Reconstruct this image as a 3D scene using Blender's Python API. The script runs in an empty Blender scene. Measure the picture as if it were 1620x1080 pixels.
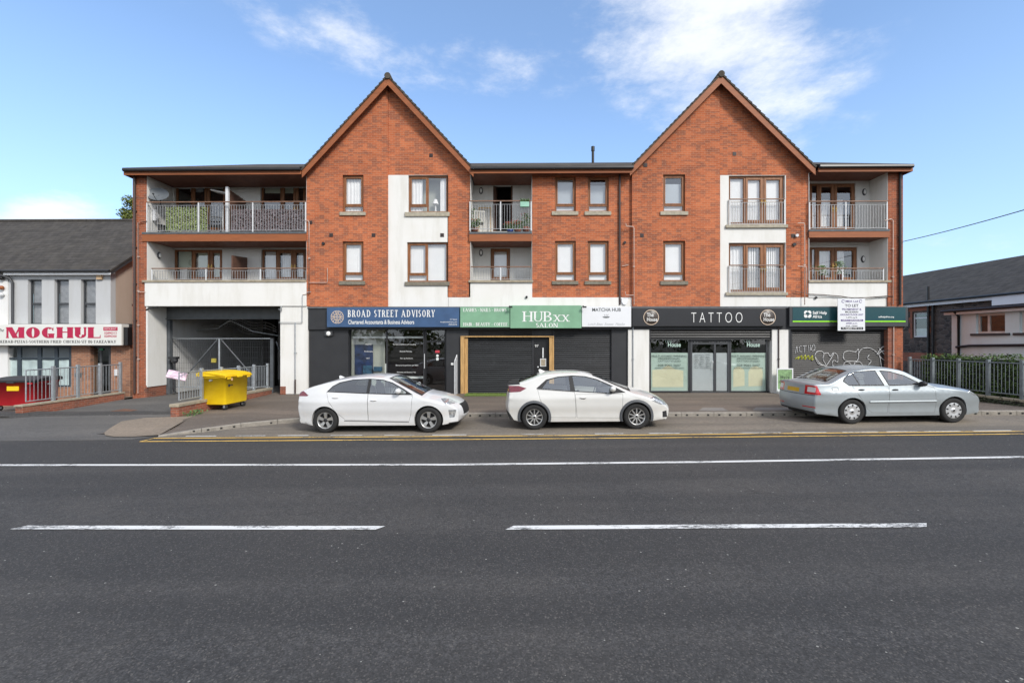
import bpy, bmesh, math, random
from mathutils import Vector, Matrix
from mathutils.geometry import delaunay_2d_cdt
R = math.radians
random.seed(7)
sc = bpy.context.scene
COL = sc.collection
# ------------------------------------------------------------------ camera
FPX, CX, CY, EYE, YAW = 720.0, 810.0, 540.0, 2.28, 0.0127
cd = bpy.data.cameras.new("camera"); cam = bpy.data.objects.new("camera", cd); COL.objects.link(cam)
cam.location = (0, 0, EYE); cam.rotation_euler = (R(90), 0, YAW)
cd.sensor_width = 36; cd.lens = 36*FPX/1620; cd.clip_start = .1; cd.clip_end = 2000
sc.camera = cam
FWD = Vector((-math.sin(YAW), math.cos(YAW), 0)); RGT = Vector((math.cos(YAW), math.sin(YAW), 0)); UP = Vector((0, 0, 1))
def ray(px, py): return FWD + RGT*((px-CX)/FPX) + UP*((CY-py)/FPX)
def at(px, py, Y):                      # measured photo pixel -> point on the plane Y
    d = ray(px, py); t = Y/d.y
    return Vector((d.x*t, Y, EYE+d.z*t))
def rect(px0, py0, px1, py1, Y):        # -> x0, x1, z0, z1
    a = at(px0, (py0+py1)/2, Y); b = at(px1, (py0+py1)/2, Y); pm = (px0+px1)/2
    return a.x, b.x, at(pm, py1, Y).z, at(pm, py0, Y).z
def clamp(v, a, b): return max(a, min(b, v))
def sst(a, b, x):
    t = clamp((x-a)/(b-a), 0, 1); return t*t*(3-2*t)
def zroad(x): return .016*clamp(x, -28, 28)
def ground_pt(px, py, f=zroad, add=0.0):
    d = ray(px, py); z = 0
    for _ in range(12):
        t = (EYE-z)/(-d.z); z = f(d.x*t)+add
    return Vector((d.x*t, d.y*t, z))
F = 18.46
def lerp_tab(tab, x):
    if x <= tab[0][0]: return tab[0][1]
    for (a, u), (b, v) in zip(tab, tab[1:]):
        if x <= b: return u+(v-u)*(x-a)/(b-a)
    return tab[-1][1]
ZF = [(-24, -.75), (-16.3, -.12), (-15.6, -.01), (-10.4, .1), (-8.5, .13), (0, .165), (8, .19), (16, .24), (30, .45)]
def zfront(x): return lerp_tab(ZF, x)
# ------------------------------------------------------------------ objects
ORG = {}
def tag(o, label=None, cat=None, group=None, kind=None):
    if label: o["label"] = label
    if cat: o["category"] = cat
    if group: o["group"] = group
    if kind: o["kind"] = kind
    return o
def empty(name, loc, label=None, cat=None, group=None, rz=0, parent=None):
    o = bpy.data.objects.new(name, None); COL.objects.link(o)
    o.location = loc; o.rotation_euler = (0, 0, rz); o.empty_display_size = .2
    ORG[o.name] = Vector(loc) if rz == 0 else Vector((0, 0, 0))
    if parent: o.parent = parent; o.location = Vector(loc)-ORG[parent.name]
    return tag(o, label, cat, group)
class MB:
    def __init__(s): s.v = []; s.f = []; s.m = []; s.sm = []
    def add(s, vs, fs, m=0, smooth=False):
        n = len(s.v); s.v += [Vector(v) for v in vs]
        for f in fs: s.f.append([n+i for i in f]); s.m.append(m); s.sm.append(smooth)
        return s
    def box(s, x0, x1, y0, y1, z0, z1, m=0):
        if x1 < x0: x0, x1 = x1, x0
        if y1 < y0: y0, y1 = y1, y0
        if z1 < z0: z0, z1 = z1, z0
        vs = [(x0,y0,z0),(x1,y0,z0),(x1,y1,z0),(x0,y1,z0),(x0,y0,z1),(x1,y0,z1),(x1,y1,z1),(x0,y1,z1)]
        return s.add(vs, [(0,3,2,1),(4,5,6,7),(0,1,5,4),(1,2,6,5),(2,3,7,6),(3,0,4,7)], m)
    def obox(s, c, ax, ay, az, m=0):          # oriented box, half-vectors
        c = Vector(c); ax = Vector(ax); ay = Vector(ay); az = Vector(az)
        vs = [c+ax*i+ay*j+az*k for k in (-1,1) for i, j in ((-1,-1),(1,-1),(1,1),(-1,1))]
        return s.add(vs, [(0,3,2,1),(4,5,6,7),(0,1,5,4),(1,2,6,5),(2,3,7,6),(3,0,4,7)], m)
    def quad(s, a, b, c, d, m=0): return s.add([a, b, c, d], [(0,1,2,3)], m)
    def prism(s, poly, y0, y1, m=0):          # poly in (x,z) extruded along y
        n = len(poly)
        vs = [(x, y0, z) for x, z in poly]+[(x, y1, z) for x, z in poly]
        return s.add(vs, [list(range(n)), list(range(2*n-1, n-1, -1))]+[(i, i+n, (i+1) % n+n, (i+1) % n) for i in range(n)], m)
    def prismz(s, poly, z0, z1, m=0):
        n = len(poly)
        vs = [(x, y, z0) for x, y in poly]+[(x, y, z1) for x, y in poly]
        return s.add(vs, [list(range(n-1, -1, -1)), list(range(n, 2*n))]+[(i, (i+1) % n, (i+1) % n+n, i+n) for i in range(n)], m)
    def tube(s, pts, r, n=8, m=0, caps=True):
        pts = [Vector(p) for p in pts]; rings = []
        for i, p in enumerate(pts):
            t = (pts[min(i+1, len(pts)-1)]-pts[max(i-1, 0)]).normalized()
            u = t.cross(Vector((0, 0, 1)))
            if u.length < 1e-3: u = t.cross(Vector((0, 1, 0)))
            u.normalize(); w = t.cross(u)
            rr = r[i] if isinstance(r, (list, tuple)) else r
            rings.append([p+u*rr*math.cos(2*math.pi*k/n)+w*rr*math.sin(2*math.pi*k/n) for k in range(n)])
        vs = [v for q in rings for v in q]; fs = []
        for i in range(len(pts)-1):
            for k in range(n): fs.append((i*n+k, i*n+(k+1) % n, (i+1)*n+(k+1) % n, (i+1)*n+k))
        s.add(vs, fs, m, True)
        if caps:
            s.add(rings[0], [list(range(n))], m); s.add(rings[-1], [list(range(n-1, -1, -1))], m)
        return s
    def lathe(s, prof, c, axis='y', n=32, m=0):   # prof: (r, h) ; axis through c
        c = Vector(c); vs = []
        for r, h in prof:
            for k in range(n):
                a = 2*math.pi*k/n; p, q = r*math.cos(a), r*math.sin(a)
                vs.append(c+Vector((p, h, q) if axis == 'y' else ((h, p, q) if axis == 'x' else (p, q, h))))
        fs = [(i*n+k, i*n+(k+1) % n, (i+1)*n+(k+1) % n, (i+1)*n+k) for i in range(len(prof)-1) for k in range(n)]
        return s.add(vs, fs, m, True)
    def ball(s, c, rx, ry, rz, n=12, m=0):
        vs = []; h = n//2
        for i in range(h+1):
            t = math.pi*i/h
            for k in range(n):
                a = 2*math.pi*k/n
                vs.append((c[0]+rx*math.sin(t)*math.cos(a), c[1]+ry*math.sin(t)*math.sin(a), c[2]+rz*math.cos(t)))
        return s.add(vs, [(i*n+k, (i+1)*n+k, (i+1)*n+(k+1) % n, i*n+(k+1) % n) for i in range(h) for k in range(n)], m, True)
    def build(s, name, mats, parent=None, bevel=0, recalc=True, origin=None):
        if not isinstance(mats, (list, tuple)): mats = [mats]
        me = bpy.data.meshes.new(name)
        if parent is not None: o0 = ORG.get(parent.name, Vector((0, 0, 0)))
        elif origin is not None: o0 = Vector(origin)
        else:
            xs = [v.x for v in s.v]; ys = [v.y for v in s.v]; zs = [v.z for v in s.v]
            o0 = Vector(((min(xs)+max(xs))/2, (min(ys)+max(ys))/2, min(zs)))
        me.from_pydata([v-o0 for v in s.v], [], s.f)
        for mt in mats: me.materials.append(mt)
        me.polygons.foreach_set("material_index", s.m); me.polygons.foreach_set("use_smooth", s.sm)
        if recalc:
            bm = bmesh.new(); bm.from_mesh(me); bmesh.ops.recalc_face_normals(bm, faces=bm.faces); bm.to_mesh(me); bm.free()
        o = bpy.data.objects.new(name, me); COL.objects.link(o)
        if parent is not None: o.parent = parent; ORG[o.name] = o0
        else: o.location = o0; ORG[o.name] = o0
        if bevel:
            b = o.modifiers.new("bevel", 'BEVEL'); b.width = bevel; b.segments = 2; b.limit_method = 'ANGLE'; b.angle_limit = R(40)
        return o
def inpoly(p, poly):
    x, y = p; c = False; n = len(poly)
    for i in range(n):
        x0, y0 = poly[i]; x1, y1 = poly[(i+1) % n]
        if (y0 > y) != (y1 > y) and x < (x1-x0)*(y-y0)/(y1-y0)+x0: c = not c
    return c
def cdt(poly, holes=(), grid=0, margin=.3):
    pts = [Vector(p) for p in poly]; n = len(pts)
    edges = [(i, (i+1) % n) for i in range(n)]
    for h in holes:
        k = len(pts); pts += [Vector(p) for p in h]; edges += [(k+i, k+(i+1) % len(h)) for i in range(len(h))]
    if grid:
        xs = [p[0] for p in poly]; ys = [p[1] for p in poly]
        bnd = [Vector(p) for p in poly]
        x = min(xs)+grid/2; row = 0
        while x < max(xs):
            y = min(ys)+grid/2+(grid/2 if row % 2 else 0)
            while y < max(ys):
                if inpoly((x, y), poly) and min((q-Vector((x, y))).length for q in bnd) > grid*margin: pts.append(Vector((x, y)))
                y += grid
            x += grid; row += 1
    v, e, f = delaunay_2d_cdt(pts, edges, [list(range(n))], 1, 1e-5)[:3]
    out = []
    for t in f:
        c = sum((v[i] for i in t), Vector((0, 0)))/len(t)
        if not any(inpoly(c, h) for h in holes): out.append(list(t))
    return v, out
def wall(name, poly, holes, Y, mat, parent, thick=.3, rev=.13, revmat=None):
    """wall with its face at Y; poly (x,z); holes (x0,x1,z0,z1) get reveals"""
    hp = [[(a, c), (b, c), (b, d), (a, d)] for a, b, c, d in holes]
    v, f = cdt(poly, hp); m = MB()
    m.add([(p.x, Y, p.y) for p in v], f)
    n = len(poly)
    for i in range(n):
        (x0, z0), (x1, z1) = poly[i], poly[(i+1) % n]
        m.quad((x0, Y, z0), (x1, Y, z1), (x1, Y+thick, z1), (x0, Y+thick, z0))
    for h in hp:
        for i in range(4):
            (x0, z0), (x1, z1) = h[i], h[(i+1) % 4]
            m.quad((x0, Y, z0), (x1, Y, z1), (x1, Y+rev, z1), (x0, Y+rev, z0), 1 if revmat else 0)
    return m.build(name, [mat]+([revmat] if revmat else []), parent, recalc=False)
# ------------------------------------------------------------------ materials
def nd(nt, t, **k):
    n = nt.nodes.new(t)
    for a, b in k.items(): setattr(n, a, b)
    return n
def newmat(name):
    m = bpy.data.materials.new(name); m.use_nodes = True; nt = m.node_tree
    return m, nt, nt.nodes["Principled BSDF"], nt.links
def mixc(nt, fac, a, b, mode='MIX'):
    n = nd(nt, "ShaderNodeMix", data_type='RGBA', blend_type=mode)
    for i, v in ((0, fac), (6, a), (7, b)):
        if isinstance(v, bpy.types.NodeSocket): nt.links.new(v, n.inputs[i])
        else: n.inputs[i].default_value = v if i == 0 else (*v, 1) if len(v) == 3 else v
    return n.outputs[2]
def coords(nt, scale=(1, 1, 1), what="Object"):
    tc = nd(nt, "ShaderNodeTexCoord"); mp = nd(nt, "ShaderNodeMapping"); mp.inputs[3].default_value = scale
    nt.links.new(tc.outputs[what], mp.inputs[0]); return mp.outputs[0]
def noise(nt, vec, scale, detail=4, rough=.55):
    n = nd(nt, "ShaderNodeTexNoise"); n.inputs["Scale"].default_value = scale; n.inputs["Detail"].default_value = detail
    n.inputs["Roughness"].default_value = rough; nt.links.new(vec, n.inputs["Vector"]); return n.outputs[0]
def ramp(nt, fac, stops):
    r = nd(nt, "ShaderNodeValToRGB"); el = r.color_ramp.elements
    while len(el) < len(stops): el.new(.5)
    for e, (p, c) in zip(el, stops):
        e.position = p; e.color = (c, c, c, 1) if not isinstance(c, (tuple, list)) else (*c, 1)
    nt.links.new(fac, r.inputs[0]); return r.outputs[0]
def bump(nt, h, b, strength=.3, dist=.02):
    n = nd(nt, "ShaderNodeBump"); n.inputs["Strength"].default_value = strength; n.inputs["Distance"].default_value = dist
    nt.links.new(h, n.inputs["Height"]); nt.links.new(n.outputs[0], b.inputs["Normal"])
def plain(name, c, rough=.6, var=.12, scale=6, metal=0, stretch=(1, 1, 1), coat=0, bmp=0, spec=.5, fine=0):
    m, nt, b, L = newmat(name)
    v = coords(nt, stretch); n1 = noise(nt, v, scale, 5)
    lo = tuple(x*(1-var) for x in c); hi = tuple(min(1, x*(1+var)) for x in c)
    col = mixc(nt, ramp(nt, n1, [(.3, 0.), (.7, 1.)]), lo, hi)
    if fine:
        n2 = noise(nt, v, scale*14, 3); col = mixc(nt, fine, col, mixc(nt, ramp(nt, n2, [(.35, 0.), (.65, 1.)]), tuple(x*.55 for x in c), tuple(min(1, x*1.4) for x in c)))
    L.new(col, b.inputs["Base Color"]); b.inputs["Roughness"].default_value = rough; b.inputs["Metallic"].default_value = metal
    b.inputs["Specular IOR Level"].default_value = spec
    if coat: b.inputs["Coat Weight"].default_value = coat; b.inputs["Coat Roughness"].default_value = .03
    if bmp: bump(nt, n1, b, bmp, .01)
    return m
def brick(name, c1, c2, dark, mortar, streak=.35):
    m, nt, b, L = newmat(name)
    tc = nd(nt, "ShaderNodeTexCoord"); sp = nd(nt, "ShaderNodeSeparateXYZ"); L.new(tc.outputs["Object"], sp.inputs[0])
    ad = nd(nt, "ShaderNodeMath", operation='ADD'); L.new(sp.outputs[0], ad.inputs[0]); L.new(sp.outputs[1], ad.inputs[1])
    cb = nd(nt, "ShaderNodeCombineXYZ"); L.new(ad.outputs[0], cb.inputs[0]); L.new(sp.outputs[2], cb.inputs[1])
    bt = nd(nt, "ShaderNodeTexBrick"); L.new(cb.outputs[0], bt.inputs["Vector"])
    bt.inputs["Color1"].default_value = (*c1, 1); bt.inputs["Color2"].default_value = (*c2, 1); bt.inputs["Mortar"].default_value = (*mortar, 1)
    for k, v in (("Scale", 1), ("Mortar Size", .007), ("Mortar Smooth", .3), ("Bias", 0), ("Brick Width", .225), ("Row Height", .075)): bt.inputs[k].default_value = v
    # burnt bricks: brick-sized cells, clustered into horizontal streaks
    mp = nd(nt, "ShaderNodeMapping"); mp.inputs[3].default_value = (1/.225*1.15, 1/.075, 1); L.new(cb.outputs[0], mp.inputs[0])
    vo = nd(nt, "ShaderNodeTexVoronoi", feature='F1', distance='CHEBYCHEV'); vo.inputs["Scale"].default_value = 1; vo.inputs["Randomness"].default_value = .35; L.new(mp.outputs[0], vo.inputs["Vector"])
    mp2 = nd(nt, "ShaderNodeMapping"); mp2.inputs[3].default_value = (2.2, 5.5, 1); L.new(cb.outputs[0], mp2.inputs[0])
    n = noise(nt, mp2.outputs[0], 1, 4, .6)
    sv = nd(nt, "ShaderNodeSeparateColor"); L.new(vo.outputs["Color"], sv.inputs[0])
    mu = nd(nt, "ShaderNodeMath", operation='MULTIPLY'); L.new(sv.outputs[0], mu.inputs[0]); L.new(n, mu.inputs[1])
    fac = ramp(nt, mu.outputs[0], [(streak, 0.), (streak+.12, .85)])
    burnt = mixc(nt, sv.outputs[1], dark, tuple((a+d)/2 for a, d in zip(c1, dark)))
    nm = nd(nt, "ShaderNodeMath", operation='SUBTRACT'); nm.inputs[0].default_value = 1; L.new(bt.outputs["Fac"], nm.inputs[1])
    f2 = nd(nt, "ShaderNodeMath", operation='MULTIPLY'); L.new(fac, f2.inputs[0]); L.new(nm.outputs[0], f2.inputs[1])
    col = mixc(nt, f2.outputs[0], bt.outputs["Color"], burnt)
    big = noise(nt, coords(nt), .7, 5)
    col = mixc(nt, .30, col, mixc(nt, ramp(nt, big, [(.3, 0.), (.7, 1.)]), tuple(x*.6 for x in c1), tuple(x*1.3 for x in c2)))
    L.new(col, b.inputs["Base Color"]); b.inputs["Roughness"].default_value = .9; b.inputs["Specular IOR Level"].default_value = .2
    bump(nt, nm.outputs[0], b, .35, .01)
    return m
def render_wall(name, c, grime=.35):
    m, nt, b, L = newmat(name); v = coords(nt, (2.2, 2.2, .35)); n = noise(nt, v, 1.2, 6, .65)
    v2 = coords(nt); n2 = noise(nt, v2, 1.1, 5)
    col = mixc(nt, ramp(nt, n, [(.47, 0.), (.8, grime)]), c, tuple(x*k for x, k in zip(c, (.62, .60, .52))))
    col = mixc(nt, ramp(nt, n2, [(.45, 0.), (.75, .22)]), col, tuple(x*k for x, k in zip(c, (.8, .77, .68))))
    L.new(col, b.inputs["Base Color"]); b.inputs["Roughness"].default_value = .85; b.inputs["Specular IOR Level"].default_value = .2
    bump(nt, noise(nt, v2, 90, 3), b, .12, .004)
    return m
def glass(name, tint=(.8, .85, .85), refl=.22, rough=.01, wav=.0):
    m = bpy.data.materials.new(name); m.use_nodes = True; nt = m.node_tree; nt.nodes.clear(); L = nt.links
    out = nd(nt, "ShaderNodeOutputMaterial"); mx = nd(nt, "ShaderNodeMixShader"); tr = nd(nt, "ShaderNodeBsdfTransparent"); gl = nd(nt, "ShaderNodeBsdfGlossy")
    tr.inputs[0].default_value = (*tint, 1); gl.inputs["Roughness"].default_value = rough; gl.inputs[0].default_value = (.95, .97, 1, 1)
    lw = nd(nt, "ShaderNodeLayerWeight"); lw.inputs[0].default_value = .25
    mr = nd(nt, "ShaderNodeMapRange"); mr.inputs[3].default_value = refl; mr.inputs[4].default_value = .95
    ge = nd(nt, "ShaderNodeNewGeometry"); inv = nd(nt, "ShaderNodeMath", operation='SUBTRACT'); inv.inputs[0].default_value = 1; L.new(ge.outputs["Backfacing"], inv.inputs[1])
    ml = nd(nt, "ShaderNodeMath", operation='MULTIPLY'); L.new(mr.outputs[0], ml.inputs[0]); L.new(inv.outputs[0], ml.inputs[1])
    L.new(mixc(nt, ge.outputs["Backfacing"], tint, (1, 1, 1)), tr.inputs[0])
    L.new(lw.outputs["Fresnel"], mr.inputs[0]); L.new(ml.outputs[0], mx.inputs[0]); L.new(tr.outputs[0], mx.inputs[1]); L.new(gl.outputs[0], mx.inputs[2])
    if wav:
        bp = nd(nt, "ShaderNodeBump"); bp.inputs["Strength"].default_value = wav; bp.inputs["Distance"].default_value = .02
        L.new(noise(nt, coords(nt), 1.3, 2), bp.inputs["Height"]); L.new(bp.outputs[0], gl.inputs["Normal"])
    L.new(mx.outputs[0], out.inputs[0]); return m
def tiles(name, c, course=.30, w=.28, axis='y'):
    m, nt, b, L = newmat(name)
    tc = nd(nt, "ShaderNodeTexCoord"); sp = nd(nt, "ShaderNodeSeparateXYZ"); L.new(tc.outputs["Object"], sp.inputs[0])
    cb = nd(nt, "ShaderNodeCombineXYZ"); L.new(sp.outputs[0 if axis == 'y' else 1], cb.inputs[0]); L.new(sp.outputs[2], cb.inputs[1])
    bt = nd(nt, "ShaderNodeTexBrick"); L.new(cb.outputs[0], bt.inputs["Vector"])
    bt.inputs["Color1"].default_value = (*[x*.75 for x in c], 1); bt.inputs["Color2"].default_value = (*[x*1.3 for x in c], 1); bt.inputs["Mortar"].default_value = (*[x*.35 for x in c], 1)
    for k, v in (("Scale", 1), ("Mortar Size", .008), ("Mortar Smooth", .2), ("Brick Width", w), ("Row Height", course*.6)): bt.inputs[k].default_value = v
    n = noise(nt, coords(nt), 1.6, 6, .65)
    col = mixc(nt, ramp(nt, n, [(.45, 0.), (.75, .55)]), bt.outputs["Color"], tuple(x*k for x, k in zip(c, (1.7, 1.65, 1.45))))
    n2 = noise(nt, coords(nt, (1, 1, 7)), 3, 4); col = mixc(nt, .3, col, mixc(nt, n2, tuple(x*.4 for x in c), tuple(x*1.7 for x in c)))
    L.new(col, b.inputs["Base Color"]); b.inputs["Roughness"].default_value = .9; b.inputs["Specular IOR Level"].default_value = .12
    bump(nt, bt.outputs["Fac"], b, -.5, .015); return m
def asphalt(name, c, speck=.5, patch=.25, wear=0):
    m, nt, b, L = newmat(name); v = coords(nt)
    a = noise(nt, v, 48, 4, .8); g = noise(nt, v, 13, 4, .7); p = noise(nt, v, .45, 5, .6); q = noise(nt, coords(nt, (.06, 1.1, 1)), 1, 3)
    col = mixc(nt, ramp(nt, a, [(.32, 0.), (.68, 1.)]), tuple(x*(1-speck) for x in c), tuple(x*(1+speck*1.3) for x in c))
    col = mixc(nt, ramp(nt, g, [(.36, .6), (.58, 0.)]), col, tuple(x*.5 for x in c))
    col = mixc(nt, ramp(nt, p, [(.35, 0.), (.7, patch*2)]), col, mixc(nt, .5, col, tuple(min(1, x*k) for x, k in zip(c, (1.9, 1.75, 1.55)))))
    col = mixc(nt, ramp(nt, q, [(.42, patch*1.4), (.6, 0.)]), col, tuple(x*.68 for x in c))
    va = nd(nt, "ShaderNodeTexVoronoi"); va.inputs["Scale"].default_value = 85; L.new(v, va.inputs["Vector"])
    sa = nd(nt, "ShaderNodeSeparateColor"); L.new(va.outputs["Color"], sa.inputs[0])
    col = mixc(nt, ramp(nt, sa.outputs[0], [(.45, 0.), (.6, speck*.55)]), col, tuple(x*.42 for x in c))
    col = mixc(nt, ramp(nt, sa.outputs[1], [(.84, 0.), (1., speck*.62)]), col, tuple(min(1, x*k) for x, k in zip(c, (3.2, 3.0, 2.7))))
    vo = nd(nt, "ShaderNodeTexVoronoi"); vo.inputs["Scale"].default_value = 9; L.new(v, vo.inputs["Vector"])
    sv = nd(nt, "ShaderNodeSeparateColor"); L.new(vo.outputs["Color"], sv.inputs[0])
    s1 = nd(nt, "ShaderNodeMath", operation='GREATER_THAN'); L.new(sv.outputs[0], s1.inputs[0]); s1.inputs[1].default_value = .80
    s2 = nd(nt, "ShaderNodeMath", operation='LESS_THAN'); L.new(vo.outputs["Distance"], s2.inputs[0]); s2.inputs[1].default_value = .085
    s3 = nd(nt, "ShaderNodeMath", operation='MULTIPLY'); L.new(s1.outputs[0], s3.inputs[0]); L.new(s2.outputs[0], s3.inputs[1])
    col = mixc(nt, s3.outputs[0], col, (.33, .32, .29))
    # fine cracks
    dn = mixc(nt, .35, v, noise(nt, v, 2.5, 4)) if False else v
    vc = nd(nt, "ShaderNodeTexVoronoi", feature='DISTANCE_TO_EDGE'); vc.inputs["Scale"].default_value = .22
    nn = nd(nt, "ShaderNodeTexNoise"); nn.inputs["Scale"].default_value = 1.7; nn.inputs["Detail"].default_value = 5; L.new(v, nn.inputs["Vector"])
    mxv = nd(nt, "ShaderNodeVectorMath", operation='SCALE'); mxv.inputs[3].default_value = .9; L.new(nn.outputs["Color"], mxv.inputs[0])
    av = nd(nt, "ShaderNodeVectorMath", operation='ADD'); L.new(v, av.inputs[0]); L.new(mxv.outputs[0], av.inputs[1]); L.new(av.outputs[0], vc.inputs["Vector"])
    cr = ramp(nt, vc.outputs["Distance"], [(.0, .55), (.0022, 0.)])
    cm = nd(nt, "ShaderNodeMath", operation='MULTIPLY'); L.new(cr, cm.inputs[0]); L.new(ramp(nt, p, [(.5, 0.), (.6, 1.)]), cm.inputs[1])
    col = mixc(nt, cm.outputs[0], col, tuple(x*.35 for x in c))
    L.new(col, b.inputs["Base Color"]); b.inputs["Roughness"].default_value = .85; b.inputs["Specular IOR Level"].default_value = .35
    bump(nt, a, b, .5, .012); return m
def paint_line(name, c, worn=.45):
    m, nt, b, L = newmat(name); v = coords(nt, (.35, 1.6, 1)); n = noise(nt, v, 42, 4, .75); n2 = noise(nt, coords(nt, (.6, 3, 1)), 1.6, 5, .65)
    mul = nd(nt, "ShaderNodeMath", operation='MULTIPLY'); L.new(n, mul.inputs[0]); L.new(n2, mul.inputs[1])
    fac = ramp(nt, mul.outputs[0], [(worn*.62, 0.), (worn*.62+.03, .9)])
    L.new(mixc(nt, fac, c, (.07, .07, .07)), b.inputs["Base Color"]); b.inputs["Roughness"].default_value = .7
    return m
def foliage(name, a, bcol, scale=3):
    m, nt, b, L = newmat(name)
    oi = nd(nt, "ShaderNodeNewGeometry"); n = noise(nt, coords(nt), scale, 3)
    mu = nd(nt, "ShaderNodeMath", operation='MULTIPLY_ADD'); L.new(oi.outputs["Random Per Island"], mu.inputs[0]); mu.inputs[1].default_value = .6; L.new(n, mu.inputs[2])
    L.new(mixc(nt, ramp(nt, mu.outputs[0], [(.4, 0.), (1., 1.)]), a, bcol), b.inputs["Base Color"])
    b.inputs["Roughness"].default_value = .6; b.inputs["Subsurface Weight"].default_value = 0
    return m
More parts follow.
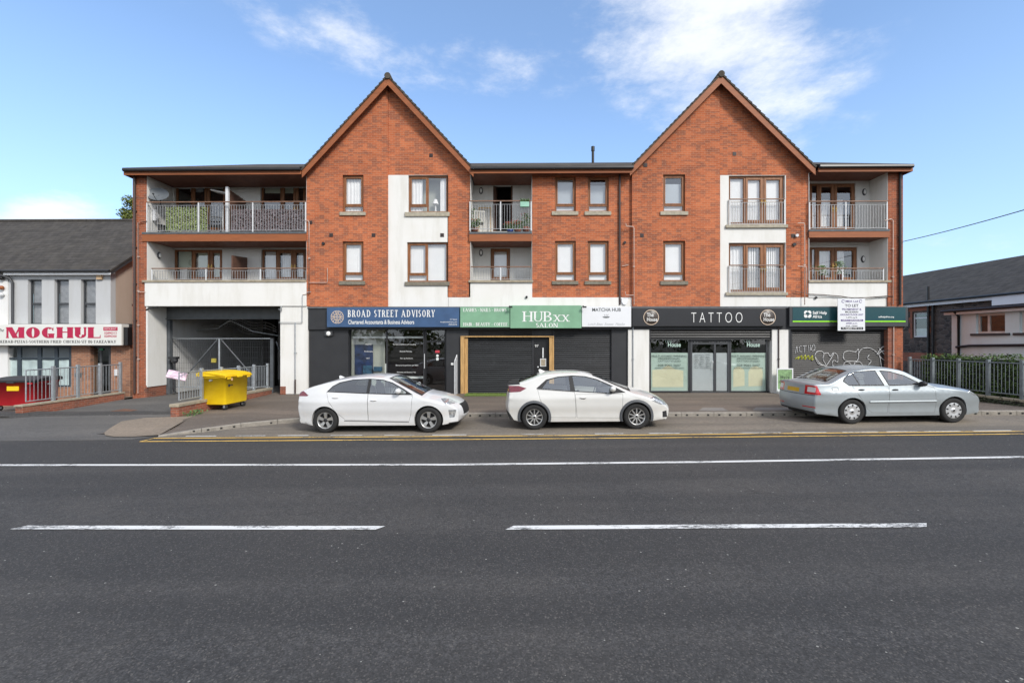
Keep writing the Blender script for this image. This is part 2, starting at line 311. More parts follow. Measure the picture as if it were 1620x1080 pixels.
M = dict(
 brick=brick("facade brick", (.41, .106, .045), (.55, .170, .072), (.115, .066, .058), (.46, .30, .20), .235),
 brick_pier=brick("pier brick", (.29, .082, .040), (.40, .122, .060), (.10, .06, .055), (.40, .27, .19), .27),
 brick_old=brick("old brick", (.24, .08, .05), (.32, .11, .066), (.09, .055, .052), (.30, .25, .2), .28),
 brick_tan=brick("tan brick", (.30, .14, .085), (.40, .20, .12), (.12, .08, .07), (.36, .3, .24), .30),
 white=render_wall("white render", (.78, .77, .74), .42),
 white2=render_wall("clean white render", (.78, .78, .77), .12),
 grey=render_wall("grey render", (.52, .53, .54), .3),
 buff=render_wall("buff render", (.50, .40, .33), .3),
 rough=render_wall("pebbledash", (.74, .85, .89), .3),
 block=render_wall("painted blockwork", (.68, .68, .68), .4),
 wood=plain("stained timber", (.25, .098, .034), .5, .3, 3, stretch=(6, 6, 1)),
 fascia=plain("brown fascia board", (.29, .088, .026), .6, .15, 2, stretch=(.6, .6, 4)),
 soffit=plain("brown soffit", (.17, .065, .04), .6, .2, 4),
 stone=plain("sill stone", (.40, .36, .28), .9, .3, 9, fine=.35, bmp=.3),
 galvdark=plain("weathered galvanised steel", (.22, .25, .27), .55, .2, 9, metal=.35, fine=.2),
 sillold=plain("weathered sill", (.20, .18, .14), .9, .4, 9, fine=.45, bmp=.3),
 coping=plain("weathered coping", (.36, .31, .23), .9, .35, 6, fine=.4, bmp=.3),
 tile=tiles("roof tile", (.085, .075, .065)), slate=tiles("slate", (.066, .061, .057), .26, .25), slate2=tiles("hall slate", (.070, .066, .063), .3, .3, 'x'),
 black=plain("black plastic", (.012, .012, .013), .4, .2), gutter=plain("gutter", (.02, .02, .022), .4, .2),
 charcoal=plain("charcoal paint", (.026, .027, .030), .55, .15, 2), dgrey=plain("dark grey metal", (.05, .053, .058), .45, .12, 2),
 slab=plain("slab edge", (.10, .11, .12), .7, .2, 5),
 galv=plain("galvanised steel", (.42, .45, .47), .45, .18, 9, metal=.55, fine=.2), rail=plain("balcony steel", (.40, .40, .40), .4, .15, 6, metal=.5),
 railtop=plain("timber handrail", (.22, .12, .075), .5, .25, 6), pvc=plain("pale pipe", (.55, .42, .36), .5, .15, 4), brownpipe=plain("brown pipe", (.055, .035, .03), .4, .2, 4),
 glass=glass("window glass", (.98, .985, .985), .15, .01, .004), glass_dark=glass("shop glass", (.66, .72, .72), .10, .01, .02), carglass=glass("car glass", (.70, .78, .745), .20, .05),
 tintglass=glass("tinted car glass", (.10, .11, .115), .16, .01),
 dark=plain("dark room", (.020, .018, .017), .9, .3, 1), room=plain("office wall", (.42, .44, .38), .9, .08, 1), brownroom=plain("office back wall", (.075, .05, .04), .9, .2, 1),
 curtain=plain("net curtain", (.88, .87, .85), .9, .06, 3), blind=plain("white blind", (.90, .89, .87), .8, .04, 2), greyblind=plain("grey blind", (.42, .46, .49), .8, .04, 2), greenblind=plain("pale green curtain", (.55, .62, .50), .8, .06, 3),
 road=asphalt("road asphalt", (.063, .0615, .061), .74, .45), bay=asphalt("parking bay asphalt", (.195, .173, .146), .4, .5), pave=asphalt("pavement asphalt", (.160, .134, .113), .3, .45),
 drive=asphalt("driveway asphalt", (.125, .121, .116), .35, .35), tanpave=asphalt("tan paving", (.26, .215, .17), .25, .3), slabpave=asphalt("grey slab paving", (.22, .21, .20), .2, .3),
 kerb=plain("kerb stone", (.27, .245, .21), .9, .3, 7, fine=.45, bmp=.3),
 linewhite=paint_line("white road paint", (.74, .735, .71), .45), linefaint=paint_line("faded white road paint", (.66, .65, .62), .40), lineyellow=paint_line("yellow road paint", (.80, .50, .12), .44),
 soil=plain("soil", (.05, .04, .03), .95, .4, 6, fine=.5, bmp=.5), earth=plain("earth ground", (.10, .10, .075), .95, .3, .3, fine=.4),
 signblue=plain("blue sign", (.046, .098, .205), .4, .12, 2.5), signgreen=plain("sage green sign", (.20, .385, .245), .5, .10, 2.5), signwhite=plain("white sign", (.76, .77, .79), .45, .03, 1),
 signteal=plain("dark teal sign", (.010, .062, .075), .35, .1, 1), lime=plain("lime strip", (.30, .75, .03), .4, .05), moghulwhite=plain("cream sign", (.74, .74, .70), .45, .04, 1),
 red=plain("crimson lettering", (.46, .012, .065), .5, .1), ink=plain("dark lettering", (.02, .02, .03), .6, .1), greyink=plain("grey lettering", (.06, .07, .075), .6, .1), lightink=plain("pale grey lettering", (.42, .44, .45), .6, .1),
 letter=plain("white lettering", (.82, .82, .80), .5, .03), gold=plain("pale gold lettering", (.66, .52, .40), .4, .2, 20), frostink=plain("frosted lettering", (.50, .66, .58), .6, .05), filmink=plain("film lettering", (.03, .05, .045), .6, .05),
 purple=plain("purple lettering", (.09, .05, .22), .6, .1), emblem=plain("emblem bronze", (.055, .042, .034), .4, .5, 14),
 film=plain("frosted film", (.45, .575, .49), .35, .08, 1.2), greyfilm=plain("grey film", (.47, .51, .51), .35, .06, 1.2), yellowfilm=plain("pale yellow panel", (.68, .665, .45), .5, .05, 2), signdark=plain("near black sign", (.022, .022, .025), .35, .1, 1), clear=glass("clear glass", (.96, .97, .97), .08, .01, .02),
 poster=plain("navy poster", (.012, .028, .085), .4, .8, 4), paper=plain("paper", (.72, .75, .72), .6, .06), bluebox=plain("blue folders", (.02, .08, .14), .5, .5, 10),
 pine=plain("fresh timber", (.50, .30, .115), .7, .25, 4, stretch=(5, 5, .7)), turf=plain("artificial grass", (.12, .17, .035), .95, .2, 40, fine=.5, bmp=.6),
 yellow=plain("yellow bin plastic", (.99, .62, .012), .4, .10, 3, fine=.10), redbin=plain("red bin plastic", (.42, .012, .02), .4, .1, 2), rubber=plain("rubber", (.018, .018, .018), .85, .2, 8),
 graff=plain("spray paint white", (.62, .62, .62), .7, .2, 8), graffy=plain("spray paint yellow", (.50, .52, .03), .7, .2, 8),
 dish=plain("grey dish", (.13, .145, .16), .5, .1), timberdark=plain("dark timber panel", (.12, .06, .04), .7, .25, 4, stretch=(6, 1, .6)),
 leafscreen=foliage("screen leaves", (.05, .10, .02), (.42, .50, .20), 8), lilac=foliage("screen blossom", (.07, .055, .06), (.27, .22, .24), 8),
 hedge=foliage("hedge leaves", (.018, .040, .008), (.085, .15, .02), 2), tree=foliage("tree leaves", (.03, .05, .008), (.16, .19, .03), 1.5), plant=foliage("plant leaves", (.02, .06, .015), (.09, .17, .04), 6), flower=plain("red flowers", (.5, .02, .04), .7, .4, 20),
 bark=plain("bark", (.09, .065, .045), .9, .3, 6), metalbar=plain("white metal", (.66, .67, .68), .4, .08), chairmetal=plain("pale chair frame", (.6, .58, .52), .5, .1),
 stonewall=None)
def stonework(name):
    m, nt, b, L = newmat(name)
    tc = nd(nt, "ShaderNodeTexCoord"); mp = nd(nt, "ShaderNodeMapping"); mp.inputs[3].default_value = (2.2, 2.2, 4.5); L.new(tc.outputs["Object"], mp.inputs[0])
    vo = nd(nt, "ShaderNodeTexVoronoi"); vo.inputs["Scale"].default_value = 1; L.new(mp.outputs[0], vo.inputs["Vector"])
    ve = nd(nt, "ShaderNodeTexVoronoi", feature='DISTANCE_TO_EDGE'); ve.inputs["Scale"].default_value = 1; L.new(mp.outputs[0], ve.inputs["Vector"])
    sv = nd(nt, "ShaderNodeSeparateColor"); L.new(vo.outputs["Color"], sv.inputs[0])
    col = mixc(nt, sv.outputs[0], (.035, .028, .026), (.12, .09, .075))
    col = mixc(nt, ramp(nt, ve.outputs["Distance"], [(0, .8), (.06, 0.)]), col, (.13, .11, .1))
    L.new(col, b.inputs["Base Color"]); b.inputs["Roughness"].default_value = .9
    bump(nt, ramp(nt, ve.outputs["Distance"], [(0, 0.), (.15, 1.)]), b, .6, .04); return m
M['stonewall'] = stonework("dark rubble stone")
def shuttermat(name, c):
    m, nt, b, L = newmat(name); n = noise(nt, coords(nt, (.4, 1, 6)), 1.5, 5); n2 = noise(nt, coords(nt), 3, 5, .7)
    col = mixc(nt, ramp(nt, n, [(.35, 0.), (.7, 1.)]), tuple(x*.8 for x in c), tuple(x*1.25 for x in c))
    col = mixc(nt, ramp(nt, n2, [(.58, 0.), (.75, .3)]), col, tuple(x*3 for x in c))
    L.new(col, b.inputs["Base Color"]); b.inputs["Roughness"].default_value = .42; b.inputs["Metallic"].default_value = .3; return m
M['shutter'] = shuttermat("black shutter", (.040, .042, .045)); M['shutterg'] = shuttermat("grey shutter", (.042, .042, .043))
# ------------------------------------------------------------------ lettering
def text(parent, s, c, h, mat, w=None, Y=None, name="lettering", bold=0.0, align='CENTER', shear=0):
    """sans lettering standing in a plane facing -Y; c=(x,z) of its middle, h = cap height"""
    cu = bpy.data.curves.new("text", 'FONT'); cu.body = s; cu.size = 1; cu.offset = bold; cu.shear = shear; cu.extrude = .0
    tmp = bpy.data.objects.new("text", cu); COL.objects.link(tmp)
    dg = bpy.context.evaluated_depsgraph_get(); dg.update()
    me = bpy.data.meshes.new_from_object(tmp.evaluated_get(dg)); vs = [v.co.copy() for v in me.vertices]; fs = [list(p.vertices) for p in me.polygons]
    bpy.data.objects.remove(tmp); bpy.data.curves.remove(cu); bpy.data.meshes.remove(me)
    x0 = min(v.x for v in vs); x1 = max(v.x for v in vs)
    k = h/.69; kx = w/(x1-x0) if w else k
    off = {'CENTER': (x0+x1)/2, 'LEFT': x0, 'RIGHT': x1}[align]
    m = MB(); m.add([(c[0]+(v.x-off)*kx, Y, c[1]+(v.y-.345)*k) for v in vs], fs)
    return m.build(name, mat, parent, recalc=False)
class Serif:
    def __init__(s, T=.16, t=.05, sf=.10): s.T, s.t, s.sf = T, t, sf; s.q = []
    def P(s, pts): s.q.append(pts)
    def V(s, x, w=None, y0=0, y1=1, ser=3):
        w = w or s.T; s.P([(x, y0), (x+w, y0), (x+w, y1), (x, y1)])
        if ser & 1: s.H(x-s.sf, x+w+s.sf, y0)
        if ser & 2: s.H(x-s.sf, x+w+s.sf, y1-s.t)
    def H(s, x0, x1, y, t=None): s.P([(x0, y), (x1, y), (x1, y+(t or s.t)), (x0, y+(t or s.t))])
    def D(s, x0, y0, x1, y1, w, ser=0):
        s.P([(x0, y0), (x0+w, y0), (x1+w, y1), (x1, y1)])
        if ser: s.H(x0-s.sf, x0+w+s.sf, min(y0, 1-s.t) if y0 < .5 else y0-s.t)
    def A(s, cx, cy, rx, ry, a0, a1, T=None, n=20):
        T = T or s.T
        for i in range(n):
            q = []
            for a, inn in ((a0+(a1-a0)*i/n, 0), (a0+(a1-a0)*(i+1)/n, 0), (a0+(a1-a0)*(i+1)/n, 1), (a0+(a1-a0)*i/n, 1)):
                r = R(a); q.append((cx+(rx-(T if inn else 0))*math.cos(r), cy+(ry-(s.t if inn else 0))*math.sin(r)))
            s.P(q)
    def glyph(s, c):
        T, t, sf = s.T, s.t, s.sf; s.q = []
        if c == 'A': s.D(0, 0, .38-t/2, 1, t*1.3, 1); s.D(.62+.1, 0, .38-T/2, 1, T, 1); s.H(.14, .62, .30); w = .78+T
        elif c == 'B': s.V(0); s.A(T+.08, .755, .36, .245, -90, 90); s.A(T+.08, .265, .42, .265, -90, 90); s.H(T, T+.09, 1-t); s.H(T, T+.09, .51-t); s.H(T, T+.09, 0); w = T+.52
        elif c == 'C': s.A(.42, .5, .42, .5, 48, 312); s.P([(.66, .68), (.74, .68), (.74, .98), (.66, .9)]); w = .78
        elif c == 'G': s.A(.42, .5, .42, .5, 48, 300); s.P([(.66, .68), (.74, .68), (.74, .98), (.66, .9)]); s.V(.78-T, T, 0, .42, 2); w = .84
        elif c == 'D': s.V(0); s.A(T+.05, .5, .56, .5, -90, 90, n=24); s.H(T, T+.06, 1-t); s.H(T, T+.06, 0); w = T+.63
        elif c in 'EF':
            s.V(0); s.H(T, T+.42, 1-t); s.H(T, T+.28, .5); s.P([(T+.38, .74), (T+.42, .74), (T+.42, 1-t), (T+.36, 1-t)])
            if c == 'E': s.H(T, T+.46, 0); s.P([(T+.40, t), (T+.46, t), (T+.46, .28), (T+.43, .28)])
            w = T+.47
        elif c == 'H': s.V(0); s.V(.52+T*.4); s.H(T, .52+T*.4, .5); w = .52+1.4*T
        elif c == 'I': s.V(0); w = T
        elif c == 'K': s.V(0); s.D(T, .40, .50, 1, t*1.4); s.D(.56, 0, .22, .56, T, 0); s.H(.50, .70+T, 0); s.H(.40, .66, 1-t); w = .62+T
        elif c == 'L': s.V(0); s.H(T, T+.44, 0); s.P([(T+.38, t), (T+.44, t), (T+.44, .30), (T+.41, .30)]); w = T+.44
        elif c == 'M': s.V(0, t*1.5); s.V(.78, T); s.D(.40, 0, .02, 1, T); s.D(.42, 0, .80, 1, t*1.3); w = .78+T
        elif c == 'N': s.V(0, t*1.5); s.V(.70, t*1.5); s.D(.70-T*.6, 0, .0, 1, T); w = .70+t*1.5
        elif c == 'O': s.A(.44, .5, .44, .5, 0, 360, n=36); w = .88
        elif c in 'PR':
            s.V(0); s.A(T+.08, .735, .38, .265, -90, 90); s.H(T, T+.09, 1-t); s.H(T, T+.09, .47)
            if c == 'R': s.D(T+.36, 0, T+.10, .5, T); s.H(T+.34, T+.44+T, 0)
            w = T+(.5 if c == 'P' else .56)
        elif c == 'S': s.A(.29, .735, .29, .265, 35, 270); s.A(.29, .265, .29, .265, -145, 90); w = .58
        elif c == 'T': s.V(.36-T/2, T, 0, 1, 1); s.H(0, .72, 1-t); s.P([(0, .74), (.03, .74), (.07, 1-t), (0, 1-t)]); s.P([(.69, .74), (.72, .74), (.72, 1-t), (.65, 1-t)]); w = .72
        elif c == 'U': s.V(0, T, .3, 1, 2); s.V(.58, t*1.5, .3, 1, 2); s.A(.29+t*.75, .32, .29+t*.75, .32, 180, 360, T=T*.75); w = .58+t*1.5
        elif c == 'V': s.D(.36, 0, 0, 1, T, 0); s.D(.38, 0, .74, 1, t*1.3); s.H(-sf, T+sf, 1-t); s.H(.66, .88, 1-t); w = .8
        elif c == 'W': s.D(.28, 0, 0, 1, T); s.D(.30, 0, .52, 1, t*1.3); s.D(.72, 0, .44, 1, T); s.D(.74, 0, 1.0, 1, t*1.3); s.H(-sf, T+sf, 1-t); s.H(.92, 1.14, 1-t); w = 1.06
        elif c == 'X': s.D(.60, 0, 0, 1, T); s.D(0, 0, .66, 1, t*1.3); s.H(-sf, .2, 0); s.H(.5, .86, 0); s.H(-sf, .26, 1-t); s.H(.56, .82, 1-t); w = .74
        elif c == 'Y': s.V(.36-T/2, T, 0, .46, 1); s.D(.34-T/2, .44, 0, 1, T); s.D(.36, .44, .68, 1, t*1.3); s.H(-sf, T+sf, 1-t); s.H(.58, .84, 1-t); w = .76
        elif c == 'Z': s.H(0, .6, 1-t); s.H(0, .6, 0); s.D(0, 0, .6-T, 1, T); w = .62
        elif c == 'x': s.D(.40, 0, 0, .66, T*.85); s.D(.0, 0, .44, .66, t*1.3); s.H(-sf*.8, .16, 0); s.H(.34, .62, 0); s.H(-sf*.8, .20, .66-t); s.H(.36, .56, .66-t); w = .54
        elif c == '-': s.H(.02, .30, .34, t*1.6); w = .32
        else: w = .30
        return [list(p) for p in s.q], w
def serif(parent, s, c, h, mat, w, Y, T=.16, t=.05, sf=.09, gap=.16, name="lettering"):
    S = Serif(T, t, sf); x = 0; polys = []
    for ch in s:
        q, gw = S.glyph(ch)
        polys += [[(x+a, b) for a, b in p] for p in q]; x += gw+gap
    x -= gap; k = w/x; m = MB()
    for i, p in enumerate(polys):
        m.add([(c[0]+(a-x/2)*k, Y-.0004*(i % 9), c[1]+(b-.5)*h) for a, b in p], [list(range(len(p)))])
    return m.build(name, mat, parent, recalc=False)
# ------------------------------------------------------------------ light
SUN = Vector((.50, -.66, .62)).normalized(); SEL = math.asin(SUN.z); SAZ = math.atan2(SUN.x, SUN.y)
ld = bpy.data.lights.new("sun", 'SUN'); sun = bpy.data.objects.new("sun", ld); COL.objects.link(sun)
ld.energy = 2.2; ld.angle = R(12); ld.color = (1, .955, .885); sun.rotation_euler = SUN.to_track_quat('Z', 'Y').to_euler(); sun.location = (20, -25, 40)
wd = bpy.data.worlds.new("World"); sc.world = wd; wd.use_nodes = True; nt = wd.node_tree; bg = nt.nodes["Background"]; L = nt.links
sky = nd(nt, "ShaderNodeTexSky", sky_type='NISHITA'); sky.sun_disc = False; sky.sun_elevation = SEL; sky.sun_rotation = SAZ; sky.air_density = 1.0; sky.dust_density = .6; sky.ozone_density = 1.6
tc = nd(nt, "ShaderNodeTexCoord"); sp = nd(nt, "ShaderNodeSeparateXYZ"); L.new(tc.outputs["Generated"], sp.inputs[0])
def mth(op, a, b=None, c=None, cl=False):
    n = nd(nt, "ShaderNodeMath", operation=op, use_clamp=cl)
    for i, v in enumerate((a, b, c)):
        if v is None: continue
        if isinstance(v, bpy.types.NodeSocket): L.new(v, n.inputs[i])
        else: n.inputs[i].default_value = v
    return n.outputs[0]
X, Yv, Z = sp.outputs
yc = mth('MAXIMUM', Yv, .05); u = mth('DIVIDE', X, yc); v = mth('DIVIDE', Z, yc)
mpn = nd(nt, "ShaderNodeMapping"); mpn.inputs[3].default_value = (1, 1, 2.2); mpn.inputs[2].default_value = (0, R(-18), 0); L.new(tc.outputs["Generated"], mpn.inputs[0])
cn = noise(nt, mpn.outputs[0], 4.6, 12, .66)
wob = noise(nt, tc.outputs["Generated"], 2.3, 5)
u2 = mth('ADD', u, mth('MULTIPLY', mth('SUBTRACT', wob, .5), .35))
def blob(px, py, rx, ry, amp=1, ang=0):
    cu, cv = (px-819)/720, (540-py)/720; a = R(ang)
    du = mth('SUBTRACT', u2, cu); dv = mth('SUBTRACT', v, cv)
    p = mth('ADD', mth('MULTIPLY', du, math.cos(a)*720/rx), mth('MULTIPLY', dv, math.sin(a)*720/rx))
    q = mth('ADD', mth('MULTIPLY', du, -math.sin(a)*720/ry), mth('MULTIPLY', dv, math.cos(a)*720/ry))
    d = mth('SQRT', mth('ADD', mth('MULTIPLY', p, p), mth('MULTIPLY', q, q)))
    return mth('MULTIPLY', mth('SUBTRACT', 1, d, cl=True), amp)
front = None
for b in ((1090, -10, 330, 170, 1.2, -8), (1130, 95, 270, 175, 1.25, -25), (1010, 60, 200, 110, .8), (560, 50, 430, 70, .62, -15), (800, 110, 170, 60, .5, -6), (400, 10, 300, 55, .62, -18), (40, 335, 150, 42, 1.5), (1550, 380, 260, 60, .35), (260, 290, 200, 40, .4)):
    k = blob(*b); front = k if front is None else mth('MAXIMUM', front, k)
fmask = mth('MULTIPLY', front, 1.0)
isf = nd(nt, "ShaderNodeMapRange"); isf.inputs[1].default_value = -.05; isf.inputs[2].default_value = .25; L.new(Yv, isf.inputs[0])
isb = mth('SUBTRACT', 1, isf.outputs[0])
dens = mth('ADD', mth('MULTIPLY', fmask, isf.outputs[0]), mth('MULTIPLY', isb, 1.5))
cov = mth('ADD', mth('MULTIPLY', dens, .62), mth('MULTIPLY', mth('SUBTRACT', cn, .5), 1.9))
fac = nd(nt, "ShaderNodeMapRange", interpolation_type='SMOOTHSTEP'); fac.inputs[1].default_value = .10; fac.inputs[2].default_value = .86; fac.inputs[4].default_value = .76; L.new(cov, fac.inputs[0])
gate = mth('MULTIPLY', fac.outputs[0], mth('MINIMUM', mth('MULTIPLY', dens, 6), 1))
shade = ramp(nt, cn, [(.35, (.86, .88, .92)), (.68, (1, 1, 1))])
cc = nd(nt, "ShaderNodeVectorMath", operation='SCALE'); cc.inputs[3].default_value = CLOUD = 7.1; L.new(shade, cc.inputs[0])
hz = nd(nt, "ShaderNodeMapRange"); hz.inputs[1].default_value = .0; hz.inputs[2].default_value = .5; hz.inputs[3].default_value = .55; hz.inputs[4].default_value = .14; L.new(Z, hz.inputs[0])
skyc = mixc(nt, 1.0, sky.outputs[0], (1.22, 1.36, 1.50), 'MULTIPLY')
skyc = mixc(nt, hz.outputs[0], skyc, (3.6, 5.2, 7.6))
L.new(mixc(nt, gate, skyc, cc.outputs[0]), bg.inputs[0]); bg.inputs[1].default_value = .125
sc.view_settings.view_transform = 'Standard'; sc.view_settings.look = 'None'; sc.view_settings.exposure = .48; sc.view_settings.gamma = 1; sc.view_settings.use_curve_mapping = False
sc.cycles.max_bounces = 8; sc.cycles.transparent_max_bounces = 16; sc.cycles.caustics_reflective = False; sc.cycles.caustics_refractive = False
sc.cycles.use_denoising = True
# ------------------------------------------------------------------ ground
def sheet(name, poly, zf, mat, grid=1.0, kind="structure"):
    v, f = cdt([(p[0], p[1]) for p in poly], grid=grid)
    m = MB(); m.add([(p.x, p.y, zf(p.x, p.y)) for p in v], f); m.sm = [True]*len(m.f)
    o = m.build(name, mat, recalc=False, origin=(0, 0, 0))
    for p in o.data.polygons:
        if p.normal.z < 0: p.flip()
    return tag(o, kind=kind)
m = MB(); m.quad((-500, -500, -1.2), (500, -500, -1.2), (500, 900, -1.2), (-500, 900, -1.2)); tag(m.build("ground", M['earth']), kind="structure")
sheet("road", [(-90, -14), (90, -14), (90, 15.2), (-90, 15.2)], lambda x, y: zroad(x), M['road'], 3)
m = MB(); m.quad((-90, -40, .05), (90, -40, .05), (90, -13.9, .15), (-90, -13.9, .15)); tag(m.build("far_verge", M['earth']), kind="structure")
KB = [ground_pt(*p) for p in ((250, 691), (283, 687.4), (320, 683.8), (390, 675.4), (472, 667.5), (560, 663), (700, 660), (900, 659.5), (1130, 659), (1380, 657.5), (1620, 656.5))]
KB = [(p.x, p.y) for p in KB]; sl = (KB[-1][1]-KB[-3][1])/(KB[-1][0]-KB[-3][0]); KB.append((KB[-1][0]+22, KB[-1][1]+22*sl))
def ykerb(x): return lerp_tab(KB, x)
def kh(x): return .012+.113*sst(-9.5, -7.9, x)
def zpave(x, y):
    yk = ykerb(x); t = clamp((y-yk)/(F-yk), 0, 1); a = zroad(x)+kh(x)
    w = max(sst(-11.0, -9.3, x), sst(12.0, 13.2, y)); a += .13*sst(12.3, 13.6, y)*(1-sst(13.8, 16.0, y))*(1-sst(-9.2, -6.8, x))
    return (a+(zfront(x)-a)*t)*w+(zdrive(x, y)+.010)*(1-w)
def zdrive(x, y): return zroad(x)+.004+(zfront(x)-zroad(x))*sst(11.6, 18.6, y)
# kerb stones with drain holes
m = MB(); tot = 0; kx = []
def kpt(s):
    for (a, b), (c, d) in zip(KB, KB[1:]):
        l = math.hypot(c-a, d-b)
        if s <= l: return (a+(c-a)*s/l, b+(d-b)*s/l, (c-a)/l, (d-b)/l)
        s -= l
    return None
s = 0
while True:
    a = kpt(s+.006); b = kpt(s+.909)
    if not a or not b: break
    vs = []
    for q in (a, b):
        z0 = zroad(q[0]); z1 = z0+kh(q[0]); nx, ny = -q[3], q[2]
        for o_, z in ((-.005, z0-.1), (.0, z1-.02), (.02, z1), (.135, z1+.002), (.135, z0-.1)): vs.append((q[0]+nx*o_, q[1]+ny*o_, z))
    m.add(vs, [(i, i+1, i+6, i+5) for i in range(4)]+[(0, 5, 9, 4), (4, 3, 2, 1, 0), (5, 6, 7, 8, 9)])
    for k in range(3):
        q = kpt(s+.15+.3*k)
        if q and kh(q[0]) > .08:
            z = zroad(q[0])+.055; c = Vector((q[0]+q[3]*.001, q[1]-.004, z))
            m.obox(c, (q[2]*.026, q[3]*.026, 0), (q[3]*.006, -q[2]*.006, 0), (0, 0, .021), 1)
    s += .915
tag(m.build("kerb", [M['kerb'], M['black']], origin=(0, 0, 0)), kind="structure")
KI = [(x+.0, y+.13) for x, y in KB]
WALLEND = (-10.3, 13.55)
left_edge = [(-10.42, 19.4), (-10.42, 13.7), (-10.9, 12.6), (-11.1, 11.95), (-9.35, 11.75)]
sheet("pavement", [(x, y) for x, y in KI]+[(40, KI[-1][1]), (40, 21), (15.9, 21), (15.9, 18.9), (-9.2, 18.9), (-9.2, 19.4)]+left_edge, zpave, M['pave'], .4)
sheet("driveway", [(-10.44, 27.6), (-10.44, 13.6), (-10.95, 12.55), (-11.15, 11.9), (-9.2, 11.62), (-9.6, 11.15), (-24, 11.35), (-45, 11.4), (-45, 14.35), (-16.45, 14.5), (-16.2, 15), (-16.2, 18.4), (-15.0, 18.6), (-15.0, 27.6)], lambda x, y: zdrive(x, y), M['drive'], .9)
sheet("forecourt", [(-45, 14.4), (-16.5, 14.55), (-16.35, 20), (-45, 20)], lambda x, y: zdrive(x, y)+.06, M['pave'], 1)
p4 = [ground_pt(*p, add=.02) for p in ((166, 688), (165, 684), (174, 678.5), (192, 672.8), (230, 669), (305, 666.5), (252, 688.3), (210, 690.3), (180, 690.3))]
sheet("tan_crossing", [(p.x, p.y) for p in p4], lambda x, y: zpave(x, y)+.007, M['tanpave'], .25)
for q in (((1105, 651), (1152, 651), (1143, 645.5), (1112, 645.5)), ((1190, 650), (1262, 650), (1256, 645), (1196, 645))):
    pp = [ground_pt(*p, add=.1) for p in q]; sheet("paving_patch", [(p.x, p.y) for p in pp], lambda x, y: zpave(x, y)+.004, M['slabpave'], .4)
DL = [(150, 695.5), (240, 692), (460, 690.5), (700, 689.8), (1000, 687.5), (1260, 685.8), (1640, 682.5)]
def gline(pts): return [ground_pt(*p) for p in pts]
bayp = [(p.x, p.y) for p in gline([(246, 692.5)]+DL[2:])]; bayp.append((bayp[-1][0]+20, bayp[-1][1]+20*sl))
sheet("parking_bay", bayp+[(x, y+.02) for x, y in reversed(KB)], lambda x, y: zroad(x)+.004, M['bay'], 1.2)
def strip(name, pts, w, mat, dz=.008, skew=0):
    """painted line along ground points; w in metres"""
    m = MB(); L_ = []; n = len(pts)
    for i, p in enumerate(pts):
        t = (pts[min(i+1, n-1)]-pts[max(i-1, 0)]); t.z = 0; t.normalize(); nn = Vector((-t.y, t.x, 0))
        sk = t*skew if i in (0, n-1) else Vector((0, 0, 0))
        for k in (-1, 1):
            q = p+nn*w/2*k+sk*k; L_.append((q.x, q.y, zroad(q.x)+dz))
    m.add(L_, [(2*i, 2*i+2, 2*i+3, 2*i+1) for i in range(n-1)])
    return tag(m.build(name, mat, origin=(0, 0, 0)), kind="structure")
def dense(pts, k=24):
    g = gline(pts); out = []
    for a, b in zip(g, g[1:]): out += [a+(b-a)*i/k for i in range(k)]
    return out+[g[-1]]
def ext(g, d=30): t = (g[-1]-g[-2]).normalized(); return g+[g[-1]+t*d]
a = dense([(2, 735.8), (700, 735.2), (1100, 731), (1618, 723)]); t0 = (a[0]-a[1]).normalized()
strip("edge_line", [a[0]+t0*30]+ext(a), .115, M['linewhite'])
strip("centre_line", dense([(30, 834.5), (602, 835.3)]), .115, M['linewhite'], skew=.05)
strip("centre_line", dense([(806, 835), (1466, 831)]), .115, M['linewhite'], skew=.05)
strip("yellow_line", ext(dense([(245, 693.5), (460, 692.2), (720, 690.4), (1000, 688.4), (1250, 685.8), (1618, 682.4)])), .082, M['lineyellow'], .009)
strip("yellow_line", ext(dense([(222, 698.5), (460, 697), (720, 695.3), (1000, 693), (1250, 690.3), (1618, 686.6)])), .082, M['lineyellow'], .009)
strip("yellow_line", dense([(222, 698.5), (246, 692.8)], 3), .05, M['lineyellow'], .0095)
def dly(x): return lerp_tab(DL, x)
for i, (x0, x1) in enumerate(((294, 342), (373, 420), (440, 488), (523, 573), (608, 656), (684, 738), (824, 860), (941, 986), (1026, 1075), (1112, 1150), (1169, 1235), (1254, 1307), (1333, 1389), (1402, 1452), (1461, 1519), (1540, 1600))):
    f_ = x0 in (824, 608, 523, 1112); strip("bay_line", dense([(x0, dly(x0)-1.5), (x1, dly(x1)-1.5)], 4), .06, M['linefaint'] if f_ else M['linewhite'], .0095)
g = ground_pt(203, 655); m = MB(); zz = zdrive(g.x, g.y); m.box(g.x-.35, g.x+.35, g.y-.3, g.y+.3, zz, zz+.006); tag(m.build("drain_cover", plain("rusty iron", (.16, .08, .05), .8, .3)), "rusty rectangular drain cover set in the left driveway", "drain cover")
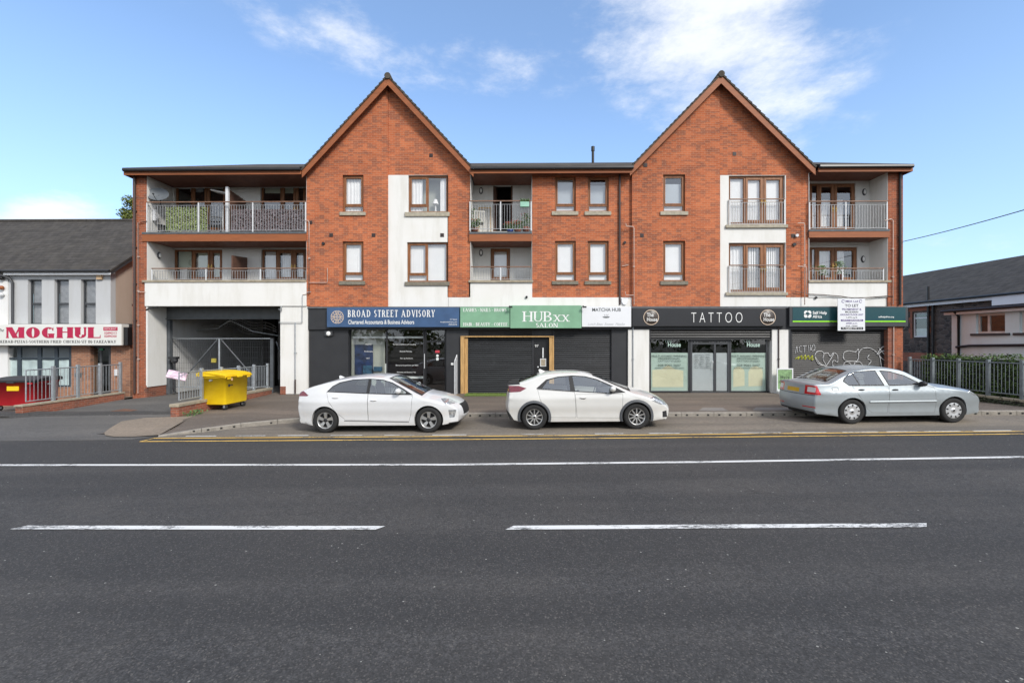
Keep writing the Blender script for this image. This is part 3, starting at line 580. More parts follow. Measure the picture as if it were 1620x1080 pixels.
# ------------------------------------------------------------------ apartment building
AP = empty("apartment_building", (0, F, .1), "long red brick apartment block with twin gables over a row of ground floor shops", "building")
def part(m, name, mat, bevel=0, parent=None): return m.build(name, mat, parent or AP, bevel)
def bxp(px0, py0, px1, py1, Y0, Y1, m=None, mi=0):     # box whose face at Y0 covers the measured rectangle
    m = m or MB(); x0, x1, z0, z1 = rect(px0, py0, px1, py1, Y0); m.box(x0, x1, Y0, Y1, z0, z1, mi); return m
def PX(px, py=540, Y=F): return at(px, py, Y).x
def PZ(py, px=819, Y=F): return at(px, py, Y).z
FL, FR, FC = F, F+.06, F+.12
B, W_ = M['brick'], M['white']
def hole(r, Y): return rect(*r, Y)
def poly(pts, Y): return [(at(x, y, Y).x, at(x, y, Y).z) for x, y in pts]
WIN = []
g1l = [(542, 277, 575, 336), (542, 382, 575, 445)]; g1r = [(646, 277, 708, 336), (644, 383, 708, 446)]
cen = [(878, 279, 911, 335), (930, 279, 963, 335), (878, 381, 911, 445), (930, 381, 963, 445)]
g2l = [(1049, 276, 1084, 335), (1049, 381, 1084, 445)]; jul = [(1153, 277, 1242, 355), (1153, 384, 1243, 462)]
wall("brick_wall", poly([(485, 485), (613.5, 485), (613.5, 122), (485, 268)], FL), [hole(r, FL) for r in g1l], FL, B, AP)
# right half of the first gable: brick above and right of a white rendered column
wall("brick_wall", poly([(613.5, 277), (708, 277), (708, 470), (744, 470), (744, 268), (613.5, 122)][::-1], FR), [], FR, B, AP)
wall("white_wall", poly([(613.5, 485), (709, 485), (709, 277), (613.5, 277)], FR), [tuple([a, min(b, PX(708.8, 540, FR)), c, min(d, PZ(277.3, 660, FR))]) for a, b, c, d in [hole(r, FR) for r in g1r]], FR, W_, AP)
cx1 = 985
wall("brick_wall", poly([(842, 470), (1000, 470), (1000, 275.5), (842, 275.5)], FC), [hole(r, FC) for r in cen], FC, B, AP)
wall("white_wall", poly([(709.5, 485), (1000, 485), (1000, 470.3), (842, 470.3), (842, 447), (742, 447), (742, 470.3), (709.5, 470.3)], FR), [], FR, W_, AP, .5)
wall("brick_wall", poly([(1000, 485), (1139, 485), (1139, 119), (1000, 266)], FL), [hole(r, FL) for r in g2l], FL, B, AP)
wall("brick_wall", poly([(1139, 277), (1243.5, 277), (1243.5, 470), (1280, 470), (1280, 266), (1139, 119)][::-1], FR), [], FR, B, AP)
wall("white_wall", poly([(1139.3, 485), (1250, 485), (1250, 470.3), (1243.2, 470.3), (1243.2, 277.3), (1139.3, 277.3)], FR), [(a, min(b, PX(1242.8, 540, FR)), c, min(d, PZ(277.8, 1200, FR))) for a, b, c, d in [hole(r, FR) for r in jul]], FR, W_, AP)
wall("white_wall", poly([(1250.3, 485), (1414, 485), (1414, 470.4), (1250.3, 470.4)], FR), [], FR, W_, AP)
# left pier, right pier, main body
XL, XR = PX(210), PX(1428.5)
m = MB(); m.box(XL, PX(232), F, F+1.4, -.35, 9.05); part(m, "brick_pier", M['brick_pier'])
m = MB(); m.box(PX(1405), XR, F, F+1.0, .1, 9.05); part(m, "brick_pier", M['brick_pier'])
m = MB(); m.box(XL, XL+.3, F+1.41, F+10.5, -.5, 8.95); m.box(XR-.3, XR, F+1.01, F+10.5, -.3, 8.95); m.box(XL+.3, XR-.3, F+10.2, F+10.5, -.5, 8.95); part(m, "brick_wall", B)
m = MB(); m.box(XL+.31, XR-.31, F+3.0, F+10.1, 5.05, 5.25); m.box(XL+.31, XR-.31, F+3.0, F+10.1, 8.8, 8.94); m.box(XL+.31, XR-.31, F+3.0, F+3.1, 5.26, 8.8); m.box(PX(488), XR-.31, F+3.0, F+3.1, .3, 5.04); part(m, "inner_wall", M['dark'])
# roofs
ROOF = empty("roof", (0, F, 9), parent=AP)
YE, YRG, ZE, ZRG = F-.38, F+5.2, 9.25, 11.55
def slope_roof(xa, xb, hipl, hipr):
    m = MB(); t = .07
    a = [(xa, YE, ZE), (xb, YE, ZE), (xb-hipr, YRG, ZRG), (xa+hipl, YRG, ZRG)]; yb = 2*YRG-YE
    c = [(xa, yb, ZE), (xb, yb, ZE)]
    vs = a+c; fs = [(0, 1, 2, 3), (5, 4, 3, 2)]+([(4, 0, 3)] if hipl > 0 else [])+([(1, 5, 2)] if hipr > 0 else [])
    m.add(vs, fs); m.add([(x, y, z-t) for x, y, z in vs], [tuple(reversed(f)) for f in fs])
    m.quad(*[(x, y, z) for x, y, z in (a[0], a[1], (a[1][0], a[1][1], a[1][2]-t), (a[0][0], a[0][1], a[0][2]-t))])
    if hipl > 0: m.quad(a[0], (a[0][0], YE, ZE-t), (xa, yb, ZE-t), c[0])
    if hipr > 0: m.quad(a[1], (xb, YE, ZE-t), (xb, yb, ZE-t), c[1])
    return m
slope_roof(XL-.10, PX(480.5), 2.3, -1.9).build("tiles", M['tile'], ROOF, recalc=False)
slope_roof(PX(747.5), PX(999), -1.9, -1.9).build("tiles", M['tile'], ROOF, recalc=False)
slope_roof(PX(1289), XR+.12, -1.9, 2.2).build("tiles", M['tile'], ROOF, recalc=False)
def gable_roof(pl, pa, pr, zap_py, ze_py):
    y0, y1 = F-.33, F+8.5
    ax, az = at(pa, zap_py, y0).x, at(pa, zap_py, y0).z; lx = at(pl, ze_py, y0).x; rx = at(pr, ze_py, y0).x; ez = at(pl, ze_py, y0).z
    m = MB(); n = 22
    for sx in (lx, rx):         # stepped courses give the serrated verge
        d = Vector((sx-ax, 0, ez-az)); Ld = d.length; d.normalize(); nn = Vector((-d.z, 0, d.x)); nn = nn if nn.z > 0 else -nn
        for i in range(n):
            p = Vector((ax, 0, az))+d*Ld*i/n; q = Vector((ax, 0, az))+d*(Ld*(i+1)/n+.02)
            t0_, t1_ = (.012, .05)
            pts = [p-nn*.03, q-nn*.03, q+nn*t1_, p+nn*t0_]
            m.add([(v_.x, yy, v_.z) for yy in (y0, y1) for v_ in pts], [(0, 1, 2, 3), (7, 6, 5, 4), (3, 2, 6, 7), (2, 1, 5, 6), (1, 0, 4, 5)])
    part(m, "tiles", M['tile'], parent=ROOF)
    m = MB(); m.tube([(ax, y0-.02, az-.02), (ax, y1, az-.02)], .13, 10); part(m, "ridge_tile", M['tile'], parent=ROOF)
    m = MB(); h = .26                   # barge boards, mitred at the apex
    for sx in (lx, rx):
        m.add([(x, yy, z) for yy in (y0+.03, y0+.065) for x, z in ((ax, az-.05), (sx, ez-.05), (sx, ez-.05-h*1.05), (ax, az-.05-h*1.25))], [(0, 1, 2, 3), (7, 6, 5, 4), (0, 4, 5, 1), (1, 5, 6, 2), (2, 6, 7, 3)])
        m.add([(x, yy, z) for yy in (y0+.066, F+.05) for x, z in ((ax, az-.09), (sx, ez-.09), (sx, ez-.13), (ax, az-.13))], [(0, 1, 2, 3), (7, 6, 5, 4), (0, 4, 5, 1), (3, 2, 6, 7)], 1)
    part(m, "barge_board", [M['fascia'], M['soffit']])
gable_roof(477, 613, 749, 119, 268); gable_roof(997, 1141.5, 1291, 116, 265)
# fascia, soffit and gutter along the eaves
def eaves(xa, xb):
    m = MB(); m.box(xa, xb, F-.31, F-.28, 8.985, 9.17); part(m, "fascia_board", M['fascia'])
    m = MB(); m.box(xa, xb, F-.279, F+1.5, 9.055, 9.08); part(m, "soffit", M['soffit'])
    m = MB(); m.prism([(0, 0), (.1, 0), (.12, .1), (-.02, .1)], 0, 1); m = MB()
    prof = [(-.41, 9.225), (-.425, 9.155), (-.40, 9.115), (-.35, 9.105), (-.315, 9.125), (-.312, 9.225)]
    m.add([(x, F+a, z) for x in (xa, xb) for a, z in prof], [(i, i+1, i+7, i+6) for i in range(5)]+[(0, 5, 4, 3, 2, 1), (6, 7, 8, 9, 10, 11), (0, 6, 11, 5)]); part(m, "gutter", M['gutter'])
eaves(XL-.08, PX(482)); eaves(PX(746), PX(998.5)); eaves(PX(1287), XR+.10)
for a_, b_ in ((XL-.11, XL-.081), (XR+.101, XR+.13)): m = MB(); m.box(a_, b_, F-.31, F+10.5, 8.985, 9.17); part(m, "fascia_board", M['fascia'])
p = at(938, 262, YRG-.6); m = MB(); m.tube([(p.x, p.y, 11.0), (p.x, p.y, 11.98)], .065, 10); m.tube([(p.x, p.y, 11.9), (p.x, p.y, 12.12)], .09, 10); part(m, "flue", M['black'])
# ------------------------------------------------------------------ windows
def curtain(x0, x1, z0, z1, Y, parent, mat, name="curtain", amp=.02, waves=None):
    n = max(6, int((x1-x0)/.03)); m = MB(); k = (waves or (x1-x0)/.13)
    vs = []
    for i in range(n+1):
        t = i/n; y = Y+amp*math.sin(t*k*6.283+.5*math.sin(t*9))
        vs += [(x0+(x1-x0)*t, y, z0), (x0+(x1-x0)*t, y, z1)]
    m.add(vs, [(2*i, 2*i+2, 2*i+3, 2*i+1) for i in range(n)], 0, True); return m.build(name, mat, parent)
def window(r, Yw, kind, cover, sill=None, tilt=False):
    x0, x1, z0, z1 = rect(*r, Yw); yf = Yw+.085; e = .006
    x0 += e; x1 -= e; z0 += e; z1 -= e; fw = .062
    w = MB(); d0, d1 = yf, yf+.07
    def bar(a, b, c, d, y0=d0, y1=d1): w.box(a, b, y0, y1, c, d)
    bar(x0, x0+fw, z0, z1); bar(x1-fw, x1, z0, z1); bar(x0+fw, x1-fw, z0, z0+fw); bar(x0+fw, x1-fw, z1-fw, z1)
    H = z1-z0; zt = z0+H*.185
    def sash(a, b, c, d, s=.045):
        bar(a, a+s, c, d, yf-.016, yf+.055); bar(b-s, b, c, d, yf-.016, yf+.055); bar(a+s, b-s, c, c+s, yf-.016, yf+.055); bar(a+s, b-s, d-s, d, yf-.016, yf+.055)
    a, b, c, d = x0+fw, x1-fw, z0+fw, z1-fw
    if kind == 'single':
        bar(a, b, zt-.03, zt+.03); sash(a+.003, b-.003, zt+.033, d-.003)
    else:
        xm = (a+b)/2-.02; bar(xm-.03, xm+.03, c, d); bar(a, xm-.03, zt-.03, zt+.03); sash(a+.003, xm-.033, zt+.033, d-.003)
    wo = part(w, "window", M['wood'], .006)
    pn = MB(); pn.box(x0+fw-.01, x1-fw+.01, yf+.03, yf+.036, z0+fw-.01, z1-fw+.01); part(pn, "pane", M['glass'], parent=wo)
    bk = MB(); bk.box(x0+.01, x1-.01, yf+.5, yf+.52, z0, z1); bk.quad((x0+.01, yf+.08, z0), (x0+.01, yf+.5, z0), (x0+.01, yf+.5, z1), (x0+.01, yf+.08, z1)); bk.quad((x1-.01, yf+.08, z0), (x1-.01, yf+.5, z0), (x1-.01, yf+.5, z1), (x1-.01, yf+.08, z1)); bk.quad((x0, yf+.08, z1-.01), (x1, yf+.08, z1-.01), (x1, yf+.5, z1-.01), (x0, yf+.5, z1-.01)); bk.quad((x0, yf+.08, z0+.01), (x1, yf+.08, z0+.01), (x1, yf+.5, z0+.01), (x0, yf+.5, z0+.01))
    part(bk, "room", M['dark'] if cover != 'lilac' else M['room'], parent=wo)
    W = x1-x0
    if cover in ('net', 'netgap', 'lilac'):
        if cover == 'net': curtain(x0+fw, x1-fw, z0+fw*.5, d, yf+.12, wo, M['curtain'])
        elif cover == 'netgap':
            curtain(x0+fw, x0+W*.80, z0+fw*.5, d, yf+.12, wo, M['curtain']); curtain(x0+W*.82, x1-fw, z0+fw*.5, d, yf+.14, wo, M['curtain'])
        else:
            curtain(x0+fw, x0+W*.34, z0+.03, d, yf+.12, wo, M['curtain']); curtain(x0+W*.80, x1-fw, z0+.03, d, yf+.12, wo, M['curtain'])
            lm = MB(); cx_ = x0+W*.66; lm.lathe([(.02, z0+.06), (.06, z0+.08), (.03, z0+.2), (.02, z0+.42)], (cx_, yf+.25, 0), 'z', 12); lm.lathe([(.13, z0+.42), (.06, z0+.62)], (cx_, yf+.25, 0), 'z', 16); part(lm, "table_lamp", M['curtain'], parent=wo)
    elif cover == 'vert':
        bl = MB(); n = max(5, int(W/.085))
        for i in range(n):
            xx = x0+fw+(W-2*fw)*(i+.5)/n; bl.obox((xx, yf+.13, (z0+d)/2+.02), (.040, .012, 0), (-.0006, .002, 0), (0, 0, (d-z0)/2-.03))
        part(bl, "vertical_blind", M['blind'], parent=wo)
    elif cover == 'white': bl = MB(); bl.box(x0+fw*.7, x1-fw*.7, yf+.10, yf+.104, z0+fw*.6, d); part(bl, "roller_blind", M['blind'], parent=wo)
    elif cover in ('grey', 'greylow'):
        top = d if cover == 'grey' else z0+H*.78
        bl = MB(); bl.box(x0+fw*.7, x1-fw*.7, yf+.10, yf+.104, zt+.02, top); part(bl, "roller_blind", M['greyblind'], parent=wo)
        bl = MB(); bl.box(x0+fw*.7, x1-fw*.7, yf+.11, yf+.114, z0+fw*.6, zt+.018); part(bl, "roller_blind", M['blind'], parent=wo)
    if sill:
        sx0, sx1, sz0, sz1 = rect(*sill, Yw-.06); s_ = MB(); s_.box(sx0, sx1, Yw-.06, Yw+.083, sz0, z0-.004); part(s_, "sill", M['stone'] if sz0 > 6 else M['sillold'], .008)
    return wo
window(g1l[0], FL, 'single', 'netgap', (537, 336, 578, 340.5)); window(g1l[1], FL, 'single', 'vert', (536, 445, 577, 450.5))
window((646, 277.5, 708, 336), FR, 'double', 'lilac', (640, 336, 711, 342)); window((644, 383, 708, 446), FR, 'double', 'vert', (640, 446, 711, 451.5))
for r, c in zip(cen, ('grey', 'greylow', 'white', 'white')): window(r, FC, 'single', c, (r[0]-5, r[3], r[2]+4, r[3]+5))
window(g2l[0], FL, 'single', 'greylow', (1045, 335, 1089, 340)); window(g2l[1], FL, 'single', 'white', (1045, 445, 1089, 450.5))
def french(r, Yw, xs, cover, name="balcony_door", handle=True, yoff=.085):
    """glazed doors: frame uprights at measured px xs"""
    x0, x1, z0, z1 = rect(*r, Yw); yf = Yw+yoff; w = MB(); fw = .06
    x0 += .006; x1 -= .006; z1 -= .006; z0 += .006
    w.box(x0, x0+fw, yf, yf+.08, z0, z1); w.box(x1-fw, x1, yf, yf+.08, z0, z1); w.box(x0+fw, x1-fw, yf, yf+.08, z1-fw, z1); w.box(x0+fw, x1-fw, yf, yf+.08, z0, z0+.07)
    xm = [x0+fw]+[at(p, 400, Yw).x for p in xs]+[x1-fw]
    for q in xm[1:-1]: w.box(q-.03, q+.03, yf, yf+.08, z0+.07, z1-fw)
    for i, (a, b) in enumerate(zip(xm, xm[1:])):
        if i == 0 and len(xm) > 2: a_, b_, s_ = a, b-.03, .02
        else: a_, b_, s_ = a+(.03 if i else 0), b-(.03 if i < len(xm)-2 else 0), .085
        a_ += .003; b_ -= .003
        c, d = z0+.073, z1-fw-.003
        w.box(a_, a_+s_, yf-.018, yf+.06, c, d); w.box(b_-s_, b_, yf-.018, yf+.06, c, d); w.box(a_+s_, b_-s_, yf-.018, yf+.06, c, c+s_*1.4); w.box(a_+s_, b_-s_, yf-.018, yf+.06, d-s_, d)
    o = part(w, name, M['wood'], .006)
    pn = MB(); pn.box(x0+.05, x1-.05, yf+.03, yf+.036, z0+.06, z1-.05); part(pn, "pane", M['glass'], parent=o)
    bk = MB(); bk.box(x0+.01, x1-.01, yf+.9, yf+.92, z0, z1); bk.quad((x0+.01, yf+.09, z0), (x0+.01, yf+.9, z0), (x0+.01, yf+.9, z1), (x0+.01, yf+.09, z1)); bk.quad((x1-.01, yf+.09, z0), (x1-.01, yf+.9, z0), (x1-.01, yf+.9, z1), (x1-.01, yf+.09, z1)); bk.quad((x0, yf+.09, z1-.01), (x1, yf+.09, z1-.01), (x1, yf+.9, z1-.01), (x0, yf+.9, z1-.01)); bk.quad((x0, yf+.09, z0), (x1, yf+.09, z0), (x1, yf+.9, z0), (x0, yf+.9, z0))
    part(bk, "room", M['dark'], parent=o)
    if handle and len(xm) > 2:
        q = xm[-2]; zc = z0+(z1-z0)*.46
        for s_ in (-1, 1):
            h = MB(); h.box(q+s_*.065-.014, q+s_*.065+.014, yf-.03, yf-.019, zc-.11, zc+.11); h.box(q+s_*.065-.05, q+s_*.065+.05, yf-.065, yf-.045, zc-.012, zc+.012); part(h, "handle", plain("brass", (.5, .32, .1), .35, .1, metal=.8), parent=o)
    for cv in cover:
        t, fa, fb, ga, gb = cv; X0 = x0+(x1-x0)*fa; X1 = x0+(x1-x0)*fb; Z0 = z0+(z1-z0)*ga; Z1 = z0+(z1-z0)*gb
        if t == 'vert':
            bl = MB(); n = max(4, int((X1-X0)/.085))
            for i in range(n): bl.obox((X0+(X1-X0)*(i+.5)/n, yf+.14, (Z0+Z1)/2), (.040, .012, 0), (-.0006, .002, 0), (0, 0, (Z1-Z0)/2))
            part(bl, "vertical_blind", M['blind'], parent=o)
        elif t in ('roll', 'green'): bl = MB(); bl.box(X0, X1, yf+.10, yf+.104, Z0, Z1); part(bl, "roller_blind", M['blind'] if t == 'roll' else M['greenblind'], parent=o)
        elif t == 'grey': bl = MB(); bl.box(X0, X1, yf+.10, yf+.104, Z0, Z1); part(bl, "roller_blind", M['greyblind'], parent=o)
        else: curtain(X0, X1, Z0, Z1, yf+.14, o, M['curtain'] if t == 'net' else M['greenblind'])
    return o
def railing(px0, px1, pyt, pyb, Y, posts, name="balcony_railing", postdown=0, gap=.108, drop=.13):
    x0, x1 = at(px0, pyt, Y).x, at(px1, pyt, Y).x; zt = at((px0+px1)/2, pyt, Y).z; zb = at((px0+px1)/2, pyb, Y).z
    o = MB(); o.box(x0, x1, Y-.025, Y+.025, zt-.022, zt+.02); o = part(o, name, M['railtop'], .006)
    b = MB(); b.box(x0, x1, Y-.01, Y+.01, zt-drop-.012, zt-drop); b.box(x0, x1, Y-.011, Y+.011, zb-.014, zb+.006)
    n = int((x1-x0)/gap)
    for i in range(n+1):
        x = x0+.02+(x1-x0-.04)*i/n; b.box(x-.0065, x+.0065, Y-.0065, Y+.0065, zb+.006, zt-drop-.012)
    part(b, "bars", M['rail'], parent=o)
    for p in posts:
        x = at(p, pyt, Y).x; q = MB(); q.box(x-.022, x+.022, Y-.014, Y+.014, zb-.05-postdown, zt-.022); part(q, "post", M['metalbar'], parent=o)
    return o
for i, r in enumerate(jul):
    r2 = (r[0], r[1]+.6, r[2]-.6, r[3])
    french(r2, FR, (1180, 1209), [('roll', .0, .32, .0, 1), ('roll', .34, .64, 0, 1), ('roll', .68, .97, 0, 1)] if i == 0 else [('net', .03, .31, .0, .95), ('vert', .36, .62, 0, .96), ('vert', .68, .95, 0, .96)], "juliet_door")
    railing(1154, 1242, 315 if i == 0 else 419.5, 354 if i == 0 else 461, FR-.07, (1154.6, 1241.4), "juliet_railing", gap=.10)
    sx0, sx1, sz0, sz1 = rect(1149, r[3], 1247, r[3]+5, FR-.08); s_ = MB(); s_.box(sx0, sx1, FR-.08, FR+.08, sz0, sz1-.005); part(s_, "sill", M['stone'], .008)
# ------------------------------------------------------------------ balconies
def balcony_shell(px0, px1, depth, side, l1=445):
    """recess walls behind both storeys of a balcony bay"""
    x0, x1 = PX(px0), PX(px1); yb = F+depth
    m = MB(); m.box(x0, x0+.012, F+.01, yb, 4.7, 9.054); part(m, "white_wall", W_)
    m = MB(); m.box(x1-.012, x1, F+(.13 if px1 == 842 else .01), yb, 4.7, 9.054); part(m, "white_wall", W_)
    return x0, x1, yb
def slab(px0, px1, depth, pt=370, pb=381.5):
    x0, x1 = PX(px0), PX(px1); Y = F-.04; zt = PZ(pt, (px0+px1)/2, Y); zb = PZ(pb, (px0+px1)/2, Y)
    m = MB(); m.box(x0, x1, Y, Y+.03, zb, zt); part(m, "fascia_board", M['fascia'])
    s_ = MB(); s_.box(x0, x1, Y+.031, F+depth, zb+.05, zt+.06, 0); s_.box(x0, x1, Y-.015, Y+.0305, zt+.002, zt+.08, 0); part(s_, "balcony_slab", M['slab'])
    s_ = MB(); s_.box(x0+.01, x1-.01, Y+.0315, F+depth-.002, zb+.02, zb+.049); part(s_, "soffit", M['soffit'])
# left bay
x0, x1, yb = balcony_shell(232.05, 484.9, 1.4, 'B')
DA2 = (276, 290, 357, 366); DB2 = (412, 290, 487, 366); DA1 = (274, 394, 351.5, 445); DB1 = (413, 394, 487, 445)
def back(px0, px1, depth, rects, zlo, zhi):
    Y = F+depth; hs = []
    for r in rects:
        a = rect(*r, Y); hs.append((max(a[0], PX(px0)+.02), min(a[1], PX(px1)-.02), max(a[2], zlo+.01), min(a[3], zhi-.01)))
    wall("white_wall", [(PX(px0)-.2, zlo), (PX(px1)+.2, zlo), (PX(px1)+.2, zhi), (PX(px0)-.2, zhi)], hs, Y, W_, AP, .2, .1)
back(232, 486, 1.4, [DA2, DB2], 6.35, 9.054); back(232, 486, 1.4, [DA1, DB1], 4.5, 6.34)
french(DA2, F+1.4, (302, 326), [('grey', .25, .5, .85, 1)]); french((412, 290, 484, 366), F+1.4, (444, 467), [('green', .05, .42, .82, 1), ('green', .48, .75, .82, 1), ('grey', .1, .9, 0, .45)])
french(DA1, F+1.4, (303, 331), [('green', .05, .40, .45, 1), ('green', .45, .72, .45, 1), ('gcurt', .76, 1, 0, .98), ('net', .06, .22, 0, .6)]); french((413, 394, 484, 445), F+1.4, (437, 463), [('vert', .04, .36, 0, 1), ('vert', .42, .72, 0, 1), ('vert', .78, .98, 0, 1)])
slab(226, 485, 1.4)
railing(232, 484, 319.5, 364.5, F-.03, (232.6, 314, 400, 483.4), postdown=.03)
m = bxp(229, 446.5, 484.5, 484, F-.05, F+.25); zpar = at(350, 446.5, F-.05).z; part(m, "parapet_wall", W_)
m = MB(); m.box(PX(227), PX(485), F-.09, F+.29, zpar+.001, zpar+.09); part(m, "coping", M['coping'], .01)
m = MB(); m.box(PX(229), PX(486), F+.251, F+1.4, 4.55, 4.8); part(m, "balcony_slab", M['slab'])
railing(240, 484, 424.5, 441.5, F+.06, (240.6, 326, 412), drop=.09, postdown=.02)
# centre bay
x0, x1, yb = balcony_shell(744.1, 842, 1.3, 'B')
DC2 = (780, 287, 811, 366); DC1 = (776, 392, 807, 445)
back(742.5, 842, 1.3, [DC2], 6.35, 9.054); back(742.5, 842, 1.3, [DC1], 4.5, 6.34)
x0, x1, z0, z1 = rect(*DC2, F+1.3); m = MB()
for a, b, c, d in ((x0+.005, x0+.07, z0, z1-.006), (x1-.07, x1-.005, z0, z1-.006), (x0+.07, x1-.07, z1-.07, z1-.006)): m.box(a, b, F+1.34, F+1.42, c, d)
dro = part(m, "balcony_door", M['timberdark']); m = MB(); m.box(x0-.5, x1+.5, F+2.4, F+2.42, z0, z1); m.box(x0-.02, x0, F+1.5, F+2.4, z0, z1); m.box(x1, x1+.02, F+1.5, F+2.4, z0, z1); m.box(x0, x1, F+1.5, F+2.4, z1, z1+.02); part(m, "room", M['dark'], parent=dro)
m = MB(); m.obox((x0+.13, F+1.75, (z0+z1)/2), (.02, .34, 0), (-.02, .0, 0), (0, 0, (z1-z0)/2-.05)); part(m, "open_leaf", M['timberdark'], parent=dro)
french(DC1, F+1.3, (), [('roll', .05, .95, 0, .95)], handle=False)
slab(742.5, 841.5, 1.3)
railing(743, 841, 318, 362, F-.03, (743.6, 792, 840.4), postdown=.03)
zpar2 = at(790, 447, FR).z; m = MB(); m.box(PX(741), PX(843.5), F-.01, F+.3, zpar2+.001, zpar2+.09); part(m, "coping", M['coping'], .01)
m = MB(); m.box(PX(742), PX(842), F+.57, F+1.3, 4.55, 4.75); part(m, "balcony_slab", M['slab'])
railing(743.5, 840.5, 422, 441.5, F+.06, (792,), drop=.09)
# right bay
x0, x1, yb = balcony_shell(1280.1, 1404.9, .95, 'B')
DR2 = (1266, 290, 1353, 366); DR1 = (1266, 391, 1356, 446)
back(1280, 1405, .95, [DR2], 6.35, 9.054); back(1280, 1405, .95, [DR1], 4.5, 6.34)
french((1281.5, 290, 1353, 366), F+.95, (1295, 1320), [('roll', .0, .18, .1, .72), ('net', .25, .5, 0, .68), ('net', .58, .78, 0, .68)], yoff=.02); french((1281.5, 391, 1356, 446), F+.95, (1292, 1320), [('vert', .0, .14, 0, 1), ('net', .2, .46, 0, 1), ('net', .55, .78, 0, 1)], yoff=.02)
slab(1279, 1406, .95, 366, 375.5)
railing(1280, 1404, 318.5, 360.5, F-.03, (1280.6, 1338, 1403.2), postdown=.03)
m = bxp(1279.5, 447, 1408, 470.2, F+.03, F+.3); part(m, "parapet_wall", W_)
zpar3 = at(1340, 447, F+.03).z; m = MB(); m.box(PX(1279.5), PX(1411), F-.02, F+.32, zpar3+.001, zpar3+.085); part(m, "coping", M['coping'], .01)
m = MB(); m.box(PX(1280), PX(1405), F+.301, F+.95, 4.55, 4.75); part(m, "balcony_slab", M['slab'])
railing(1280, 1398, 424.5, 443, F+.06, (1333, 1397.4), drop=.09)
# fixtures on the facade
for px, py, Y in ((682, 246, FR), (524, 372, FL), (591, 372, FL), (699.5, 372, FR), (1021, 261.5, FL), (1015.5, 372.5, FL), (1162, 243.5, FR), (1254.5, 373, FR), (491, 352, FL)):
    p = at(px, py, Y); m = MB(); m.box(p.x-.075, p.x+.075, Y-.012, Y+.02, p.z-.075, p.z+.075)
    for k in range(4): m.box(p.x-.065, p.x+.065, Y-.022, Y-.012, p.z-.06+.034*k, p.z-.045+.034*k)
    part(m, "air_vent", M['brownpipe'])
for px, py, Y, r in ((512, 385.5, FL, .06), (988, 384, FC, .055), (1256, 387, FR, .07), (833, 470, FR, .05), (1290, 471, FR, .05)):
    p = at(px, py, Y); m = MB(); m.tube([(p.x, Y-.06, p.z), (p.x, Y+.02, p.z)], r, 14); part(m, "boiler_outlet", M['black'])
p = at(1259.5, 373, FR); m = MB(); m.tube([(p.x, FR-.09, p.z), (p.x, FR+.02, p.z)], .06, 14); part(m, "boiler_outlet", M['metalbar'])
for px, py, Y, sx in ((761, 302, F+1.3, 0), (761, 400, F+1.3, 0), (1367, 304, F+.95, 0), (1365, 410, F+.95, 0), (252, 404, F+.6, 1)):
    p = at(px, py, Y); m = MB()
    if sx: p.x = PX(232)+.03; m.ball((p.x+.01, Y, p.z), .06, .10, .15)
    else: m.ball((p.x, Y-.01, p.z), .09, .06, .15)
    lo = part(m, "wall_light", M['dgrey']); m = MB()
    if sx: m.ball((p.x+.035, Y, p.z), .05, .07, .11)
    else: m.ball((p.x, Y-.035, p.z), .06, .05, .11)
    part(m, "lens", M['curtain'], parent=lo)
def pipe(pts, r, mat, name, Y0=F-.06, brk=True):
    P_ = [at(a, b, Y0) for a, b in pts]; m = MB(); m.tube(P_, r, 8)
    if brk:
        for a, b in zip(P_, P_[1:]):
            if abs(a.z-b.z) > 2:
                k = int(abs(a.z-b.z)/1.6)
                for i in range(1, k+1): q = a+(b-a)*i/(k+1); m.box(q.x-r-.02, q.x+r+.02, Y0-.01, Y0+.05, q.z-.02, q.z+.02)
    return part(m, name, mat)
pipe([(213, 276), (213, 622)], .045, M['brownpipe'], "downpipe"); pipe([(222, 352), (218.5, 352), (218.5, 622)], .018, M['pvc'], "waste_pipe"); pipe([(232, 350), (222, 352)], .018, M['brownpipe'], "waste_pipe", brk=False)
pipe([(218.5, 462), (230, 462)], .016, M['pvc'], "waste_pipe", brk=False)
pipe([(980.5, 268), (980.5, 482)], .042, M['brownpipe'], "downpipe", FC-.06)
pipe([(1424, 268), (1424, 482)], .045, M['black'], "downpipe"); pipe([(1400, 349), (1410, 346.5), (1413, 349), (1413, 482)], .018, M['pvc'], "waste_pipe", F-.05); pipe([(1422, 518), (1422, 612)], .045, M['black'], "downpipe", F+.3)
pipe([(483, 349), (488, 349), (489, 352), (489, 465), (479, 466)], .018, M['pvc'], "waste_pipe"); pipe([(489, 447), (517, 447), (518, 445), (518, 424)], .016, M['pvc'], "waste_pipe")
pipe([(479, 466), (478, 470), (478, 510), (441, 510)], .015, M['galv'], "waste_pipe"); pipe([(486, 462), (492, 462)], .016, M['galv'], "waste_pipe")
pipe([(990, 354), (991, 358), (1002, 358.5), (1003, 361), (1003, 482)], .018, M['pvc'], "waste_pipe", FL-.05); pipe([(989, 461), (990, 467), (1003, 467)], .016, M['pvc'], "waste_pipe", FL-.05); pipe([(984, 421), (994, 419)], .014, M['pvc'], "waste_pipe", FC-.05)
pipe([(1262, 353), (1272, 353), (1273, 356), (1273, 482)], .018, M['pvc'], "waste_pipe", FL-.05); pipe([(1262, 421), (1275, 422), (1276, 425), (1276, 465)], .016, M['pvc'], "waste_pipe", FL-.08)
pipe([(1276, 465), (1300, 466), (1330, 468.5), (1352, 472), (1380, 470), (1404, 468), (1414, 469)], .016, M['brownpipe'], "cable", F-.02, False); pipe([(1258, 461), (1276, 464)], .013, M['brownpipe'], "cable", F-.02, False)
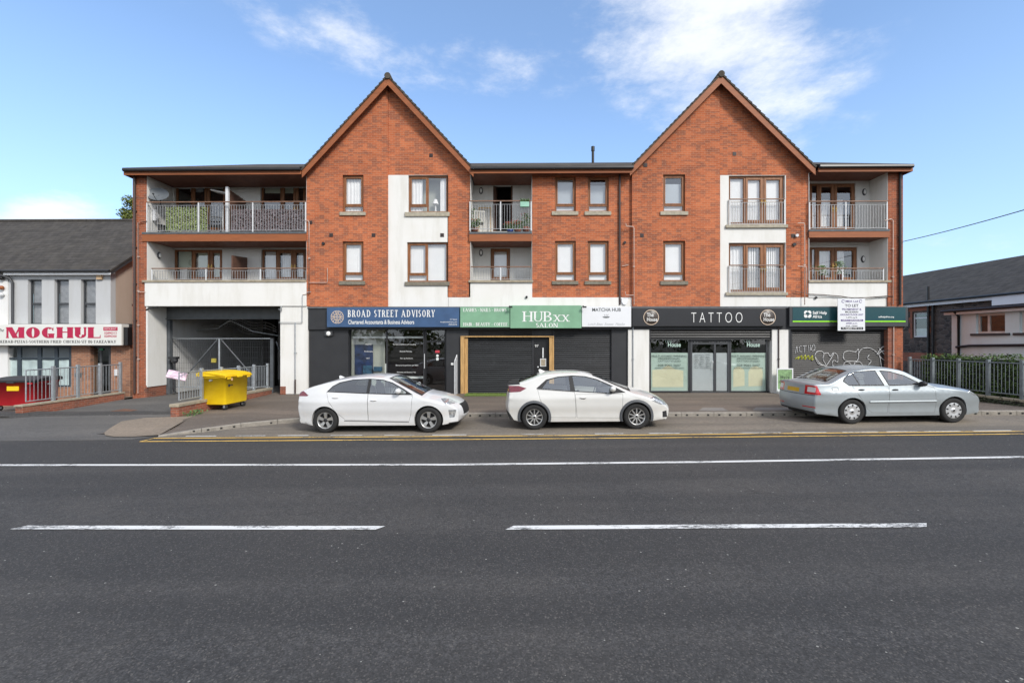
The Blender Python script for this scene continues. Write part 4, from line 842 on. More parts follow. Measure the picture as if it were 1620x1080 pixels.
p = at(988, 476.5, FC-.08); m = MB(); m.prism([(p.x-.13, p.z+.12), (p.x-.13, p.z-.02), (p.x-.05, p.z-.14), (p.x+.05, p.z-.14), (p.x+.13, p.z-.02), (p.x+.13, p.z+.12)], FC-.12, FC-.001); part(m, "alarm_box", M['signwhite'], .01)
# ------------------------------------------------------------------ car park entrance
m = MB(); Y1 = F+1.03
m.box(PX(232)-.02, PX(232)+.001, F+.004, F+9, .0, 3.75); part(m, "white_wall", M['block'])
m = bxp(231, 484, 233.5, 612, F-.01, F+1.0); part(m, "white_wall", W_)
x0 = PX(232)+.012; m = MB(); m.box(PX(231)-.02, x0, F-.018, F+1.02, -.1, .48); part(m, "brick_plinth", M['brick_old'])
m = MB(); m.box(PX(232)+.002, PX(488), F+8.4, F+8.6, -.1, 3.9); part(m, "back_wall", M['block'])
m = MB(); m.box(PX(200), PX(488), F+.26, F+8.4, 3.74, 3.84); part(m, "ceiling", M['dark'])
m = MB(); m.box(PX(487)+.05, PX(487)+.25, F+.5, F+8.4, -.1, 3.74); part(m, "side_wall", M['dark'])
a = rect(262, 484, 446, 504, F+1.0); m = MB(); m.box(a[0], a[1], F+1.0, F+1.02, a[2], 3.735); m.box(a[0], a[1], F+.92, F+1.12, a[2]-.02, a[2]); part(m, "steel_beam", plain("grey steel", (.13, .14, .145), .5, .2, 4))
a = rect(262, 506, 269, 535, F+1.05); m = MB(); m.box(a[0]+.02, a[1], F+1.03, F+1.2, .0, a[3]); part(m, "steel_column", M['slab'])
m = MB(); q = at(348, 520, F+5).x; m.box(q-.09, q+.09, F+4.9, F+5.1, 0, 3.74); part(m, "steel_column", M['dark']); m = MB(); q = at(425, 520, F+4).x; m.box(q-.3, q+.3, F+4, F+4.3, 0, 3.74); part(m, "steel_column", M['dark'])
m = bxp(443.5, 484.3, 487, 623, F-.0, F+.45); part(m, "white_pillar", W_); m = bxp(443.2, 611, 452, 623.5, F-.006, F+.46); part(m, "brick_plinth", M['brick_old'])
pipe([(467, 510), (467, 606)], .02, M['galv'], "waste_pipe"); pipe([(467, 600), (467, 622)], .032, M['brownpipe'], "waste_pipe"); pipe([(441, 489), (445, 492), (445, 484)], .02, M['galv'], "waste_pipe")
pipe([(231, 490), (236, 488), (250, 485.5)], .03, M['black'], "waste_pipe", F-.03)
# sagging net and pipes under the ceiling
m = MB(); n0 = MB()
random.seed(3)
def sag(px, t): return 512+6*math.sin(px*.045+t*2)+9*t+3*math.sin(px*.13+t)
for j in range(5): m.tube([at(px, sag(px, j/4), F+3.2+.3*j) for px in range(276, 442, 9)], .014, 5)
for px in range(276, 442, 12): m.tube([at(px, sag(px, j/4), F+3.2+.3*j) for j in range(5)], .012, 5)
part(m, "safety_net", M['rail'])
m = MB(); m.tube([at(364, 506, F+2.4), at(400, 524, F+2.6), at(442, 531, F+3)], .03, 6); m.tube([at(272, 523, F+3), at(300, 524, F+3), at(345, 519, F+2.6), at(364, 506, F+2.4)], .025, 6); part(m, "hanging_pipe", M['galv'])
# ------------------------------------------------------------------ shop fronts
SY = F+.3
def panel(px0, py0, px1, py1, Y, mat, name, th=.15, bev=.0): return part(bxp(px0, py0, px1, py1, Y, Y+th), name, mat, bev)
ZFL = .10
def shutter(px0, py0, px1, py1, Y, mat, pitch=.078):
    x0, x1, z0, z1 = rect(px0, py0, px1, py1, Y); n = int((z1-z0)/pitch); pr = []
    m = MB(); vs = []
    for i in range(n):
        b = z0+(z1-z0)*i/n; h = (z1-z0)/n
        for dz, dy in ((0, .0), (.08, -.004), (.3, -.016), (.55, -.019), (.82, -.010), (.93, .006)): vs.append((dz*h+b, Y+dy))
    vs.append((z1, Y))
    q = [(x, y, z) for z, y in vs for x in (x0, x1)]
    m.add(q, [(2*i, 2*i+1, 2*i+3, 2*i+2) for i in range(len(vs)-1)]); m.box(x0, x1, Y-.02, Y+.03, z0-.06, z0)
    m.box(x0-.06, x0, Y-.04, Y+.05, z0-.06, z1, 1); m.box(x1, x1+.06, Y-.04, Y+.05, z0-.06, z1, 1)
    return m.build("roller_shutter", [mat, M['charcoal']], AP)
CH = M['charcoal']
# header strip under the first floor
m = MB(); m.box(PX(487.2), PX(1432), F+.02, F+.5, PZ(521), PZ(485.2)); part(m, "shop_header", CH)
m = MB(); m.box(PX(487), PX(1415), F-.03, F+.019, PZ(487.6), PZ(485.1)); part(m, "flashing", M['slab'])
panel(487.3, 519, 551, 622, F+.10, CH, "shop_pier", .4)
panel(706, 519, 741, 623, F+.12, CH, "shop_pier", .4); panel(967.5, 519, 993.5, 622, F+.12, CH, "shop_pier", .4)
panel(993.8, 516, 1027, 622, F+.04, W_, "white_pillar", .5); panel(1221.5, 515, 1247.5, 622, F+.04, W_, "white_pillar", .5)
panel(1404.8, 514, 1414.4, 621, F-.012, M['brick_old'], "brick_pier", .3)
panel(1247.7, 512, 1250.5, 621, F+.03, M['dgrey'], "shop_pier", .4)
pipe([(1001.5, 516), (1001.5, 621)], .02, M['galv'], "waste_pipe", F+.01); pipe([(1232, 515), (1232, 621)], .022, M['brownpipe'], "waste_pipe", F+.01); pipe([(1413.8, 516), (1413.8, 606)], .018, M['pvc'], "waste_pipe", F-.05)
# advisory office window and door
def glazing(name, r, Y, ups, rows, fw, mat, gmat, dep=.06):
    x0, x1, z0, z1 = rect(*r, Y); w = MB(); xs = [x0+fw/2]+[at(p, 560, Y).x for p in ups]+[x1-fw/2]
    for q in xs: w.box(q-fw/2, q+fw/2, Y, Y+dep, z0, z1)
    for a, b in zip(xs, xs[1:]):
        for zz in [z0+fw/2]+[at(800, p, Y).z for p in rows]+[z1-fw/2]: w.box(a+fw/2, b-fw/2, Y+.001, Y+dep-.001, zz-fw/2, zz+fw/2)
    o = part(w, name, mat, .004); g_ = MB(); g_.box(x0+fw*.7, x1-fw*.7, Y+.025, Y+.031, z0+fw*.7, z1-fw*.7); part(g_, "pane", gmat, parent=o); return o
w1 = glazing("shopfront_window", (551.5, 519.5, 671.5, 622), F+.28, (612,), (), .055, CH, M['clear'])
d1 = glazing("shop_door", (672, 519.5, 706, 622.5), F+.28, (), (540,), .07, M['black'], M['glass_dark'])
p = at(681, 573, F+.24); m = MB(); m.tube([(p.x-.25, p.y, p.z-.25), (p.x-.25, p.y, p.z+.35)], .015); part(m, "handle", M['metalbar'], parent=d1)
p = at(692, 556, F+.275); m = MB(); m.box(p.x-.09, p.x+.09, p.y, p.y+.003, p.z-.05, p.z+.05); m.lathe([(0, .0), (.055, .0)], (p.x, p.y, p.z-.17), 'y', 16, 1); m.box(p.x-.05, p.x+.05, p.y, p.y+.003, p.z-.36, p.z-.25, 1); part(m, "sticker", [plain("red sticker", (.5, .05, .07), .5), M['paper']], parent=d1)
for px, py, s_, w_ in ((640, 544.5, "Succession Advisory and Consulting", 36), (642, 555.5, "Business Planning", 19), (643, 566.5, "Start up Assistance", 20), (644, 577.5, "Business Acquisitions and Sales", 36), (643, 588.5, "Personal and Business Tax", 30), (583, 544.5, "Payroll", 9), (583, 555.5, "Bookkeeping", 13), (582, 566.5, "VAT", 6)):
    p = at(px, py, F+.27); text(w1, s_, (p.x, p.z), .05, M['letter'], w_/38.5, F+.27)
def room(px0, px1, depth, wallmat, lm):
    x0, x1 = PX(px0), PX(px1); m = MB(); y0 = F+.36; z0 = .15; z1 = PZ(519)
    m.quad((x0, y0+depth, z0), (x1, y0+depth, z0), (x1, y0+depth, z1), (x0, y0+depth, z1), 0); m.quad((x0, y0, z0), (x0, y0+depth, z0), (x0, y0+depth, z1), (x0, y0, z1), 1); m.quad((x1, y0, z0), (x1, y0+depth, z0), (x1, y0+depth, z1), (x1, y0, z1), 0)
    m.quad((x0, y0, z0), (x1, y0, z0), (x1, y0+depth, z0), (x0, y0+depth, z0), 2); m.quad((x0, y0, z1), (x1, y0, z1), (x1, y0+depth, z1), (x0, y0+depth, z1), 2)
    return m.build("room", [wallmat, lm, M['dark']], AP, recalc=False)
rm = room(551, 707, 2.4, M['brownroom'], M['room'])
m = MB(); q = at(553, 560, F+.6); m.box(PX(552), PX(600), F+.75, F+.8, .2, PZ(521)); part(m, "partition", M['room'], parent=rm)
a = rect(561, 545, 590, 592, F+.7); m = MB(); m.box(a[0], a[1], F+.7, F+.72, a[2], a[3]); part(m, "poster", M['poster'], parent=rm)
a = rect(553, 532, 671, 535, F+.45); m = MB(); m.box(a[0], a[1], F+.45, F+.5, a[2], a[3]); part(m, "film_band", M['paper'], parent=rm)  # white film band across the office window, not a lamp
a = rect(640, 596, 671, 598.5, F+.7); m = MB(); m.box(a[0]-1, a[1], F+.7, F+1.1, a[2], a[3]); part(m, "desk", M['paper'], parent=rm)
a = rect(575, 578, 588, 592, F+.6); m = MB(); m.box(a[0], a[1], F+.55, F+.66, a[2], a[3]); a = rect(591, 580, 604, 587, F+.55); m.box(a[0], a[1], F+.55, F+.62, a[2], a[3]); part(m, "folders", M['bluebox'], parent=rm)
a = rect(599, 575, 611, 592, F+.8); m = MB(); m.box(a[0], a[1], F+.8, F+.9, a[2], a[3]); part(m, "papers", M['paper'], parent=rm)
p = at(521, 527.5, F+.1); m = MB(); m.box(p.x-.16, p.x+.16, F+.0, F+.1, p.z-.10, p.z+.10); fl = part(m, "floodlight", M['dgrey'], .015); m = MB(); m.lathe([(0, F-.012), (.075, F-.012), (.09, F+.001)], (p.x, 0, p.z), 'y', 16); part(m, "lens", M['letter'], parent=fl)
p = at(715.5, 575.5, F+.1); m = MB(); m.box(p.x-.05, p.x+.05, F+.09, F+.12, p.z-.05, p.z+.05); part(m, "keypad", M['letter'])
# salon: shutter, timber surround, door, shutter
shutter(741, 519, 842, 622, F+.22, M['shutter']); shutter(877, 519, 966, 622, F+.22, M['shutter'])
panel(842.5, 519, 876.5, 622, F+.27, CH, "shop_pier", .3)
a = rect(844, 536, 868, 622, F+.25); m = MB(); m.box(a[0], a[1], F+.22, F+.265, a[2], a[3]); sd = part(m, "salon_door", M['black'], .008)
m = MB(); a = rect(854.5, 567, 864, 579.5, F+.21); m.box(a[0], a[1], F+.20, F+.218, a[2], a[3]); part(m, "letter_box", M['metalbar'], parent=sd); m = MB(); m.box(a[0]+.035, a[1]-.035, F+.195, F+.199, a[2]+.03, a[3]-.03); part(m, "letter_flap", M['coping'], parent=sd)
m = MB(); a = rect(858, 550, 860, 566, F+.2); m.box(a[0], a[1], F+.17, F+.2, a[2], a[3]); part(m, "pull_handle", M['metalbar'], parent=sd)
p = at(851, 580.5, F+.2); m = MB(); m.ball((p.x, F+.2, p.z), .035, .04, .035); part(m, "door_knob", M['metalbar'], parent=sd)
p = at(849, 547, F+.215); text(sd, "97", (p.x, p.z), .10, M['letter'], .15, F+.218)
m = MB()
def timber(px0, py0, px1, py1, y0, y1): a = rect(px0, py0, px1, py1, y0); m.box(a[0], a[1], y0, y1, a[2], a[3])
timber(728.5, 533.5, 734.5, 622.5, F+.02, F+.11); timber(735, 534, 740, 622.5, F+.09, F+.17); timber(869, 534, 873.2, 622, F+.03, F+.12); timber(873.6, 533.6, 876.4, 622, F+.06, F+.16)
timber(728.5, 531.4, 876.4, 533.2, F+.015, F+.18); part(m, "timber_surround", M['pine'], .006)
# tattoo studio
shutter(1029, 516, 1220, 535, F+.12, M['shutterg'], .09)
TG = M['dgrey']
tw1 = glazing("shopfront_window", (1027.5, 535.5, 1091, 620), F+.2, (), (), .05, TG, M['clear']); tw2 = glazing("shopfront_window", (1155, 535.5, 1221, 620), F+.2, (1213,), (), .05, TG, M['clear'])
td = glazing("shop_door", (1092, 537, 1154.5, 622.5), F+.2, (1131,), (543,), .085, TG, M['clear'])
m = MB(); p = at(1128, 577, F+.15); m.tube([(p.x, p.y+.05, p.z+.14), (p.x, p.y, p.z+.14), (p.x, p.y, p.z-.14), (p.x, p.y+.05, p.z-.14)], .016); part(m, "handle", M['metalbar'], parent=td)
room(1028, 1221, 1.0, M['dark'], M['dark'])
for o_, r in ((tw1, (1030, 558, 1089, 618)), (tw2, (1156, 558, 1211.5, 618))):
    a = rect(*r, F+.24); m = MB(); m.box(a[0], a[1], F+.236, F+.240, a[2], a[3]); part(m, "frosted_film", M['film'], parent=o_)
a = rect(1094, 558, 1129, 618, F+.24); m = MB(); m.box(a[0], a[1], F+.236, F+.24, a[2], a[3]); a = rect(1133, 558, 1151, 618, F+.24); m.box(a[0], a[1], F+.236, F+.24, a[2], a[3]); part(m, "frosted_film", M['greyfilm'], parent=td)
def films(o_, pts):
    m = MB(); m.prism([(at(x, y, F+.234).x, at(x, y, F+.234).z) for x, y in pts], F+.2325, F+.2345); part(m, "yellow_panel", M['yellowfilm'], parent=o_)
films(tw1, [(1032, 585), (1046, 584), (1057, 577), (1068, 584), (1081, 586), (1081, 612), (1032, 612)]); films(tw2, [(1160, 586), (1163, 581), (1170, 580), (1176, 583), (1178, 588), (1178, 610), (1160, 612)]); films(tw2, [(1184, 588), (1188, 581), (1196, 579), (1205, 582), (1207, 588), (1206, 610), (1184, 611)])
for o_, cx_ in ((tw1, 1059), (tw2, 1184)):
    for py, s_, w_, h_ in ((563, "MULTI AWARD WINNING", 55, .085), (567, "PROFESSIONAL", 34, .07), (571, "TATTOO STUDIO", 36, .07), (577.5, "028 9065 5657", 36, .085), (581.5, "www.tattoostudio.com", 46, .06)):
        p = at(cx_, py, F+.195); text(o_, s_, (p.x, p.z), h_, M['filmink'], w_/38.6, F+.197)
    p = at(cx_+6, 545, F+.195); text(o_, "House", (p.x+.05, p.z), .17, M['frostink'], .52, F+.197, bold=.015); text(o_, "The", (p.x-.22, p.z+.17), .13, M['frostink'], .28, F+.197, bold=.01)
for k, s_ in enumerate(("OPENING TIMES", "Mon  10am - 6pm", "Tue  10am - 6pm", "Wed  10am - 6pm", "Thu  10am - 6pm", "Fri  10am - 6pm", "Sat  10am - 5pm", "Sun  CLOSED")):
    p = at(1111, 561+2.9*k, F+.195); text(td, s_, (p.x, p.z), .045, M['filmink'], 24/38.6, F+.197)
# charity shop shutter with spray painted tags
shg = shutter(1252.5, 516, 1403, 622, F+.2, M['shutterg'])
def spray(px_pts, mat, r=.018):
    m = MB(); P_ = [at(a, b, F+.172) for a, b in px_pts]; out = []
    for i in range(len(P_)-1):
        p0, p1, p2, p3 = P_[max(i-1, 0)], P_[i], P_[i+1], P_[min(i+2, len(P_)-1)]
        for k in range(6):
            t = k/6; out.append(.5*((2*p1)+(p2-p0)*t+(2*p0-5*p1+4*p2-p3)*t*t+(3*p1-p0-3*p2+p3)*t**3))
    out.append(P_[-1]); m.tube(out, r, 5); part(m, "graffiti", mat, parent=shg)
G = lambda x, y: (1230+x*220/1485, 460+y*160/1080)
for s_ in ([(190, 670), (205, 590), (215, 660)], [(255, 590), (235, 600), (235, 640), (258, 650)], [(270, 590), (310, 585)], [(290, 588), (288, 655)], [(330, 580), (335, 650)], [(352, 575), (350, 640), (385, 570), (400, 620), (370, 640), (352, 610)]): spray([G(*q) for q in s_], M['graff'], .010)
spray([G(*q) for q in [(190, 725), (230, 700), (215, 730), (260, 690), (255, 730), (300, 685), (290, 735), (330, 690), (340, 730), (375, 690), (365, 740), (390, 720)]], M['graffy'], .014)
for s_ in ([(530, 800), (440, 780), (400, 700), (420, 650), (470, 645), (495, 675), (485, 730), (520, 790)], [(490, 670), (540, 665), (560, 700), (600, 660), (640, 690), (640, 760), (600, 740), (585, 790), (640, 810)], [(520, 800), (560, 740), (600, 670)], [(700, 720), (710, 660), (760, 640), (830, 650), (865, 625), (855, 740), (780, 750), (720, 740), (700, 700)], [(700, 810), (720, 760), (770, 770), (800, 810), (830, 765), (880, 760), (920, 810)], [(860, 680), (900, 620), (980, 610), (1050, 650), (1090, 700), (1110, 820)], [(980, 680), (960, 720), (1000, 750), (970, 790), (985, 810)], [(1060, 680), (1120, 600), (1180, 610), (1200, 680), (1150, 740), (1080, 680), (1130, 640), (1190, 660)], [(1080, 610), (1150, 690), (1170, 740)], [(1230, 715), (1270, 745), (1220, 790), (1200, 820)], [(1140, 790), (1150, 810)], [(400, 700), (450, 770), (540, 820)]): spray([G(*q) for q in s_], M['graff'], .013)
# ------------------------------------------------------------------ shop signs
def sign(r, Y0, Y1, mat, label, name="shop_sign", bevel=.008, group="shop signs along the fascia"):
    x0, x1, z0, z1 = rect(*r, Y0); m = MB(); m.box(x0, x1, Y0, Y1, z0, z1)
    return tag(m.build(name, mat, None, bevel), label, "sign", group)
def st(o, s, cx, cy, hpx, wpx, Y, mat, font=text, **k):
    p = at(cx, cy, Y); s1 = Y/FPX; return font(o, s, (p.x, p.z), hpx*s1, mat, wpx*s1, Y, **k)
YS = F-.15; YT = YS-.004
s = sign((517, 486.3, 726.5, 517.3), YS, F+.0185, M['signblue'], "long dark blue office sign with a round lattice emblem and pale lettering")
st(s, "BROAD STREET ADVISORY", 619, 495.8, 11, 138, YT, M['letter'], serif, T=.22, t=.09, sf=.07, gap=.34)
st(s, "Chartered Accountants & Business Advisors", 603, 509.2, 6.4, 105, YT, M['letter'], bold=.012)
for k, (t_, w_) in enumerate((("101 Station", 11), ("broadstreetadvisory.com", 26), ("028 90 655 700", 13))): p = at(723, 505+4.1*k, YT); text(s, t_, (p.x, p.z), .055, M['letter'], w_/39, YT, align='RIGHT')
p = at(533.5, 501.5, YT); m = MB()
def ringseg(m, c, r, w, a0, a1, Y, n=16):
    for i in range(n):
        q = []
        for a, rr in ((a0+(a1-a0)*i/n, r), (a0+(a1-a0)*(i+1)/n, r), (a0+(a1-a0)*(i+1)/n, r-w), (a0+(a1-a0)*i/n, r-w)): q.append((c.x+rr*math.cos(a), Y, c.z+rr*math.sin(a)))
        m.add(q, [(0, 1, 2, 3)])
for qd in range(4):
    a0 = qd*math.pi/2+.09
    for r in (.265, .15): ringseg(m, p, r, .024, a0, a0+math.pi/2-.18, YT)
    for a in (a0+.25, a0+.70, a0+1.15):
        d = Vector((math.cos(a), 0, math.sin(a))); m.obox(p+d*.165+Vector((0, .001, 0)), d*.07, Vector((-d.z, 0, d.x))*.012, (0, .001, 0))
m.box(p.x-.03, p.x-.012, YT-.001, YT+.001, p.z-.26, p.z+.26); m.box(p.x+.012, p.x+.03, YT-.001, YT+.001, p.z-.26, p.z+.26); m.box(p.x-.26, p.x-.03, YT-.0015, YT+.0005, p.z-.012, p.z+.012); m.box(p.x+.03, p.x+.26, YT-.0015, YT+.0005, p.z-.012, p.z+.012)
m.build("emblem", M['gold'], s)
s = sign((728, 485.4, 806.6, 517.8), YS, F+.0185, M['signgreen'], "small sage green sign reading lashes nails brows, left of the big green one")
st(s, "LASHES - NAILS - BROWS", 767, 490.2, 5.2, 68, YT, M['letter'], serif, T=.22, t=.08, sf=.08); st(s, "HAIR - BEAUTY - COFFEE", 768, 512.8, 5.2, 70, YT, M['letter'], serif, T=.22, t=.08, sf=.08)
s = sign((807.2, 483, 920, 519), YS-.05, F+.0185, M['signgreen'], "big sage green salon sign in the middle of the shop row")
st(s, "HUBxx", 864, 500.5, 16, 72, YT-.05, M['letter'], serif, T=.15, t=.055, sf=.11, gap=.16); st(s, "SALON", 865, 514.3, 6.6, 34, YT-.05, M['letter'], serif, T=.2, t=.08, sf=.08)
m = MB()
for px in (806, 922):
    p = at(px, 486, YS-.05); m.tube([(p.x, F+.0, p.z+.03), (p.x, YS-.12, p.z+.05), (p.x+.06, YS-.2, p.z)], .018); m.box(p.x-.02, p.x+.12, YS-.24, YS-.17, p.z-.03, p.z+.03)
m.build("sign_light", M['black'], s)
s = sign((920.6, 484.8, 998.6, 516.8), YS, F+.0185, M['signwhite'], "white cafe sign with grey lettering, right of the green salon sign")
st(s, "MATCHA HUB", 959.5, 489.8, 5.2, 45, YT, M['greyink'], bold=.012); st(s, "Lunch Bites  Sweets  Matcha", 959, 512.4, 3.8, 58, YT, M['lightink'], shear=.4)
p = at(959, 501.5, YT); m = MB(); m.prism([(p.x-.15, p.z+.02), (p.x-.10, p.z-.025), (p.x, p.z-.035), (p.x+.10, p.z-.025), (p.x+.15, p.z+.02)], YT-.001, YT+.003)
for k in (-1, 0, 1): m.prism([(p.x+k*.05-.012, p.z+.05), (p.x+k*.05, p.z+.04), (p.x+k*.08+.012, p.z+.11), (p.x+k*.08, p.z+.115)], YT-.001, YT+.003)
m.build("emblem", M['greyink'], s)
s = sign((1000.5, 487.5, 1243, 516), YS+.02, F+.0185, M['signdark'], "long dark grey tattoo sign with a round bronze emblem at each end")
YQ = YS+.016
st(s, "T A T T O O", 1134, 502, 16.2, 80, YQ-.01, M['letter'], bold=-.016)
for px in (1030, 1214.5):
    p = at(px, 501.8, YQ); m = MB(); m.lathe([(.0, YQ-.015), (.30, YQ-.015), (.315, YQ+.002)], (p.x, 0, p.z), 'y', 32); e = m.build("emblem", M['emblem'], s)
    m = MB(); m.lathe([(.285, YQ-.017), (.31, YQ-.017)], (p.x, 0, p.z), 'y', 32); m.build("emblem_ring", M['gold'], e)
    text(e, "The", (p.x-.04, p.z+.10), .15, M['letter'], .27, YQ-.018, bold=.01); text(e, "House", (p.x+.04, p.z-.08), .15, M['letter'], .42, YQ-.018, bold=.01)
s = sign((1249, 485.2, 1436.5, 516.3), YS+.05, F+.0185, M['dgrey'], "dark teal charity sign with a lime strip in a grey frame")
Y3 = YS+.046; a = rect(1254, 486.2, 1432.5, 507, Y3); m = MB(); m.box(a[0], a[1], Y3-.004, Y3+.004, a[2], a[3]); m.build("sign_face", M['signteal'], s)
a = rect(1254, 507.2, 1432.5, 509.3, Y3); m = MB(); m.box(a[0], a[1], Y3-.006, Y3+.003, a[2], a[3]); m.build("lime_strip", M['lime'], s)
st(s, "Self Help", 1297, 494.5, 4.4, 22, Y3-.006, M['letter'], bold=.02); st(s, "Africa", 1293, 500.5, 4.4, 14.5, Y3-.006, M['letter'], bold=.02); st(s, "selfhelpafrica.org", 1402, 501, 2.3, 24, Y3-.006, M['letter'], bold=.02)
p = at(1277.5, 497, Y3); m = MB(); k = Y3/FPX
for dx, dy, r in ((-2.2, 2.4, 3.4), (2.6, 2.6, 3.2), (-2.6, -2.4, 3.0), (2.6, -2.2, 3.4)): m.lathe([(0, Y3-.006), (r*k, Y3-.006)], (p.x+dx*k, 0, p.z+dy*k), 'y', 18)
e = m.build("emblem", M['letter'], s); m = MB(); m.add([(p.x+x*k, Y3-.009, p.z+y*k) for x, y in ((-2.6, 2.8), (0, 3.4), (2.4, 2.4), (3.2, .6), (1.8, -.4), (1.4, -2.4), (.4, -3.4), (-.4, -1.6), (-.8, .2), (-2.8, .6))], [list(range(10))]); m.build("emblem_shape", M['signteal'], e)
# to let board
YB = F-.34; a = rect(1325.5, 472, 1368.5, 523, YB); m = MB(); m.box(a[0], a[1], YB, YB+.02, a[2], a[3]); m.box(a[0]+.3, a[0]+.34, YB+.021, F-.05, a[3]-.25, a[3]-.2); m.box(a[1]-.34, a[1]-.3, YB+.021, F-.05, a[3]-.25, a[3]-.2)
m.box(a[0]+.25, a[0]+.30, YB+.021, YB+.05, a[2]+.02, a[3]-.02); m.box(a[1]-.30, a[1]-.25, YB+.021, YB+.05, a[2]+.02, a[3]-.02)
s = tag(m.build("to_let_board", M['signwhite']), "white to let board with purple print hung over the teal charity sign", "sign")
YU = YB-.003
for t_, cy, h, w, mt in (("MEA Ltd", 476.5, 2.9, 19, 'purple'), ("TO LET", 483.2, 4.0, 21, 'ink'), ("PROMINENT &", 489.2, 3.0, 30, 'purple'), ("MODERN", 493.4, 2.6, 20, 'ink'), ("GROUND FLOOR UNIT", 497.6, 2.6, 36, 'purple'), ("1,675 sq ft", 502, 2.1, 17, 'ink'), ("6000 p.m.", 511.2, 2.3, 18, 'purple'), ("incl. rates", 515.2, 2.0, 18, 'ink')): st(s, t_, 1347.5, cy, h, w, YU, M[mt], bold=.015)
for t_, cy, h, mt in (("NEWLY REFURBISHED", 506.6, 2.8, 'purple'), ("T: 02890 777 111", 519.3, 3.8, 'ink')):
    p0, p1, q0, q1 = rect(1330.5, cy-h/2, 1365.5, cy+h/2, YU); m = MB(); m.box(p0, p1, YU-.002, YU+.002, q0, q1); m.build("print_band", M[mt], s); st(s, t_, 1348, cy, h*.62, 30, YU-.004, M['letter'], bold=.015)
for px in (1334, 1361.5):
    p = at(px, 476.5, YU); m = MB(); ringseg(m, p, .065, .02, .3, 5.6, YU, 14); m.build("print_ring", M['purple'], s)
# ------------------------------------------------------------------ takeaway on the left
YM = 19.6; xr = at(175, 480, YM).x; xl = xr-9.5
TK = empty("takeaway_building", (xr-3, YM, 0), "grey rendered slate roofed takeaway with three narrow upper windows", "building")
ws = [rect(44, 442, 66, 513, YM), rect(86, 442, 109, 513, YM), rect(128, 442, 151.5, 513, YM)]
zs = at(80, 546, YM).z; zt_ = at(80, 426, YM).z; xn = at(14, 480, YM).x
wall("front_wall", [(xn, zs), (xr, zs), (xr, zt_), (xn, zt_)], ws, YM, M['grey'], TK, .25, .16)
m = MB(); yr, zr_ = YM+4.2, at(80, 351, YM+4.2).z; y2 = 2*yr-YM
m.add([(xr-.001, YM+.26, -.3), (xr-.001, y2, -.3), (xr-.001, y2, zt_), (xr-.001, yr, zr_-.08), (xr-.001, YM+.26, zt_), (xr-.25, YM+.26, -.3), (xr-.25, y2, -.3), (xr-.25, y2, zt_), (xr-.25, yr, zr_-.08), (xr-.25, YM+.26, zt_)], [(0, 1, 2, 3, 4), (9, 8, 7, 6, 5), (0, 4, 9, 5)]); part(m, "gable_wall", M['buff'], parent=TK)
for x0, x1, z0, z1 in ws:
    m = MB(); f_ = .06; y0 = YM+.12; zm = z0+(z1-z0)*.46
    for a, b, c, d in ((x0+.003, x0+f_, z0, z1), (x1-f_, x1-.003, z0, z1), (x0+f_, x1-f_, z0, z0+f_), (x0+f_, x1-f_, z1-f_, z1), (x0+f_, x1-f_, zm-.05, zm+.05)): m.box(a, b, y0, y0+.06, c, d)
    w = part(m, "window", M['dgrey'], .005, TK); m = MB(); m.box(x0+.05, x1-.05, y0+.02, y0+.025, z0+.05, z1-.05); part(m, "pane", M['glass_dark'], parent=w)
    m = MB(); m.box(x0, x1, y0+.12, y0+.13, z0, z1); part(m, "blind", plain("pinkish blind", (.50, .43, .45), .8, .25, 5), parent=w); m = MB(); m.box(x0-.02, x1+.02, YM-.03, YM+.115, z0-.06, z0-.002); part(m, "sill", M['stone'], parent=w)
def tk_roof(xa, xb, mat, parent, name="roof"):
    m = MB(); e = .25; ze = zt_+.0; sl_ = (zr_-ze)/(yr-YM); za = ze-e*sl_+.12
    vs = [(xa, YM-e, za), (xb, YM-e, za), (xb, yr, zr_+.05), (xa, yr, zr_+.05), (xa, y2+e, za), (xb, y2+e, za)]
    m.add(vs+[(x, y, z-.09) for x, y, z in vs], [(0, 1, 2, 3), (3, 2, 5, 4), (6, 9, 8, 7), (9, 10, 11, 8), (0, 6, 7, 1), (1, 7, 8, 2), (2, 8, 11, 5), (0, 3, 9, 6), (3, 4, 10, 9), (4, 5, 11, 10)])
    o = part(m, name, mat, parent=parent); m = MB(); m.tube([(xa, yr, zr_+.05), (xb, yr, zr_+.05)], .10, 8); part(m, "ridge_tile", mat, parent=o); return za
za = tk_roof(xn, xr+.22, M['slate'], TK)
m = MB(); m.box(xn, xr+.19, YM-.22, YM-.19, za-.2, za-.09); m.box(xn, xr+.19, YM-.189, YM-.001, za-.115, za-.1); part(m, "fascia_board", M['signwhite'], parent=TK)
m = MB(); m.tube([(xn, YM-.28, za-.05), (xr+.2, YM-.28, za-.05)], .055, 8); part(m, "gutter", M['black'], parent=TK)
m = MB()
for s_ in (1,):
    m.add([(xr+.20, YM-.2, za-.20), (xr+.20, yr, zr_-.22), (xr+.20, yr, zr_-.04), (xr+.20, YM-.2, za-.02), (xr+.17, YM-.2, za-.20), (xr+.17, yr, zr_-.22), (xr+.17, yr, zr_-.04), (xr+.17, YM-.2, za-.02)], [(0, 1, 2, 3), (7, 6, 5, 4), (0, 4, 5, 1), (3, 2, 6, 7), (0, 3, 7, 4)])
part(m, "barge_board", M['dgrey'], parent=TK)
p = at(19, 420, YM-.1); m = MB(); m.tube([(p.x-.55, YM-.28, za-.1), (p.x-.1, YM-.09, za-.35), (p.x, YM-.08, za-.5), (p.x, YM-.08, zs)], .05, 8); part(m, "downpipe", M['dgrey'], parent=TK)
